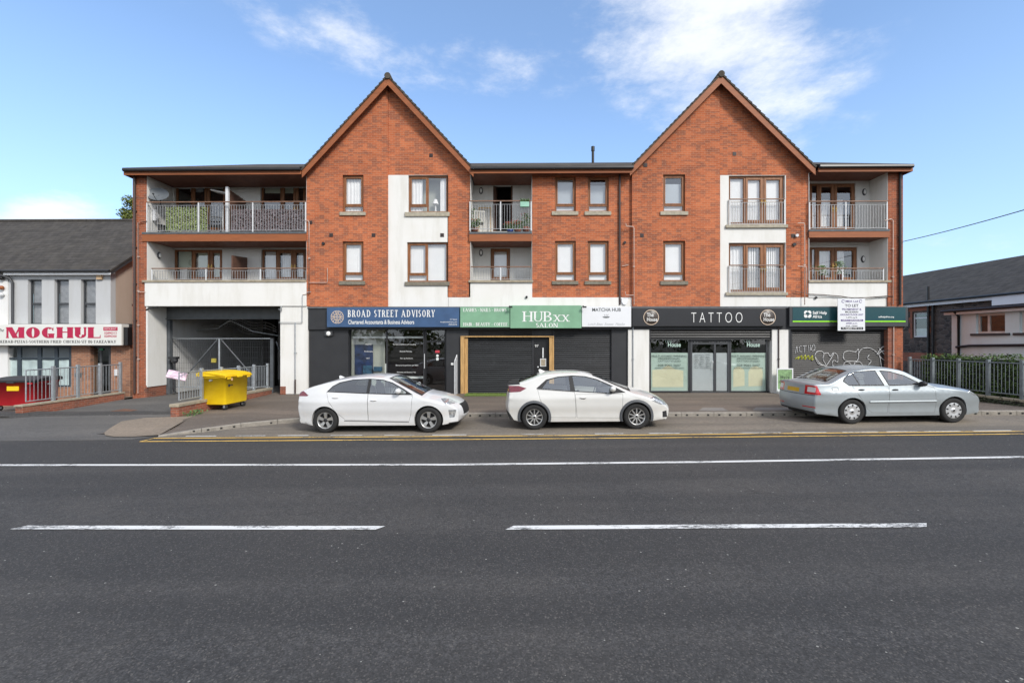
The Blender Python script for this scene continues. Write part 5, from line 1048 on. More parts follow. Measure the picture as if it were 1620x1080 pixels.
p = at(157.5, 437.5, YM-.05); m = MB(); m.box(p.x-.12, p.x+.12, YM-.10, YM-.001, p.z-.13, p.z+.13); part(m, "alarm_box", plain("cream box", (.6, .42, .25), .5), .02, TK)
# ground floor
xg = at(205, 590, YM).x
def gw(px0, py0, px1, py1, Y0, Y1, mat, name): return part(bxp(px0, py0, px1, py1, Y0, Y1), name, mat, parent=TK)
gw(113, 545, 143, 650, YM-.05, YM+.3, M['brick_tan'], "brick_pier"); gw(175.5, 545, 206, 650, YM-.05, YM+.3, M['brick_tan'], "brick_pier"); gw(-60, 612, 112.8, 650, YM-.05, YM+.25, M['brick_tan'], "stall_riser")
m = MB(); m.box(xl, xg, YM-.03, YM+.3, at(80, 547, YM).z, at(80, 514, YM).z+.05); part(m, "fascia", M['dgrey'], parent=TK)
sw = MB(); Yw = YM+.02
def swb(px0, py0, px1, py1): a = rect(px0, py0, px1, py1, Yw); sw.box(a[0], a[1], Yw, Yw+.07, a[2], a[3])
swb(-60, 547, 112.8, 550); swb(-60, 609, 112.8, 612)
for a, b in ((0, 7), (27, 33), (59, 65), (86, 91), (109, 112.8)): swb(a, 550.05, b, 608.95)
swb(-60, 565.5, 0, 568); swb(7.05, 565.5, 26.95, 568); swb(33.05, 565.5, 58.95, 568); swb(65.05, 565.5, 85.95, 568); swb(91.05, 565.5, 108.95, 568)
so = part(sw, "shopfront_window", plain("slate blue frame", (.035, .05, .065), .45), .004, TK); a = rect(-60, 548, 111, 611, Yw); m = MB(); m.box(a[0], a[1], Yw+.03, Yw+.036, a[2], a[3]); part(m, "pane", M['clear'], parent=so)
a = rect(-60, 569, 111, 612, Yw); curtain(a[0], a[1], a[2], a[3], Yw+.065, so, plain("milky blue film", (.62, .74, .73), .6, .2, 2), "privacy_curtain", .015, 9); a = rect(-60, 548, 111, 568, Yw); curtain(a[0], a[1], a[2], a[3], Yw+.5, so, M['greyblind'], "backing", .01, 3)
dm = MB(); a = rect(143.2, 547, 175.3, 626, YM+.1)
for q in ((a[0], a[0]+.09, a[2], a[3]), (a[1]-.09, a[1], a[2], a[3]), (a[0]+.09, a[1]-.09, a[3]-.1, a[3]), (a[0]+.09, a[1]-.09, a[2], a[2]+.2), ((a[0]+a[1])/2-.04, (a[0]+a[1])/2+.04, a[2]+.2, a[3]-.1)): dm.box(q[0], q[1], YM+.1, YM+.16, q[2], q[3])
do = part(dm, "shop_door", M['dgrey'], parent=TK); m = MB(); m.box(a[0]+.08, a[1]-.08, YM+.125, YM+.13, a[2]+.19, a[3]-.09); part(m, "pane", M['glass_dark'], parent=do); m = MB(); m.box(a[0]-.3, a[1]+.3, YM+.8, YM+.82, a[2], a[3]); part(m, "room", M['dark'], parent=do)
m = MB(); b = rect(158, 551, 164, 554, YM+.12); m.box(b[0], b[1], YM+.09, YM+.098, b[2], b[3]); part(m, "open_sign", plain("green panel", (.03, .2, .09), .5), parent=do)
m = MB(); b = rect(181, 584, 185.5, 594, YM-.1); m.box(b[0], b[1], YM-.12, YM-.05, b[2], b[3]); part(m, "menu_box", M['signwhite'], parent=TK); m = MB(); b = rect(117, 590, 128, 596, YM-.1); m.box(b[0], b[1], YM-.08, YM-.05, b[2], b[3]); part(m, "letter_box", M['dgrey'], parent=TK)
m = MB(); m.box(xl-8, xr-.26, YM+.9, YM+1.0, -.3, zs+.2); m.box(xl-8, xr-.26, YM+.26, y2, zs+.1, zs+.2); part(m, "inner_wall", M['dark'], parent=TK)
YK = YM-.42
x0, x1, z0, z1 = rect(-70, 512.6, 192, 546.3, YK); m = MB(); m.box(x0, x1, YK, YM-.032, z0, z1); s = tag(m.build("shop_sign", M['moghulwhite'], None, .02), "cream takeaway sign with large crimson lettering above the shopfront", "sign")
st(s, "MOGHUL", 84.5, 526, 17.5, 153, YK-.004, M['red'], serif, T=.36, t=.09, sf=.03, gap=.12)
st(s, "INDIAN-KEBAB-PIZZAS-SOUTHERN FRIED CHICKEN-SIT IN-TAKEAWAY", 80, 540.3, 4.4, 212, YK-.004, M['ink'], serif, T=.22, t=.1, sf=.06, gap=.22); st(s, "The", 1.5, 522, 5, 10, YK-.004, M['ink'], shear=.4)
a = rect(163.5, 517.2, 186, 523, YK-.002); m = MB(); m.box(a[0], a[1], YK-.004, YK+.002, a[2], a[3]); m.build("print_band", M['red'], s); st(s, "RESTAURANT", 174.7, 520, 2.6, 19, YK-.006, M['letter']); st(s, "02890313", 174.7, 526.6, 3.4, 20, YK-.004, M['red'], bold=.02); st(s, "02890300", 174.7, 531.6, 3.4, 20, YK-.004, M['red'], bold=.02)
a = rect(192.3, 517.5, 202, 546, YK+.1); m = MB(); m.box(a[0], a[1], YK+.1, YM-.06, a[2], a[3]); m.build("end_bracket", M['black'], s)
# white neighbour beyond the takeaway
NB = empty("white_shop", (xn-4, YM, 0), "white rendered building at the left edge beyond the takeaway's drainpipe", "building")
x9 = xn-9; z3 = at(0, 546, YM).z; wq = [(xn-3.2, xn-2.2, zs+.8, zs+2.4)]
wall("front_wall", [(x9, -.3), (xn-.01, -.3), (xn-.01, zt_), (x9, zt_)], [(xn-3.2, xn-2.2, 3.2, 4.7), (xn-6.2, xn-5.2, 3.2, 4.7)], YM-.035, M['white2'], NB, .22, .12)
for xx in (xn-3.2, xn-6.2):
    m = MB()
    for q in ((xx+.004, xx+.07, 3.2, 4.7), (xx+.93, xx+.996, 3.2, 4.7), (xx+.07, xx+.93, 3.2, 3.28), (xx+.07, xx+.93, 4.62, 4.7), (xx+.07, xx+.93, 3.9, 3.98)): m.box(q[0], q[1], YM+.03, YM+.09, q[2], q[3])
    w = part(m, "window", M['signwhite'], parent=NB); m = MB(); m.box(xx+.05, xx+.95, YM+.05, YM+.056, 3.25, 4.65); part(m, "pane", M['glass'], parent=w); m = MB(); m.box(xx, xx+1, YM+.186, YM+.2, 3.2, 4.7); part(m, "blind", M['greyblind'], parent=w)
tk_roof(x9, xn-.005, M['slate'], NB)
m = MB(); m.tube([(x9, YM-.28, za-.05), (xn-.02, YM-.28, za-.05)], .055, 8); part(m, "gutter", M['black'], parent=NB)
for py, mt in ((440, 'black'), (455, 'fascia'), (466, 'metalbar')):
    p = at(3, py, YM-.1); m = MB(); m.ball((p.x, YM-.12, p.z), .10, .09, .09); part(m, "wall_lamp", M[mt], parent=NB)
# ------------------------------------------------------------------ church hall and annexe on the right
CHL = empty("church_hall", (28, 30, .3), "dark rubble stone hall with a long slate roof and brick trimmed window", "building")
XH = 27.8
def atX(px, py, X_): d = ray(px, py); t = X_/d.x; return Vector((X_, d.y*t, EYE+d.z*t))
zH = atX(1500, 474, XH).z; w0 = atX(1443.5, 495, XH); w1_ = atX(1467, 533, XH); w1a = atX(1467, 495, XH)
def wallX(name, y0, y1, z0, z1, holes, X_, mat, parent, th=.4, rev=.15):
    hp = [[(a, c), (b, c), (b, d), (a, d)] for a, b, c, d in holes]; v, f = cdt([(y0, z0), (y1, z0), (y1, z1), (y0, z1)], hp); m = MB(); m.add([(X_, p.x, p.y) for p in v], f)
    for h in hp:
        for i in range(4): (a0, c0), (a1, c1) = h[i], h[(i+1) % 4]; m.quad((X_, a0, c0), (X_, a1, c1), (X_+rev, a1, c1), (X_+rev, a0, c0))
    m.quad((X_, y0, z0), (X_+th, y0, z0), (X_+th, y0, z1), (X_, y0, z1)); m.quad((X_, y1, z0), (X_+th, y1, z0), (X_+th, y1, z1), (X_, y1, z1))
    return m.build(name, mat, parent, recalc=False)
hw = (w1a.y, w0.y, w1_.z, w0.z)
def winX(r, X_, parent, mat, ms, name="window", back='dark'):
    y0, y1, z0, z1 = r; m = MB(); f_ = .08
    for a, b, c, d in [(y0, y0+f_, z0, z1), (y1-f_, y1, z0, z1), (y0+f_, y1-f_, z0, z0+f_), (y0+f_, y1-f_, z1-f_, z1)]+ms: m.box(X_+.1, X_+.17, a, b, c, d)
    w = part(m, name, mat, .006, parent); m = MB(); m.box(X_+.13, X_+.136, y0+.05, y1-.05, z0+.05, z1-.05); part(m, "pane", M['glass_dark'], parent=w)
    m = MB(); m.box(X_+.5, X_+.52, y0-.4, y1+.4, z0-.3, z1+.3); part(m, "room", M['dark'] if back == 'dark' else back, parent=w); return w
wallX("stone_wall", 20.5, 46, -.3, zH, [hw], XH, M['stonewall'], CHL)
o = winX(hw, XH, CHL, M['signwhite'], [(hw[0]+.08, hw[1]-.08, hw[3]-.42, hw[3]-.34)]); a = hw
m = MB(); m.box(XH+.2, XH+.22, a[0], a[1], a[2], a[2]+(a[3]-a[2])*.35); part(m, "net_curtain", M['curtain'], parent=o)
m = MB()
for i in range(5):
    zz = a[2]-.1+(a[3]-a[2]+.2)*i/5; h = (a[3]-a[2]+.2)/5; e = .28 if i % 2 else .16
    m.box(XH-.02, XH+.05, a[0]-e, a[0]-.002, zz, zz+h); m.box(XH-.02, XH+.05, a[1]+.002, a[1]+e, zz, zz+h)
m.box(XH-.02, XH+.05, a[0]-.3, a[1]+.3, a[3]+.101, a[3]+.42); part(m, "brick_trim", M['brick_old'], parent=CHL)
a_ = atX(1473, 596, XH); m = MB(); m.box(XH-.02, XH+.05, a[0]-1.2, a[1]+.9, .9, 1.5); part(m, "brick_trim", M['brick_old'], parent=CHL)
p = atX(1469, 520, XH-.08); m = MB(); m.tube([(XH-.1, p.y, .3), (XH-.1, p.y, zH+1.0)], .07, 8); part(m, "vent_pipe", M['black'], parent=CHL); m = MB(); m.tube([(XH-.1, p.y-.35, .3), (XH-.1, p.y-.35, zH-.1)], .06, 8); part(m, "downpipe", M['black'], parent=CHL)
m = MB(); xg2 = XH+5.2; zg = 7.9; e0 = (XH-.35, zH-.02)
m.add([(e0[0], 20, e0[1]), (e0[0], 47, e0[1]), (xg2, 47, zg), (xg2, 20, zg), (2*xg2-e0[0], 47, e0[1]), (2*xg2-e0[0], 20, e0[1])], [(0, 1, 2, 3), (3, 2, 4, 5)]); part(m, "roof", M['slate2'], parent=CHL)
m = MB(); m.box(XH-.36, XH-.33, 20, 26.7, zH-.62, zH-.08); m.box(XH-.30, XH-.27, 26.701, 47, zH-.30, zH-.08); part(m, "fascia_board", M['signwhite'], parent=CHL); m = MB(); m.tube([(XH-.42, 20, zH-.04), (XH-.42, 47, zH-.04)], .07, 8); part(m, "gutter", M['black'], parent=CHL)
m = MB(); m.add([(XH, 46, -.3), (2*xg2-XH, 46, -.3), (2*xg2-XH, 46, zH), (xg2, 46, zg-.05), (XH, 46, zH)], [(0, 1, 2, 3, 4)]); m.add([(XH, 20.5, -.3), (2*xg2-XH, 20.5, -.3), (2*xg2-XH, 20.5, zH), (xg2, 20.5, zg-.05), (XH, 20.5, zH)], [(0, 1, 2, 3, 4)]); m.quad((2*xg2-XH, 20.5, -.3), (2*xg2-XH, 46, -.3), (2*xg2-XH, 46, zH), (2*xg2-XH, 20.5, zH)); part(m, "gable_wall", M['stonewall'], parent=CHL)
AN = empty("annexe", (22, 17, .3), "low white pebbledashed annexe with dark windows behind the green hedge", "building")
XA = 20.0; ya = atX(1505.5, 540, XA).y; zA = atX(1560, 489, XA).z
r1 = (atX(1590, 540, XA).y, atX(1544, 540, XA).y, atX(1567, 527, XA).z, atX(1567, 496, XA).z); r2 = (r1[0]-3.0, atX(1613, 540, XA).y, r1[2], r1[3])
wallX("rendered_wall", 8, ya, -.2, zA, [r1, r2], XA, M['rough'], AN)
m = MB(); m.box(XA+.401, XH, ya-.25, ya, -.2, zA); part(m, "end_wall", M['rough'], parent=AN)
for r in (r1, r2):
    mm = (r[0]+r[1])/2+.15; w = winX(r, XA, AN, M['wood'] if False else plain("pale brown frame", (.66, .57, .52), .5), [(mm-.05, mm+.05, r[2]+.08, r[3]-.08)]); m = MB(); m.box(XA-.06, XA+.09, r[0]-.2, r[1]+.2, r[2]-.1, r[2]-.002); part(m, "sill", M['dgrey'], parent=w)
m = MB(); m.box(XA-.25, XH-.5, 7.8, ya+.2, zA+.001, zA+.1); part(m, "flat_roof", M['charcoal'], .01, AN); m = MB(); m.box(XA-.22, XA-.19, 7.9, ya+.15, zA-.16, zA); part(m, "fascia_board", M['signwhite'], parent=AN)
m = MB(); m.tube([(XA-.30, 7.9, zA-.0), (XA-.30, ya+.2, zA-.0)], .055, 8); part(m, "gutter", M['black'], parent=AN)
y9 = atX(1519, 540, XA).y; zd = atX(1519, 549, XA).z; m = MB(); m.tube([(XA-.25, y9, zA-.05), (XA-.07, y9, zA-.25), (XA-.07, y9, .0)], .05, 8); m.tube([(XA-.08, y9+.1, zd), (XA-.08, y9-.5, zd+.07), (XA-.08, 8, zd+.32)], .055, 8); part(m, "downpipe", M['black'], parent=AN)
# ------------------------------------------------------------------ railings and low walls
def fence(X0, Y0, X1, Y1, n, zb0, zb1, H, label, posts=None, end0=False, end1=False, group="galvanised pedestrian railings", mat=None):
    GM = mat or M['galv']
    """posts from far (0) to near (1)"""
    root = empty("pedestrian_railing", ((X0+X1)/2, (Y0+Y1)/2, min(zb0, zb1)), label, "railing", group)
    P = lambda t: Vector((X0+(X1-X0)*t, Y0+(Y1-Y0)*t, zb0+(zb1-zb0)*t)); ln = (P(1)-P(0)).length
    def br(a, b, r=.02): m.tube([a, b], r, 6)
    m = MB(); up = Vector((0, 0, 1)); br(P(0)+up*(H-.04), P(1)+up*(H-.04), .022); part(m, "top_rail", GM, parent=root)
    m = MB(); br(P(0)+up*.10, P(1)+up*.10, .02); part(m, "bottom_rail", GM, parent=root)
    m = MB(); k = int(ln/.118)
    for i in range(1, k):
        q = P(i/k); m.tube([q+up*.10, q+up*(H-.04)], .0085, 5, caps=False)
    part(m, "bars", GM, parent=root)
    for i in range(n+1):
        q = P(i/n); m = MB(); h = H+.05; dz = -.0
        if (i == 0 and end0) or (i == n and end1): m.tube([q+up*.09, q+up*(H-.03)], .02, 6); part(m, "end_bar", GM, parent=root)
        else: m.box(q.x-.045, q.x+.045, q.y-.045, q.y+.045, q.z-.02, q.z+h); part(m, "post", GM, .006, root)
    return root
fence(-16.2, 18.35, -16.38, 14.95, 4, .21, .18, 1.18, "grey bar railing on the low brick wall in front of the takeaway", end1=True)
def lowwall(X0, Y0, X1, Y1, w, zb, zt0, zt1, label, cop, mat=None):
    d = Vector((X1-X0, Y1-Y0, 0)).normalized(); n = Vector((-d.y, d.x, 0))*w/2; root = empty("low_wall", ((X0+X1)/2, (Y0+Y1)/2, zb), label, "wall")
    def slab_(a, b, ww, za, zb_, z2, z3, nm, mat):
        m = MB(); nn = n*ww; A = Vector((X0, Y0, 0)); Bq = Vector((X1, Y1, 0)); A = A-d*(ww-1)*.15; Bq = Bq+d*(ww-1)*.15
        pts = [(A-nn, za), (Bq-nn, zb_), (Bq+nn, zb_), (A+nn, za)]; pt = [(A-nn, z2), (Bq-nn, z3), (Bq+nn, z3), (A+nn, z2)]
        m.add([(p.x, p.y, z) for p, z in pts+pt], [(3, 2, 1, 0), (4, 5, 6, 7), (0, 1, 5, 4), (1, 2, 6, 5), (2, 3, 7, 6), (3, 0, 4, 7)]); part(m, nm, mat, .01, root)
    slab_(0, 0, 1, zb, zb, zt0-cop-.002, zt1-cop-.002, "brickwork", mat or M['brick_old']); slab_(0, 0, 1.18, zt0-cop, zt1-cop, zt0, zt1, "coping", M['coping']); return root
lowwall(-16.2, 18.4, -16.4, 14.75, .26, -.45, .22, .19, "low red brick wall carrying the railing by the takeaway", .06)
fence(-10.46, 18.9, -10.33, 13.75, 5, .33, .39, .98, "grey bar railing on a kerb wall beside the yellow bin", end1=True)
lowwall(-10.46, 19.0, -10.32, 13.55, .24, -.3, .34, .40, "low brick kerb wall with concrete coping beside the yellow bin", .09)
fence(15.5, 18.2, 15.2, 12.9, 5, .52, .56, 1.10, "grey bar railing along the hedge at the right edge", group="galvanised pedestrian railings", mat=M['galvdark'])
lowwall(15.52, 18.3, 15.2, 12.8, .22, -.1, .50, .53, "dark overgrown kerb wall under the railing by the hedge", .07, plain("mossy kerb wall", (.06, .055, .045), .95, .4, 5, fine=.4))
m = MB(); m.box(15.65, 19.6, 8, 18.4, -.1, .42); tag(m.build("hedge_bed", M['soil'], origin=(17, 14, -.1)), kind="structure")
def leaves(m, n, boxf, size, flat=.5):
    for _ in range(n):
        c, nr = boxf(); a = random.uniform(0, 6.28); t = (Vector(nr)+Vector((random.uniform(-1, 1), random.uniform(-1, 1), random.uniform(-1, 1)))*flat).normalized()
        u = t.orthogonal().normalized(); u.rotate(Matrix.Rotation(a, 3, t)); w = t.cross(u); s = size*random.uniform(.6, 1.3); c = Vector(c)
        m.add([c-u*s, c-w*s*.5, c+u*s, c+w*s*.5], [(0, 1, 2, 3)])
random.seed(11)
hd = empty("hedge", (17, 14, .4), "clipped green hedge behind the right railing", "hedge")
HX0, HX1, HY0, HY1, HZ0, HZ1 = 16.05, 17.5, 8, 18.3, .42, 1.72
def hf():
    r = random.random(); x, y, z = random.uniform(HX0, HX1), random.uniform(HY0, HY1), random.uniform(HZ0, HZ1); bz = .05*math.sin(y*2.1)+.04*math.sin(y*5.3+x*3)
    if r < .5: return (HX0+random.uniform(-.06, .06)+.05*math.sin(y*3+z*4), y, z), (-1, 0, .2)
    if r < .85: return (x, y, HZ1+bz+random.uniform(-.05, .06)), (0, 0, 1)
    return (x, HY1+random.uniform(-.05, .05), z), (0, 1, 0)
m = MB(); leaves(m, 9000, hf, .042, .8); m.build("foliage", M['hedge'], hd, recalc=False)
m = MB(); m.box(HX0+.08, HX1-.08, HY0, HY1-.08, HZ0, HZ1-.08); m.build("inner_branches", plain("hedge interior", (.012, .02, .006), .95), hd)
def vf(): t = random.random(); return (15.52-.32*t-random.uniform(.05, .3), 18.2-5.3*t, .26+random.uniform(-.02, .28)*random.random()), (0, -.3, 1)
m = MB(); leaves(m, 2600, vf, .04, 1); tag(m.build("ivy", plain("ivy leaves", (.04, .05, .02), .7, .5, 20), recalc=False), "straggling ivy and weeds at the foot of the right kerb wall", "ivy", kind="stuff")
def wf(): a = random.gauss(0, .18); return (-10.05+abs(random.gauss(0, .1)), 13.75+random.uniform(-.25, .5), zpave(-10.0, 13.8)+random.uniform(0, .14)), (random.uniform(-1, 1), -1, .4)
m = MB(); leaves(m, 110, wf, .032, .5); tag(m.build("weeds", M['plant'], recalc=False), "tuft of green weeds at the foot of the kerb wall", "weeds", kind="stuff")
# tree behind the takeaway
tr = empty("tree", (-23.5, 27, -.5), "leafy tree top peeping over the takeaway roof beside the apartments", "tree"); m = MB(); m.tube([(-23.5, 27, -.5), (-23.4, 27, 4), (-23.4, 27, 8.5)], [.2, .15, .06], 8); m.tube([(-23.4, 27, 6), (-22.7, 27.3, 9.5)], [.08, .02], 6); m.tube([(-23.4, 27, 6.5), (-24.3, 26.6, 9.5)], [.08, .02], 6); m.build("trunk", M['bark'], tr)
CL = [(random.gauss(-22.95, .18), random.gauss(27, .4), random.gauss(9.6, .5)) for _ in range(30)]
def tf(): c = random.choice(CL); d = Vector((random.gauss(0, 1), random.gauss(0, 1), random.gauss(0, 1))).normalized(); return Vector(c)+d*.38*random.random()**.4, d
m = MB(); leaves(m, 5200, tf, .075, .8); m.build("crown", M['tree'], tr, recalc=False)
# ------------------------------------------------------------------ street things
def bin_(name, loc, rz, mat, label, W, D, H, wheels=.2, logo=False, group=None, lidmat=None):
    root = empty(name, loc, label, "bin", group, rz=rz); x, y = W/2, D/2; z0 = wheels; zb = H-.17
    m = MB(); t = .84
    t = .91; prof = [(t, z0), (t+.02, z0+.03), (.97, zb-.06), (1.0, zb-.06), (1.0, zb)]
    vs = [];
    for k, z in prof:
        r = .07
        for cx_, cy_, a0 in ((1, 1, 0), (-1, 1, 90), (-1, -1, 180), (1, -1, 270)):
            for j in range(4): a = R(a0+30*j); vs.append((cx_*(x*k-r)+r*math.cos(a), cy_*(y*k-r)+r*math.sin(a), z))
    n = 16; m.add(vs, [(i*n+j, i*n+(j+1) % n, (i+1)*n+(j+1) % n, (i+1)*n+j) for i in range(len(prof)-1) for j in range(n)], 0, True); m.add(vs[:n], [list(range(n))])
    m.add(vs[-n:], [list(range(n))]); m.build("body", mat, root)
    m = MB(); e = .04; pr = [(-y-e-.03, zb+.005), (-y-e, zb-.03), (-y-e, zb+.06), (-y*.6, zb+.11), (y*.2, zb+.15), (y*.8, zb+.155), (y+e, zb+.11), (y+e, zb+.005)]
    m.add([(xx, a, b) for xx in (-x-e, x+e) for a, b in pr], [list(range(8)), list(range(15, 7, -1))]+[(i, (i+1) % 8, (i+1) % 8+8, i+8) for i in range(8)]); m.build("lid", lidmat or mat, root, .025)
    m = MB(); m.box(-.12, .12, -y-e-.06, -y-e-.005, zb-.05, zb+.01); m.build("lid_handle", lidmat or mat, root, .01)
    for ax in (-x+.03, x-.2): m = MB(); m.box(ax, ax+.17, -y-.07, -y-.042, zb-.09, zb-.03); m.build("lid_catch", mat, root, .01)
    if lidmat: m = MB(); m.box(-.2, .2, -y*.97-.012, -y*.93-.004, zb-.32, zb-.16); m.build("sticker", M['yellow'], root)
    for sx in (-1, 1):
        m = MB(); m.tube([(sx*(x+.0), 0, zb-.12), (sx*(x+.09), 0, zb-.12)], .03, 10); m.build("lifting_trunnion", M['galv'], root)
        for sy in (-1, 1):
            m = MB(); c = (sx*(x*.74), sy*(y*.72), wheels/2); w_ = .022; m.lathe([(.02, -w_), (wheels/2-.01, -w_), (wheels/2, -w_*.5), (wheels/2, w_*.5), (wheels/2-.01, w_), (.02, w_)], c, 'x', 18); o = m.build("wheel", M['rubber'], root); m = MB(); m.box(c[0]-.045, c[0]-.03, c[1]-.03, c[1]+.03, c[2]-.02, z0+.02); m.box(c[0]+.03, c[0]+.045, c[1]-.03, c[1]+.03, c[2]-.02, z0+.02); m.box(c[0]-.045, c[0]+.045, c[1]-.05, c[1]+.05, z0-.015, z0+.005); m.build("bracket", M['galv'], o)
    if logo:
        m = MB(); yy = -y*.935; zc = z0+.62; m.lathe([(0, -.003), (.05, -.003)], (-.42, yy-.025, zc), 'y', 14); m.box(-.36, -.24, yy-.028, yy-.024, zc-.01, zc+.02); m.build("logo", M['ink'], root); m = MB(); m.lathe([(0, -.003), (.05, -.003)], (-.30, yy-.035, zc+.2), 'y', 14); m.build("sticker", plain("pale sticker", (.8, .5, .3), .5), root)
    return root
gx, gy = -10.0, 15.40
bin_("wheelie_bin", (gx, gy, zpave(gx, gy)), R(87), M['yellow'], "large yellow four wheeled bin with its lid shut beside the railing", 1.22, .93, 1.29, logo=True, group="wheeled bins")
bin_("wheelie_bin", (-18.05, 16.5, zdrive(-18.05, 16.5)+.055), R(4), M['redbin'], "large red four wheeled bin with a dark lid at the left edge", 1.5, 1.0, 1.22, group="wheeled bins", lidmat=M['charcoal'])
p = at(8, 612, 16.1)
# placard over the end of the railing
q = at(280, 593.5, 13.95); m = MB(); m.obox(q, Vector((.26, .05, -.06)), Vector((.06, -.14, -.10)), Vector((.0, -.012, .018)), 0); tag(m.build("placard", [mixmat := plain("pink and lilac print", (.74, .52, .60), .5, .5, 5)], None, .004), "small pink and lilac printed placard lying over the railing end", "placard")
# gate in the car park mouth
gt = empty("mesh_gate", (at(350, 600, F+1.3).x, F+1.3, .05), "grey steel mesh gate with diagonal braces closing the car park", "gate"); YG = F+1.3
def gp(px, py): return at(px, py, YG)
m = MB(); a = rect(257.5, 534, 268, 622, YG); m.box(a[0]+.1, a[1]+.05, YG-.05, YG+.06, a[2], a[3]); part(m, "hinge_post", plain("dark green steel", (.02, .04, .038), .45), parent=gt)
m = MB(); a = rect(428, 535, 433, 622, YG); m.box(a[0], a[1], YG-.04, YG+.04, a[2], a[3]); part(m, "latch_post", M['slab'], parent=gt)
m = MB(); m.tube([gp(270, 535.5), gp(428, 535.5)], .03, 6); m.tube([gp(270, 612), gp(428, 612)], .03, 6); m.tube([gp(347, 536), gp(347, 612)], .045, 6); part(m, "frame", M['galv'], parent=gt)
for a, b in (((344, 537), (298, 590)), ((350, 537), (396, 590)), ((437, 540), (445, 560))): m = MB(); m.tube([gp(*a), gp(*b)], .03, 6); part(m, "brace", M['slab'], parent=gt)
m = MB(); p0, p1 = gp(270, 536), gp(428, 612); n = 46
for i in range(n): x = p0.x+(p1.x-p0.x)*i/(n-1); m.box(x-.003, x+.003, YG-.003, YG+.003, p1.z, p0.z)
for i in range(9): z = p1.z+(p0.z-p1.z)*(i+.5)/9; m.box(p0.x, p1.x, YG-.009, YG-.005, z-.003, z+.003)
part(m, "mesh", M['dgrey'], parent=gt); m = MB(); q = gp(340, 570); m.box(q.x-.1, q.x+.1, YG-.09, YG-.04, q.z-.09, q.z+.09); part(m, "warning_plate", plain("yellow plate", (.4, .33, .05), .5, .4, 12), parent=gt)
q = at(276, 570, F+.9); m = MB(); m.ball((q.x, F+.9, q.z), .15, .12, .13); m.tube([(q.x, F+.9, .1), (q.x, F+.9, q.z)], .045); m.box(q.x-.2, q.x+.14, F+.8, F+1.0, q.z+.06, q.z+.16); tag(m.build("intercom_post", M['charcoal']), "dark hooded intercom post standing before the mesh gate", "intercom")
# salon handrail, grass mat, pavement sign, litter
hr = empty("handrail", (at(721, 600, F-.3).x, F-.3, .15), "white bar handrail beside the timber salon surround", "handrail"); zh = .17
m = MB()
for i, yy in enumerate((F-.55, F-.35, F-.15)): m = MB(); xx = PX(722)+.02*i; m.tube([(xx, yy, zh), (xx, yy, zh+1.33+.12*i)], .016, 6); part(m, "upright", M['metalbar'], parent=hr)
m = MB(); m.tube([(PX(722), F-.55, zh+1.33), (PX(722)+.04, F-.15, zh+1.57)], .018, 6); part(m, "top_rail", M['metalbar'], parent=hr)
a = [(PX(738), F-.02), (PX(877), F-.02), (PX(877), F-.75), (PX(738), F-.75)]; m = MB(); m.prismz([(x, y) for x, y in a][::-1], .155, .185)
def gf(): return (random.uniform(a[0][0], a[1][0]), random.uniform(F-.74, F-.03), .19), (0, -.8, .6)
leaves(m, 2600, gf, .016, .8); tag(m.build("grass_mat", M['turf'], recalc=False), "strip of artificial grass matting laid outside the salon shutter", "mat")
ab = empty("pavement_sign", (PX(1241), F-.25, zpave(10.7, F-.25)), "green and white pavement sign saying open beside the charity shutter", "sign"); Yb = F-.28; a = rect(1229, 582.5, 1255, 617.5, Yb)
m = MB()
for q in ((a[0], a[0]+.045, a[2], a[3]), (a[1]-.045, a[1], a[2], a[3]), (a[0]+.045, a[1]-.045, a[2], a[2]+.05), (a[0]+.045, a[1]-.045, a[3]-.05, a[3])): m.box(q[0], q[1], Yb, Yb+.03, q[2], q[3])
m.box(a[0]+.05, a[1]-.05, Yb+.10, Yb+.13, ab.location.z, a[2]+.3); m.box(a[0]+.02, a[1]-.02, Yb-.1, Yb+.2, ab.location.z, ab.location.z+.05); part(m, "frame", M['signwhite'], .006, ab)
m = MB(); m.box(a[0]+.045, a[1]-.045, Yb+.012, Yb+.018, a[2]+.05, a[3]-.05); part(m, "poster", plain("green leafy poster", (.22, .36, .17), .5, .35, 9), parent=ab); zc = (a[2]+a[3])/2
text(ab, "We're", ((a[0]+a[1])/2, zc+.09), .12, M['ink'], .36, Yb+.009, shear=.3, bold=.01); text(ab, "Open!", ((a[0]+a[1])/2, zc-.08), .13, M['ink'], .42, Yb+.009, shear=.3, bold=.01)
q = Vector((PX(1230)-.02, F-.32, zpave(10.5, F-.3))); m = MB()
random.seed(5); b_ = MB(); b_.ball((q.x, q.y, q.z+.08), .19, .14, .11, 14)
for v_ in b_.v: v_ += Vector((random.uniform(-.03, .03), random.uniform(-.03, .03), random.uniform(-.02, .035))); v_.z = max(v_.z, q.z+.003)
for f_ in range(len(b_.sm)): b_.sm[f_] = False
tag(b_.build("carrier_bag", M['paper']), "crumpled white plastic bag on the pavement by the open sign", "bag")
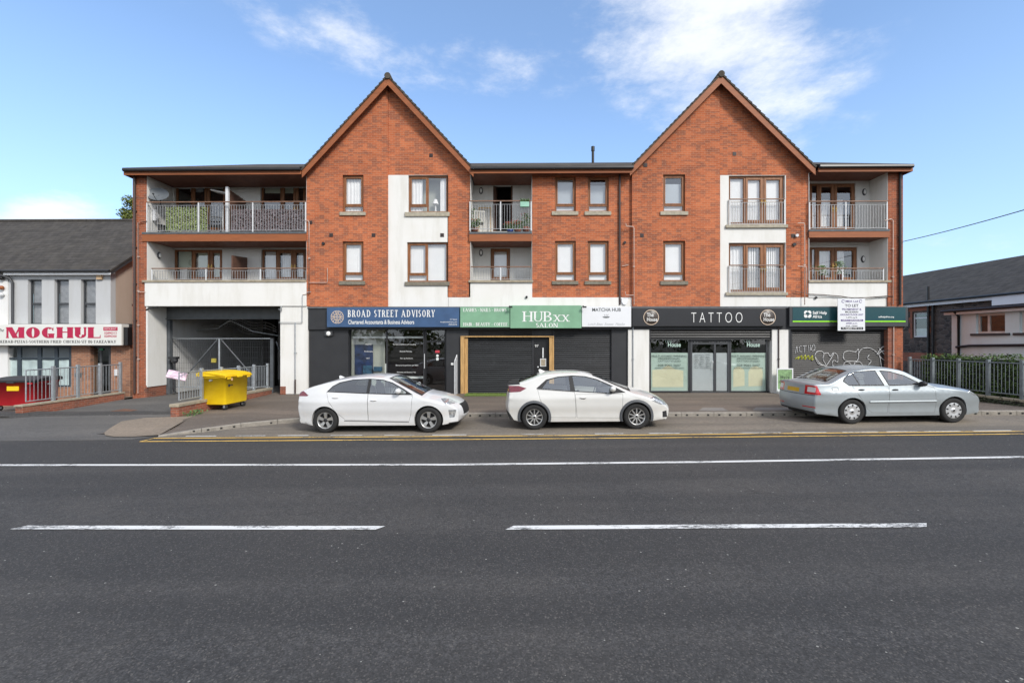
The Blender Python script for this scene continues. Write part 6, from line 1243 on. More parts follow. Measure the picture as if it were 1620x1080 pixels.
# satellite dish
ds = empty("satellite_dish", (at(249, 307, F+.25).x, F+.25, at(249, 320, F+.25).z), "grey satellite dish on the top left balcony", "dish"); c = at(249, 307, F+.15); m = MB(); n = 28; vs = []; nrm = Vector((.25, -1, .25)).normalized(); u_ = nrm.cross(Vector((0, 0, 1))).normalized(); v_ = u_.cross(nrm)
for i in range(7):
    r = i/6
    for k in range(n): an = 2*math.pi*k/n; vs.append(c+u_*.42*r*math.cos(an)+v_*.28*r*math.sin(an)-nrm*(.10*(1-r*r)))
m.add(vs, [(i*n+k, i*n+(k+1) % n, (i+1)*n+(k+1) % n, (i+1)*n+k) for i in range(6) for k in range(n)], 0, True); part(m, "reflector", M['dish'], parent=ds); m = MB(); m.tube([c-v_*.28, c-v_*.18+nrm*.32], .012, 6); m.tube([c-nrm*.1, (c.x, F+.32, c.z-.1), (c.x, F+.32, c.z-.75)], .022, 6); part(m, "arm", M['black'], parent=ds); m = MB(); m.tube([c-v_*.18+nrm*.32, c-v_*.16+nrm*.26], .03, 8); part(m, "receiver", M['black'], parent=ds)
# things standing on the balconies
zf2 = PZ(370, 350, F)+.07; zf1 = 4.81
def screen(px0, px1, py0, py1, Y, mat, n, size, label, cat="screen"):
    x0, x1, z0, z1 = rect(px0, py0, px1, py1, Y); z0 = max(z0, zf2); m = MB(); leaves(m, n, lambda: ((random.uniform(x0, x1), Y+random.uniform(-.03, .03), random.uniform(z0, z1)), (0, -1, .2)), size, .6); root = empty("leaf_screen", ((x0+x1)/2, Y, z0), label, cat); m.build("foliage", mat, root, recalc=False)
    m = MB(); m.box(x0, x1, Y+.05, Y+.06, z0, z1); m.build("trellis", M['timberdark'], root); return root
random.seed(21)
screen(263, 327, 328, 366, F+.10, M['leafscreen'], 2300, .034, "bright green artificial leaf screen behind the top left railing"); screen(366, 484, 331, 366, F+.10, M['lilac'], 3200, .034, "mauve patterned blossom screen behind the top left railing")
def prt(px, py0, py1, Y0, Y1, label, z0, mat, slope=0, post=False):
    x = at(px, 350, Y0).x; zt = at(px, py0, Y0).z; m = MB(); m.add([(xx, yy, zz) for xx in (x, x+.05) for yy, zz in ((Y0, z0), (Y1, z0), (Y1, zt+slope), (Y0, zt))], [(0, 1, 2, 3), (7, 6, 5, 4), (0, 4, 5, 1), (1, 5, 6, 2), (2, 6, 7, 3), (3, 7, 4, 0)]); root = empty("balcony_partition", (x, (Y0+Y1)/2, z0), label, "partition"); part(m, "panel", mat, parent=root)
    if post: m = MB(); m.box(x-.045, x+.06, Y0-.11, Y0-.002, z0, zt+.08); part(m, "post", M['signwhite'], parent=root)
prt(361, 300, 0, F+.25, F+1.39, "brown boarded partition with a white end post on the top left balcony", zf2, M['timberdark'], -.12, True); prt(366, 404, 0, F+.35, F+1.39, "brown boarded partition on the lower left balcony", zf1, M['timberdark'], .1)
q = at(244, 341, F+.3); m = MB(); m.box(q.x-.09, q.x+.09, F+.25, F+.32, q.z-.22, q.z+.24); m.box(q.x-.05, q.x+.05, F+.321, F+.5, q.z-.1, q.z+.1); tag(m.build("white_box", M['signwhite'], None, .01), "white cabinet fixed below the satellite dish", "cabinet")
def chair(x, y, z, mat, label, rz=0, cat="chair", group=None):
    root = empty("garden_chair", (x, y, z), label, cat, group, rz=rz); m = MB(); m.box(-.22, .22, -.22, .22, .42, .45); m.build("seat", mat, root, .01); m = MB()
    for i in range(5): m.box(-.22+.1*i, -.18+.1*i, .2, .22, .45, .85)
    m.box(-.23, .23, .195, .225, .85, .9); m.build("backrest", mat, root)
    for sx in (-1, 1):
        for sy in (-1, 1): m = MB(); m.box(sx*.2-.015, sx*.2+.015, sy*.2-.015, sy*.2+.015, 0, .42); m.build("leg", mat, root)
chair(at(340, 350, F+.75).x, F+.75, zf2, M['charcoal'], "dark garden chair beside the open partition on the top left balcony", .5, group="garden chairs on balconies"); chair(at(254, 350, F+.6).x, F+.7, zf2, M['charcoal'], "dark garden chair under the satellite dish", -.6, group="garden chairs on balconies")
q = at(757, 350, F+.4); chair(q.x, F+.42, zf2, M['chairmetal'], "pale bar backed garden chair on the top centre balcony", 3.4, group="garden chairs on balconies")
# table with parasol folded? -> white folded drying rack on the top left balcony
q = at(350, 340, F+.9); m = MB(); m.obox((q.x-.05, F+1.0, at(345, 305, F+1).z), (.32, .02, -.06), (.02, .2, .0), (0, 0, .025)); m.tube([(q.x, F+1.0, zf2), (q.x, F+1.0, zf2+1.5)], .02); tag(m.build("parasol", M['curtain']), "half open white parasol by the partition on the top left balcony", "parasol")
def potplant(px, Y, z, h, r, flowers, label, mat=None, pot=None, n=260, w=None):
    x = at(px, 350, Y).x; root = empty("potted_plant", (x, Y, z), label, "plant", "potted plants on the balconies"); m = MB(); m.lathe([(.0, z), (r*.62, z), (r*.85, z+h*.3), (r*.75, z+h*.3), (0, z+h*.28)], (x, Y, 0), 'z', 14); m.build("pot", pot or M['brick_old'], root)
    ww = w or r*1.3; m = MB(); leaves(m, n, lambda: ((random.gauss(x, ww*.5), random.gauss(Y, .1), z+h*random.uniform(.28, 1.0)), (0, -1, .5)), .035, .9); m.build("foliage", mat or M['plant'], root, recalc=False)
    if flowers: m = MB(); leaves(m, flowers, lambda: ((random.gauss(x, ww*.5), random.gauss(Y-.03, .1), z+h*random.uniform(.7, 1.05)), (0, -1, .5)), .03, .9); m.build("flowers", M['flower'], root, recalc=False)
potplant(746, F+.35, zf2, 1.0, .16, 0, "tall dark leafed pot plant at the left end of the top centre balcony"); potplant(752, F+.15, zf2, .55, .16, 20, "low leafy pot plant in front of the pale balcony chair")
potplant(807, F+.25, zf2, .42, .17, 60, "red flowered pot plant nearest the centre balcony doorway", pot=M['bluebox'] if False else plain("blue pot", (.03, .06, .22), .4)); potplant(819, F+.25, zf2, .48, .18, 70, "red flowered pot plant second from the centre balcony doorway"); potplant(832, F+.25, zf2, .75, .18, 15, "tall green pot plant at the right end of the top centre balcony")
x0, x1, z0, z1 = rect(823, 320, 837, 328, F-.1); root = empty("trough_planter", ((x0+x1)/2, F-.1, z0), "mint green planter hooked over the top centre railing", "planter"); m = MB(); m.box(x0, x1, F-.19, F-.06, z0, z1); part(m, "trough", plain("mint plastic", (.30, .55, .42), .5), .01, root); m = MB(); leaves(m, 160, lambda: ((random.uniform(x0, x1), F-.12+random.uniform(-.05, .05), z1+random.uniform(0, .13)), (0, -1, .6)), .03, .9); m.build("foliage", M['plant'], root, recalc=False)
x0, x1, z0, z1 = rect(772, 328, 776, 362, F+.9); m = MB(); a = rect(757, 328, 777, 352, F+1.1)
for b in ((a[0], a[0]+.03, a[2], a[3]), (a[1]-.03, a[1], a[2], a[3]), (a[0]+.03, a[1]-.03, a[3]-.05, a[3])): m.box(b[0], b[1], F+1.1, F+1.13, b[2], b[3])
m.box(a[0], a[0]+.03, F+1.1, F+1.13, zf2, a[2]); m.box(a[1]-.03, a[1], F+1.1, F+1.13, zf2, a[2]); tag(m.build("plant_frame", M['pine']), "pale wooden plant frame against the top centre balcony wall", "frame")
for px in (1322, 1331, 1343): pass
potplant(1329, F+.4, zf1, .75, .14, 0, "leafy pot plant by the lower right balcony doors"); potplant(1300, F+.45, zf1, .6, .14, 0, "low pot plant left of the doors on the lower right balcony")
# overhead cable
m = MB(); a = at(1429, 382, F+.05); b = at(1622, 324, 12.5); d = b-a; pts = [a+d*t*1.9+Vector((0, 0, -.55*(t*1.9)*(1-t)*.5)) for t in [i/20 for i in range(21)]]; m.tube(pts, .014, 5); tag(m.build("overhead_cable", M['black']), "black overhead cable running from the apartment block to the right", "cable")

# trees added behind the viewpoint, across the road, for glass and paintwork to reflect
random.seed(31)
m = MB(); cl = []
for i in range(150):
    x = random.uniform(-60, 60); cl.append((x, random.uniform(-27, -23), random.uniform(1.5, 5.2+1.6*math.sin(x*.23)+1.1*math.sin(x*.61))))
def bf(): c = random.choice(cl); d = Vector((random.gauss(0, 1), random.gauss(0, 1), random.gauss(0, 1))).normalized(); return Vector(c)+d*1.5*random.random()**.3, d
leaves(m, 5200, bf, .42, .8); tag(m.build("reflection_trees", M['tree'], recalc=False), kind="stuff", label="belt of leafy trees added behind the viewpoint for glass and paintwork to reflect", cat="trees")
# ------------------------------------------------------------------ cars (local: x forward from the rear axle, y to the left, z up)
def paint(name, c, metal=0, flake=0):
    m, nt, b, L = newmat(name); n = noise(nt, coords(nt), 2.5, 4)
    lowz = nd(nt, "ShaderNodeSeparateXYZ"); t_ = nd(nt, "ShaderNodeTexCoord"); L.new(t_.outputs["Object"], lowz.inputs[0])
    dirt = mth_(nt, 'MULTIPLY', ramp(nt, lowz.outputs[2], [(.18, .55), (.62, 0.)]), noise(nt, coords(nt), 6, 5))
    L.new(mixc(nt, dirt, mixc(nt, ramp(nt, n, [(.35, 0.), (.65, 1.)]), tuple(x*.97 for x in c), c), tuple(x*k for x, k in zip(c, (.62, .58, .52)))), b.inputs["Base Color"])
    b.inputs["Roughness"].default_value = .28; b.inputs["Metallic"].default_value = metal; b.inputs["Coat Weight"].default_value = .9; b.inputs["Coat Roughness"].default_value = .04
    if metal: b.inputs["Coat Weight"].default_value = .4; b.inputs["Coat Roughness"].default_value = .22; b.inputs["Roughness"].default_value = .40
    return m
def mth_(nt, op, a, b):
    n = nd(nt, "ShaderNodeMath", operation=op)
    for i, v in enumerate((a, b)):
        if isinstance(v, bpy.types.NodeSocket): nt.links.new(v, n.inputs[i])
        else: n.inputs[i].default_value = v
    return n.outputs[0]
M['carwhite'] = paint("white car paint", (.69, .695, .70)); M['carpearl'] = paint("warm white car paint", (.675, .668, .64)); M['carsilver'] = paint("silver blue car paint", (.375, .415, .435), .35)
M['headglass'] = plain("headlamp", (.42, .44, .46), .12, .6, 22, metal=.4, coat=1); M['taildark'] = plain("dark red lamp", (.16, .012, .025), .12, .3, 18, coat=1); M['tailred'] = plain("red lamp", (.55, .015, .02), .15, .25, 18, coat=1); M['tailwhite'] = plain("clear lamp", (.72, .66, .64), .15, .1, 12, coat=1)
M['trim'] = plain("car black trim", (.018, .018, .019), .6, .15); M['archgrey'] = plain("grey arch plastic", (.075, .08, .088), .6, .1); M['seam'] = plain("panel seam", (.11, .11, .11), .8, .1); M['gap'] = plain("panel gap", (.03, .03, .03), .8, .1); M['seat'] = plain("seat fabric", (.035, .035, .037), .9, .2)
M['alloy'] = plain("alloy wheel", (.58, .58, .57), .3, .08, metal=.75); M['alloydark'] = plain("dark alloy", (.035, .035, .037), .35, .2, metal=.4); M['cover'] = plain("wheel cover silver", (.60, .61, .62), .35, .08, metal=.5); M['plate'] = plain("yellow plate", (.60, .36, .02), .5, .12, 9); M['chrome'] = plain("bright trim", (.6, .6, .6), .2, .05, metal=.9)
def crspl(P, k=6):
    out = []
    for i in range(len(P)-1):
        p0, p1, p2, p3 = [Vector(P[j]) for j in (max(i-1, 0), i, i+1, min(i+2, len(P)-1))]
        for q in range(k):
            t = q/k; out.append(.5*((2*p1)+(p2-p0)*t+(2*p0-5*p1+4*p2-p3)*t*t+(3*p1-p0-3*p2+p3)*t**3))
    out.append(Vector(P[-1])); return out
def facebm(bm, sel):
    nb = bmesh.new(); mp = {}
    for f in sel:
        vs = []
        for v in f.verts:
            if v not in mp: mp[v] = nb.verts.new(v.co)
            vs.append(mp[v])
        try: nf = nb.faces.new(vs); nf.smooth = f.smooth
        except ValueError: pass
    bmesh.ops.delete(bm, geom=sel, context='FACES'); return nb
def take(bm, planes):
    for co, no in planes:
        cand = [f for f in bm.faces if all(max((v.co-c).dot(n) for v in f.verts) > -1e-4 for c, n in planes)]
        if not cand: return bmesh.new()
        g = set(cand)
        for f in cand: g.update(f.edges); g.update(f.verts)
        bmesh.ops.bisect_plane(bm, geom=list(g), plane_co=co, plane_no=no, dist=1e-5)
    sel = [f for f in bm.faces if all((f.calc_center_median()-c).dot(n) > 0 for c, n in planes)]
    return facebm(bm, sel)
def pl(poly, sgn=None, ymin=0, ymax=None, shrink=0, extra=()):
    """convex (x,z) polygon -> planes; sgn picks the side of the car"""
    a = sum(poly[i][0]*poly[(i+1) % len(poly)][1]-poly[(i+1) % len(poly)][0]*poly[i][1] for i in range(len(poly)))
    P = poly if a > 0 else poly[::-1]; out = []
    for i in range(len(P)):
        (x0, z0), (x1, z1) = P[i], P[(i+1) % len(P)]; n = Vector((-(z1-z0), 0, x1-x0)).normalized(); out.append((Vector((x0, 0, z0))+n*shrink, n))
    if sgn: out.append((Vector((0, sgn*ymin, 0)), Vector((0, sgn, 0))))
    if ymax is not None: out += [(Vector((0, ymax, 0)), Vector((0, -1, 0))), (Vector((0, -ymax, 0)), Vector((0, 1, 0)))]
    return out+list(extra)
def bmobj(bm, name, mat, parent, smooth=True):
    if not len(bm.faces): bm.free(); return None
    bmesh.ops.recalc_face_normals(bm, faces=bm.faces) if False else None
    me = bpy.data.meshes.new(name); bm.to_mesh(me); bm.free(); me.materials.append(mat)
    me.polygons.foreach_set("use_smooth", [smooth]*len(me.polygons)); o = bpy.data.objects.new(name, me); COL.objects.link(o); o.parent = parent; ORG[o.name] = Vector((0, 0, 0)); return o
def make_car(name, loc, rz, label, S):
    root = empty(name, loc, label, "car", "cars parked along the kerb", rz=rz); ORG[root.name] = Vector((0, 0, 0)); root.location = loc
    wb, rw, ra, hw, zb = S['wb'], S['rw'], S.get('ra', .365), S['hw'], S['belt']; xr0, xf0 = S['top'][0][0], S['top'][-1][0]
    xmn = min(p[0] for p in S['top']); xmx = max(p[0] for p in S['top'])
    def Wd(x, z):
        w = hw
        w -= .035*max(0, (.62-z)/.42)**2 if z < .62 else .05*((z-.62)/max(.05, zb-.62))**2 if z < zb else .05+(z-zb)*S.get('tumble', .36)
        w += -.022*math.exp(-((z-.42)/.11)**2)+.018*math.exp(-((z-.80)/.055)**2)
        f = clamp((x-(xmx-.95))/.95, 0, 1); r = clamp((xmn+.85-x)/.85, 0, 1)
        w *= 1-S.get('ft', .20)*f**2.0-S.get('rt', .12)*r**2.2
        for xc in (0, wb): w += .014*math.exp(-((x-xc)/.42)**2)*math.exp(-((z-.62)/.22)**2)
        return w
    S['top'] = [(wb+(x-wb)*S.get('fx', 1) if x > wb else (x*S.get('rx', 1) if x < 0 else x), z, c) for x, z, c in S['top']]; xmn = min(p[0] for p in S['top']); xmx = max(p[0] for p in S['top'])
    C = crspl([(x, c, z) for x, z, c in S['top']], 7); n = len(C)
    cen = [Vector((p.x, 0, p.z)) for p in C]; crown = [p.y for p in C]; nor = []
    for i in range(n):
        t = (cen[min(i+1, n-1)]-cen[max(i-1, 0)]).normalized(); nor.append(Vector((-t.z, 0, t.x)))    # outward for rear->top->front
    ef = [sst(0, .16, (cen[i]-cen[0]).length)*sst(0, .16, (cen[i]-cen[-1]).length) for i in range(n)]; crown = [crown[i]*(.25+.75*ef[i])*(.62 if cen[i].x > wb+.45 else 1) for i in range(n)]
    side = [cen[i]-nor[i]*crown[i] for i in range(n)]; r = S.get('r', .07); K = 5; rr = [r*(.3+.7*e_) for e_ in ef]
    base = [side[i]-nor[i]*rr[i] for i in range(n)]; W0 = [Wd(b.x, b.z) for b in base]
    bm = bmesh.new()
    # side panels
    zs_ = S['sill']; bot = [(base[-1].x, base[-1].z)]
    def arch(xc):
        z0 = rw; a0 = math.asin(clamp((zs_-z0)/ra, -1, 1)); return [(xc+ra*math.cos(a), z0+ra*math.sin(a)) for a in [a0+(math.pi-2*a0)*i/22 for i in range(23)]]
    low = [p for p in arch(wb)]+[p for p in arch(0)]
    poly = [(b.x, b.z) for b in base[::-1]]         # front bottom -> top -> rear bottom
    poly = poly+[p for p in low[::-1]]               # rear arch -> front arch
    # order: front..rear over the top, then along the bottom from rear to front
    v2, f2 = cdt(poly, grid=.075, margin=.45)
    for sgn in (1, -1):
        vs = [bm.verts.new((p.x, sgn*Wd(p.x, p.y), p.y)) for p in v2]
        for f in f2:
            try: bm.faces.new([vs[i] for i in (f if sgn < 0 else f[::-1])])
            except ValueError: pass
        lip = [(x, sgn*Wd(x, z), z) for x, z in [(base[0].x, base[0].z)]+low[::-1]+[(base[-1].x, base[-1].z)]]
        a = [bm.verts.new((p[0], p[1]-sgn*.003, p[2])) for p in lip]; b = [bm.verts.new((p[0], p[1]-sgn*.09, p[2])) for p in lip]
        for i in range(len(lip)-1): bm.faces.new((a[i], a[i+1], b[i+1], b[i]) if sgn > 0 else (a[i], b[i], b[i+1], a[i+1]))
    # rounded shoulder + top strip
    NV = 16; cols = []
    for i in range(n):
        col = []
        for k in range(K+1):
            a = math.pi/2*k/K; p = side[i]-nor[i]*rr[i]*(1-math.sin(a)); col.append(Vector((p.x, W0[i]-rr[i]*(1-math.cos(a))*.9, p.z)))
        ye = col[-1].y; half = col
        for k in range(1, NV): v = 1-2*k/NV; p = side[i]+nor[i]*crown[i]*(1-abs(v)**2.2); col.append(Vector((p.x, ye*v, p.z)))
        col += [Vector((q.x, -q.y, q.z)) for q in reversed(col[:K+1])]; cols.append(col)
    g = [[bm.verts.new(p) for p in col] for col in cols]
    for i in range(n-1):
        for k in range(len(g[0])-1): bm.faces.new((g[i][k], g[i][k+1], g[i+1][k+1], g[i+1][k]))
    bmesh.ops.remove_doubles(bm, verts=bm.verts, dist=.0015)
    for f in bm.faces: f.smooth = True
    sides = (-1, 1)
    # glass
    for s in sides:
        for trimp, wins in S['dlo']:
            tb = take(bm, pl(trimp, s, .2))
            for i, w in enumerate(wins):
                gb = take(tb, pl(w, s, .2)); bmobj(gb, "side_window", M['tintglass'] if S.get('tint') == i else M['carglass'], root)
            bmobj(tb, "window_trim", M['trim'], root)
    def taper(x0, y0, x1, y1):      # two slanted planes |y| < line through (x0,y0),(x1,y1)
        d = Vector((x1-x0, y1-y0, 0)).normalized(); nn = Vector((d.y, -d.x, 0)); nn = nn if nn.y < 0 else -nn
        return [(Vector((x0, y0, 0)), nn), (Vector((x0, -y0, 0)), Vector((nn.x, -nn.y, 0)))]
    for nm, q, tp in S['screens']:
        sb = take(bm, pl(q, extra=taper(*tp))); ib = take(sb, pl(q, shrink=.035, extra=taper(tp[0], tp[1]-.04, tp[2], tp[3]-.04))); bmobj(ib, nm, M['carglass'], root); bmobj(sb, "screen_surround", M['trim'], root)
    for nm, q, ymin, ymax, mt in S['regions']:
        if ymax is not None and ymin == 0: bmobj(take(bm, pl(q, ymax=ymax)), nm, M[mt], root)
        else:
            for s in sides: bmobj(take(bm, pl(q, s, ymin, ymax)), nm, M[mt], root)
    for s in sides:
        for nm, q, hnd in S['doors']:
            gb = take(bm, pl(q, s, .3)); db = take(gb, pl(q, s, .3, shrink=.007)); d = bmobj(db, "door", M[S['paint']], root); bmobj(gb, "door_gap", M['seam'], root)
            if hnd and d:
                x, z = hnd; y = Wd(x, z); m = MB(); hm = S.get('handle', S['paint']); m.ball((x, s*(y+.012), z), .085, .022, .020, 12); m.build("handle", M[hm], d); m = MB(); m.ball((x+.02, s*(y-.002), z-.015), .07, .008, .028, 12); m.build("handle_recess", M['gap'], d)
        for q in S.get('gaps', ()): bmobj(take(bm, pl(q, s, .25)), "panel_gap", M['seam'], root)
    bmobj(bm, "body", M[S['paint']], root)
    # underside, cabin, seats
    ub = MB(); ub.box(xmn+.25, xmx-.3, -hw+.32, hw-.32, .19, .34); ub.box(ra+.02, wb-ra-.02, -hw+.10, hw-.10, .19, .36)
    for xc in (0, wb):
        for s in sides:
            pts = [(xc+(ra+.004)*math.cos(math.pi*i/16*1.16-.25), rw+(ra+.004)*math.sin(math.pi*i/16*1.16-.25)) for i in range(17)]
            ub.add([(x, s*y, z) for x, z in pts for y in (hw-.13, hw-.42)], [(2*i, 2*i+1, 2*i+3, 2*i+2) for i in range(16)], 0, True); ub.box(xc-ra, xc+ra, s*(hw-.44), s*(hw-.42), .22, rw+ra)
    ub.build("underbody", M['gap'], root)
    cb = MB(); x0, x1 = S['cabin']; cb.box(x0, x1, -hw+.16, hw-.16, .3, .62); cb.box(x1-.42, x1+.18, -hw+.2, hw-.2, .62, zb-.07); cb.box(x0, x0+.35, -hw+.2, hw-.2, .62, zb-.05); cb.build("cabin", M['seat'], root, .03)
    for s in sides:
        m = MB(); sx = S['seatx']; m.obox((sx, s*.36, .88), (.05, 0, -.013), (0, .23, 0), (-.06, 0, .27)); m.obox((sx-.075, s*.36, 1.20), (.035, 0, 0), (0, .13, 0), (0, 0, .085)); m.obox((sx+.25, s*.36, .62), (.24, 0, .02), (0, .24, 0), (0, 0, .06)); m.build("seat", M['seat'], root, .03)
    m = MB(); sx -= .82; m.obox((sx, 0, .86), (.05, 0, -.013), (0, .60, 0), (-.06, 0, .25)); m.build("rear_seat", M['seat'], root, .03)
    m = MB(); xs_ = S['seatx']+.62; m.tube([(xs_+.05*math.cos(2*math.pi*i/20), -.36+.18*math.sin(2*math.pi*i/20), .93+.17*math.cos(2*math.pi*i/20)) for i in range(21)], .014, 6); m.build("steering_wheel", M['seat'], root)
    # wheels
    for xc in (0, wb):
        for s in sides:
            w = empty("wheel", (xc, s*(hw-.115), rw), parent=root); w.location = (xc, s*(hw-.115), rw); ORG[w.name] = Vector((0, 0, 0)); R0, RI = rw, S['rim']; m = MB()
            m.lathe([(RI-.012, .085), (RI+.004, .098), (R0-.045, .106), (R0-.014, .098), (R0, .078), (R0, -.078), (R0-.014, -.098), (RI, -.09)], (0, 0, 0), 'y', 40)
            for v in m.v: v.y *= s
            m.build("tyre", M['rubber'], w); m = MB(); m.lathe([(RI-.03, -.05), (RI-.026, .068), (RI-.012, .088), (RI+.002, .094), (RI+.003, .085)], (0, 0, 0), 'y', 40); m.lathe([(.001, .0), (RI-.02, -.0)], (0, 0, 0), 'y', 32, 1)
            def pol(r_, a, y): return Vector((r_*math.cos(a), y, r_*math.sin(a)))
            st_ = S['spokes']
            if st_[0] == 'spoke':
                ns, wi, wo, hub = st_[1:]; rad = RI-.012
                for k in range(ns):
                    a = 2*math.pi*k/ns+.3; t = Vector((-math.sin(a), 0, math.cos(a))); A = [pol(.04, a, .074)-t*wi, pol(.04, a, .074)+t*wi, pol(rad, a, .080)+t*wo, pol(rad, a, .080)-t*wo]; m.add(A+[p-Vector((0, .035, 0)) for p in A], [(0, 1, 2, 3), (0, 4, 5, 1), (1, 5, 6, 2), (3, 2, 6, 7), (0, 3, 7, 4)])
                m.lathe([(.001, .078), (hub-.01, .078), (hub, .066), (hub, .03)], (0, 0, 0), 'y', 20); m.lathe([(.001, .081), (.028, .081)], (0, 0, 0), 'y', 16, 1)
            elif st_[0] == 'blade':
                rad = RI-.004
                for k in range(5):
                    a = 2*math.pi*k/5+.35; Q = [pol(.055, a-.55, .07), pol(.10, a-.42, .074), pol(rad*.86, a-.33, .082), pol(rad, a-.44, .084), pol(rad, a+.16, .084), pol(rad*.62, a+.20, .079), pol(.06, a+.5, .07)]; m.add(Q+[p-Vector((0, .03, 0)) for p in Q], [list(range(7))]+[(i, (i+1) % 7, (i+1) % 7+7, i+7) for i in range(7)])
                m.lathe([(.001, .076), (.05, .076), (.058, .06)], (0, 0, 0), 'y', 16, 1)
            else:
                m.lathe([(.001, .098), (.045, .098), (.05, .088), (.09, .086), (RI*.62, .094), (RI*.9, .096), (RI+.004, .088)], (0, 0, 0), 'y', 40)
                for k in range(9):
                    a = 2*math.pi*k/9+.1; c = pol(RI*.80, a, .0985); e = Vector((math.cos(a), 0, math.sin(a))); t = Vector((-e.z, 0, e.x)); m.add([c+e*.030*math.cos(q)+t*(.020+.006*math.cos(q))*math.sin(q) for q in [2*math.pi*i/12 for i in range(12)]], [list(range(12))], 1)
                m.lathe([(.001, .1), (.03, .1)], (0, 0, 0), 'y', 14, 1)
            for v in m.v: v.y *= s
            m.build("rim", [M[S['rimmat']], M['alloydark']], w)
            if S.get('archtrim'):
                rz_ = S['archtrim']; pts = []
                for i in range(27):
                    a = -.32+(math.pi+.64)*i/26
                    for q in (ra-.004, ra+rz_*.9, ra+rz_): x, z = xc+q*math.cos(a), rw+q*math.sin(a); z = max(z, zs_-.0); pts.append((x, s*(Wd(x, z)+(.016 if q < ra+rz_*.95 else -.004)), z))
                m = MB(); m.add(pts, [(3*i+k, 3*i+k+1, 3*i+k+4, 3*i+k+3) for i in range(26) for k in (0, 1)], 0, True); m.build("arch_trim", M['archgrey'], root)
    # mirrors, aerial, extras
    for s in sides:
        x, z = S['mirror']; y = Wd(x, z); m = MB(); m.ball((x+.02, s*(y+.115), z+.035), .085, .10, .068, 14)
        for v in m.v: v.x = max(v.x, x-.035)
        o = m.build("door_mirror", M[S.get('mirrormat', S['paint'])], root); m = MB(); m.obox((x+.02, s*(y+.02), z-.02), (.03, 0, 0), (0, .05, .01), (0, 0, .015)); m.build("mirror_arm", M['trim'], o)
    if 'aerial' in S: x, z = S['aerial']; m = MB(); m.add([(x-.07, 0, z+.045), (x-.09, .03, z-.04), (x+.10, 0, z-.03), (x-.09, -.03, z-.04), (x-.11, 0, z+.03)], [(0, 1, 2), (0, 2, 3), (0, 3, 4), (0, 4, 1), (1, 2, 3)]); m.build("aerial", M[S['paint']], root)
    if 'moulding' in S:
        for s in sides:
            x0, x1, z = S['moulding']; m = MB(); xs = [x0+(x1-x0)*i/24 for i in range(25)]; m.add([(x, s*(Wd(x, z+dz)+dy), z+dz) for x in xs for dz, dy in ((-.028, .002), (-.02, .014), (.02, .014), (.028, .002))], [(4*i+k, 4*i+k+1, 4*i+k+5, 4*i+k+4) for i in range(24) for k in range(3)], 0, True); m.build("side_moulding", M[S['paint']], root)
    for nm, c, rx, ry, rz3, mt in S.get('balls', ()): m = MB(); m.ball(c, rx, ry, rz3, 12); m.build(nm, M[mt], root)
    return root
IQ = dict(wb=2.70, rw=.320, ra=.368, hw=.905, belt=1.0, sill=.185, paint='carwhite', rim=.215, spokes=('blade',), rimmat='alloy', tumble=.42, cabin=(.15, 2.3), seatx=1.05, mirror=(1.93, 1.03), aerial=(.10, 1.37), ft=.26, rt=.20,
 top=[(-.70, .215, .06), (-.83, .30, .09), (-.885, .60, .10), (-.86, .82, .09), (-.83, 1.0, .07), (-.72, 1.10, .05), (-.48, 1.19, .05), (0, 1.325, .05), (.45, 1.412, .05), (1.0, 1.455, .05), (1.35, 1.445, .05), (1.62, 1.40, .05), (2.05, 1.20, .07), (2.52, .99, .09), (2.78, .93, .09), (3.1, .845, .10), (3.35, .735, .13), (3.50, .62, .17), (3.565, .46, .2), (3.55, .32, .2), (3.42, .20, .16)],
 dlo=[([(.03, 1.05), (.16, 1.19), (.34, 1.285), (.68, 1.355), (1.12, 1.372), (1.48, 1.345), (1.74, 1.27), (2.05, 1.11), (2.32, .955), (1.2, .99)], [[(.07, 1.065), (.18, 1.175), (.36, 1.265), (.68, 1.332), (1.10, 1.350), (1.085, 1.015)], [(1.165, 1.01), (1.18, 1.35), (1.47, 1.323), (1.72, 1.25), (2.02, 1.09), (2.12, 1.03), (2.12, .988)]])], tint=0,
 screens=[("windscreen", [(1.66, 1.5), (2.56, 1.02), (2.5, .9), (1.60, 1.34)], (1.60, .60, 2.55, .76)), ("rear_window", [(-.56, 1.1), (-.60, 1.3), (.12, 1.5), (.10, 1.3)], (-.5, .56, .1, .52))],
 regions=[("headlight", [(2.97, .83), (3.14, .705), (3.46, .69), (3.54, .78), (3.14, .835)], .42, None, 'headglass'), ("running_light", [(3.20, .56), (3.22, .36), (3.34, .36), (3.40, .56)], .52, None, 'headglass'), ("grille", [(3.3, .40), (3.3, .67), (3.7, .67), (3.7, .40)], 0, .42, 'trim'), ("front_lip", [(3.2, .15), (3.2, .235), (3.7, .285), (3.7, .15)], 0, 1.0, 'trim'), ("tail_light", [(-1.0, .93), (-1.0, 1.02), (-.62, 1.07), (-.46, .965), (-.5, .94)], .40, None, 'taildark'), ("rear_bumper", [(-1.0, .2), (-1.0, .40), (-.62, .34), (-.6, .2)], 0, .62, 'trim'), ("number_plate", [(-1.0, .62), (-1.0, .73), (-.7, .73), (-.7, .62)], 0, .26, 'plate')],
 doors=[("f", [(1.135, .31), (2.20, .29), (2.26, .5), (2.30, .93), (2.2, .955), (1.135, .995)], (1.29, .83)), ("r", [(.53, .33), (1.133, .31), (1.133, .995), (.03, 1.05), (.10, .82), (.32, .5)], (.28, .905))],
 gaps=[[(.50, .295), (.50, .318), (2.2, .276), (2.2, .254)]])
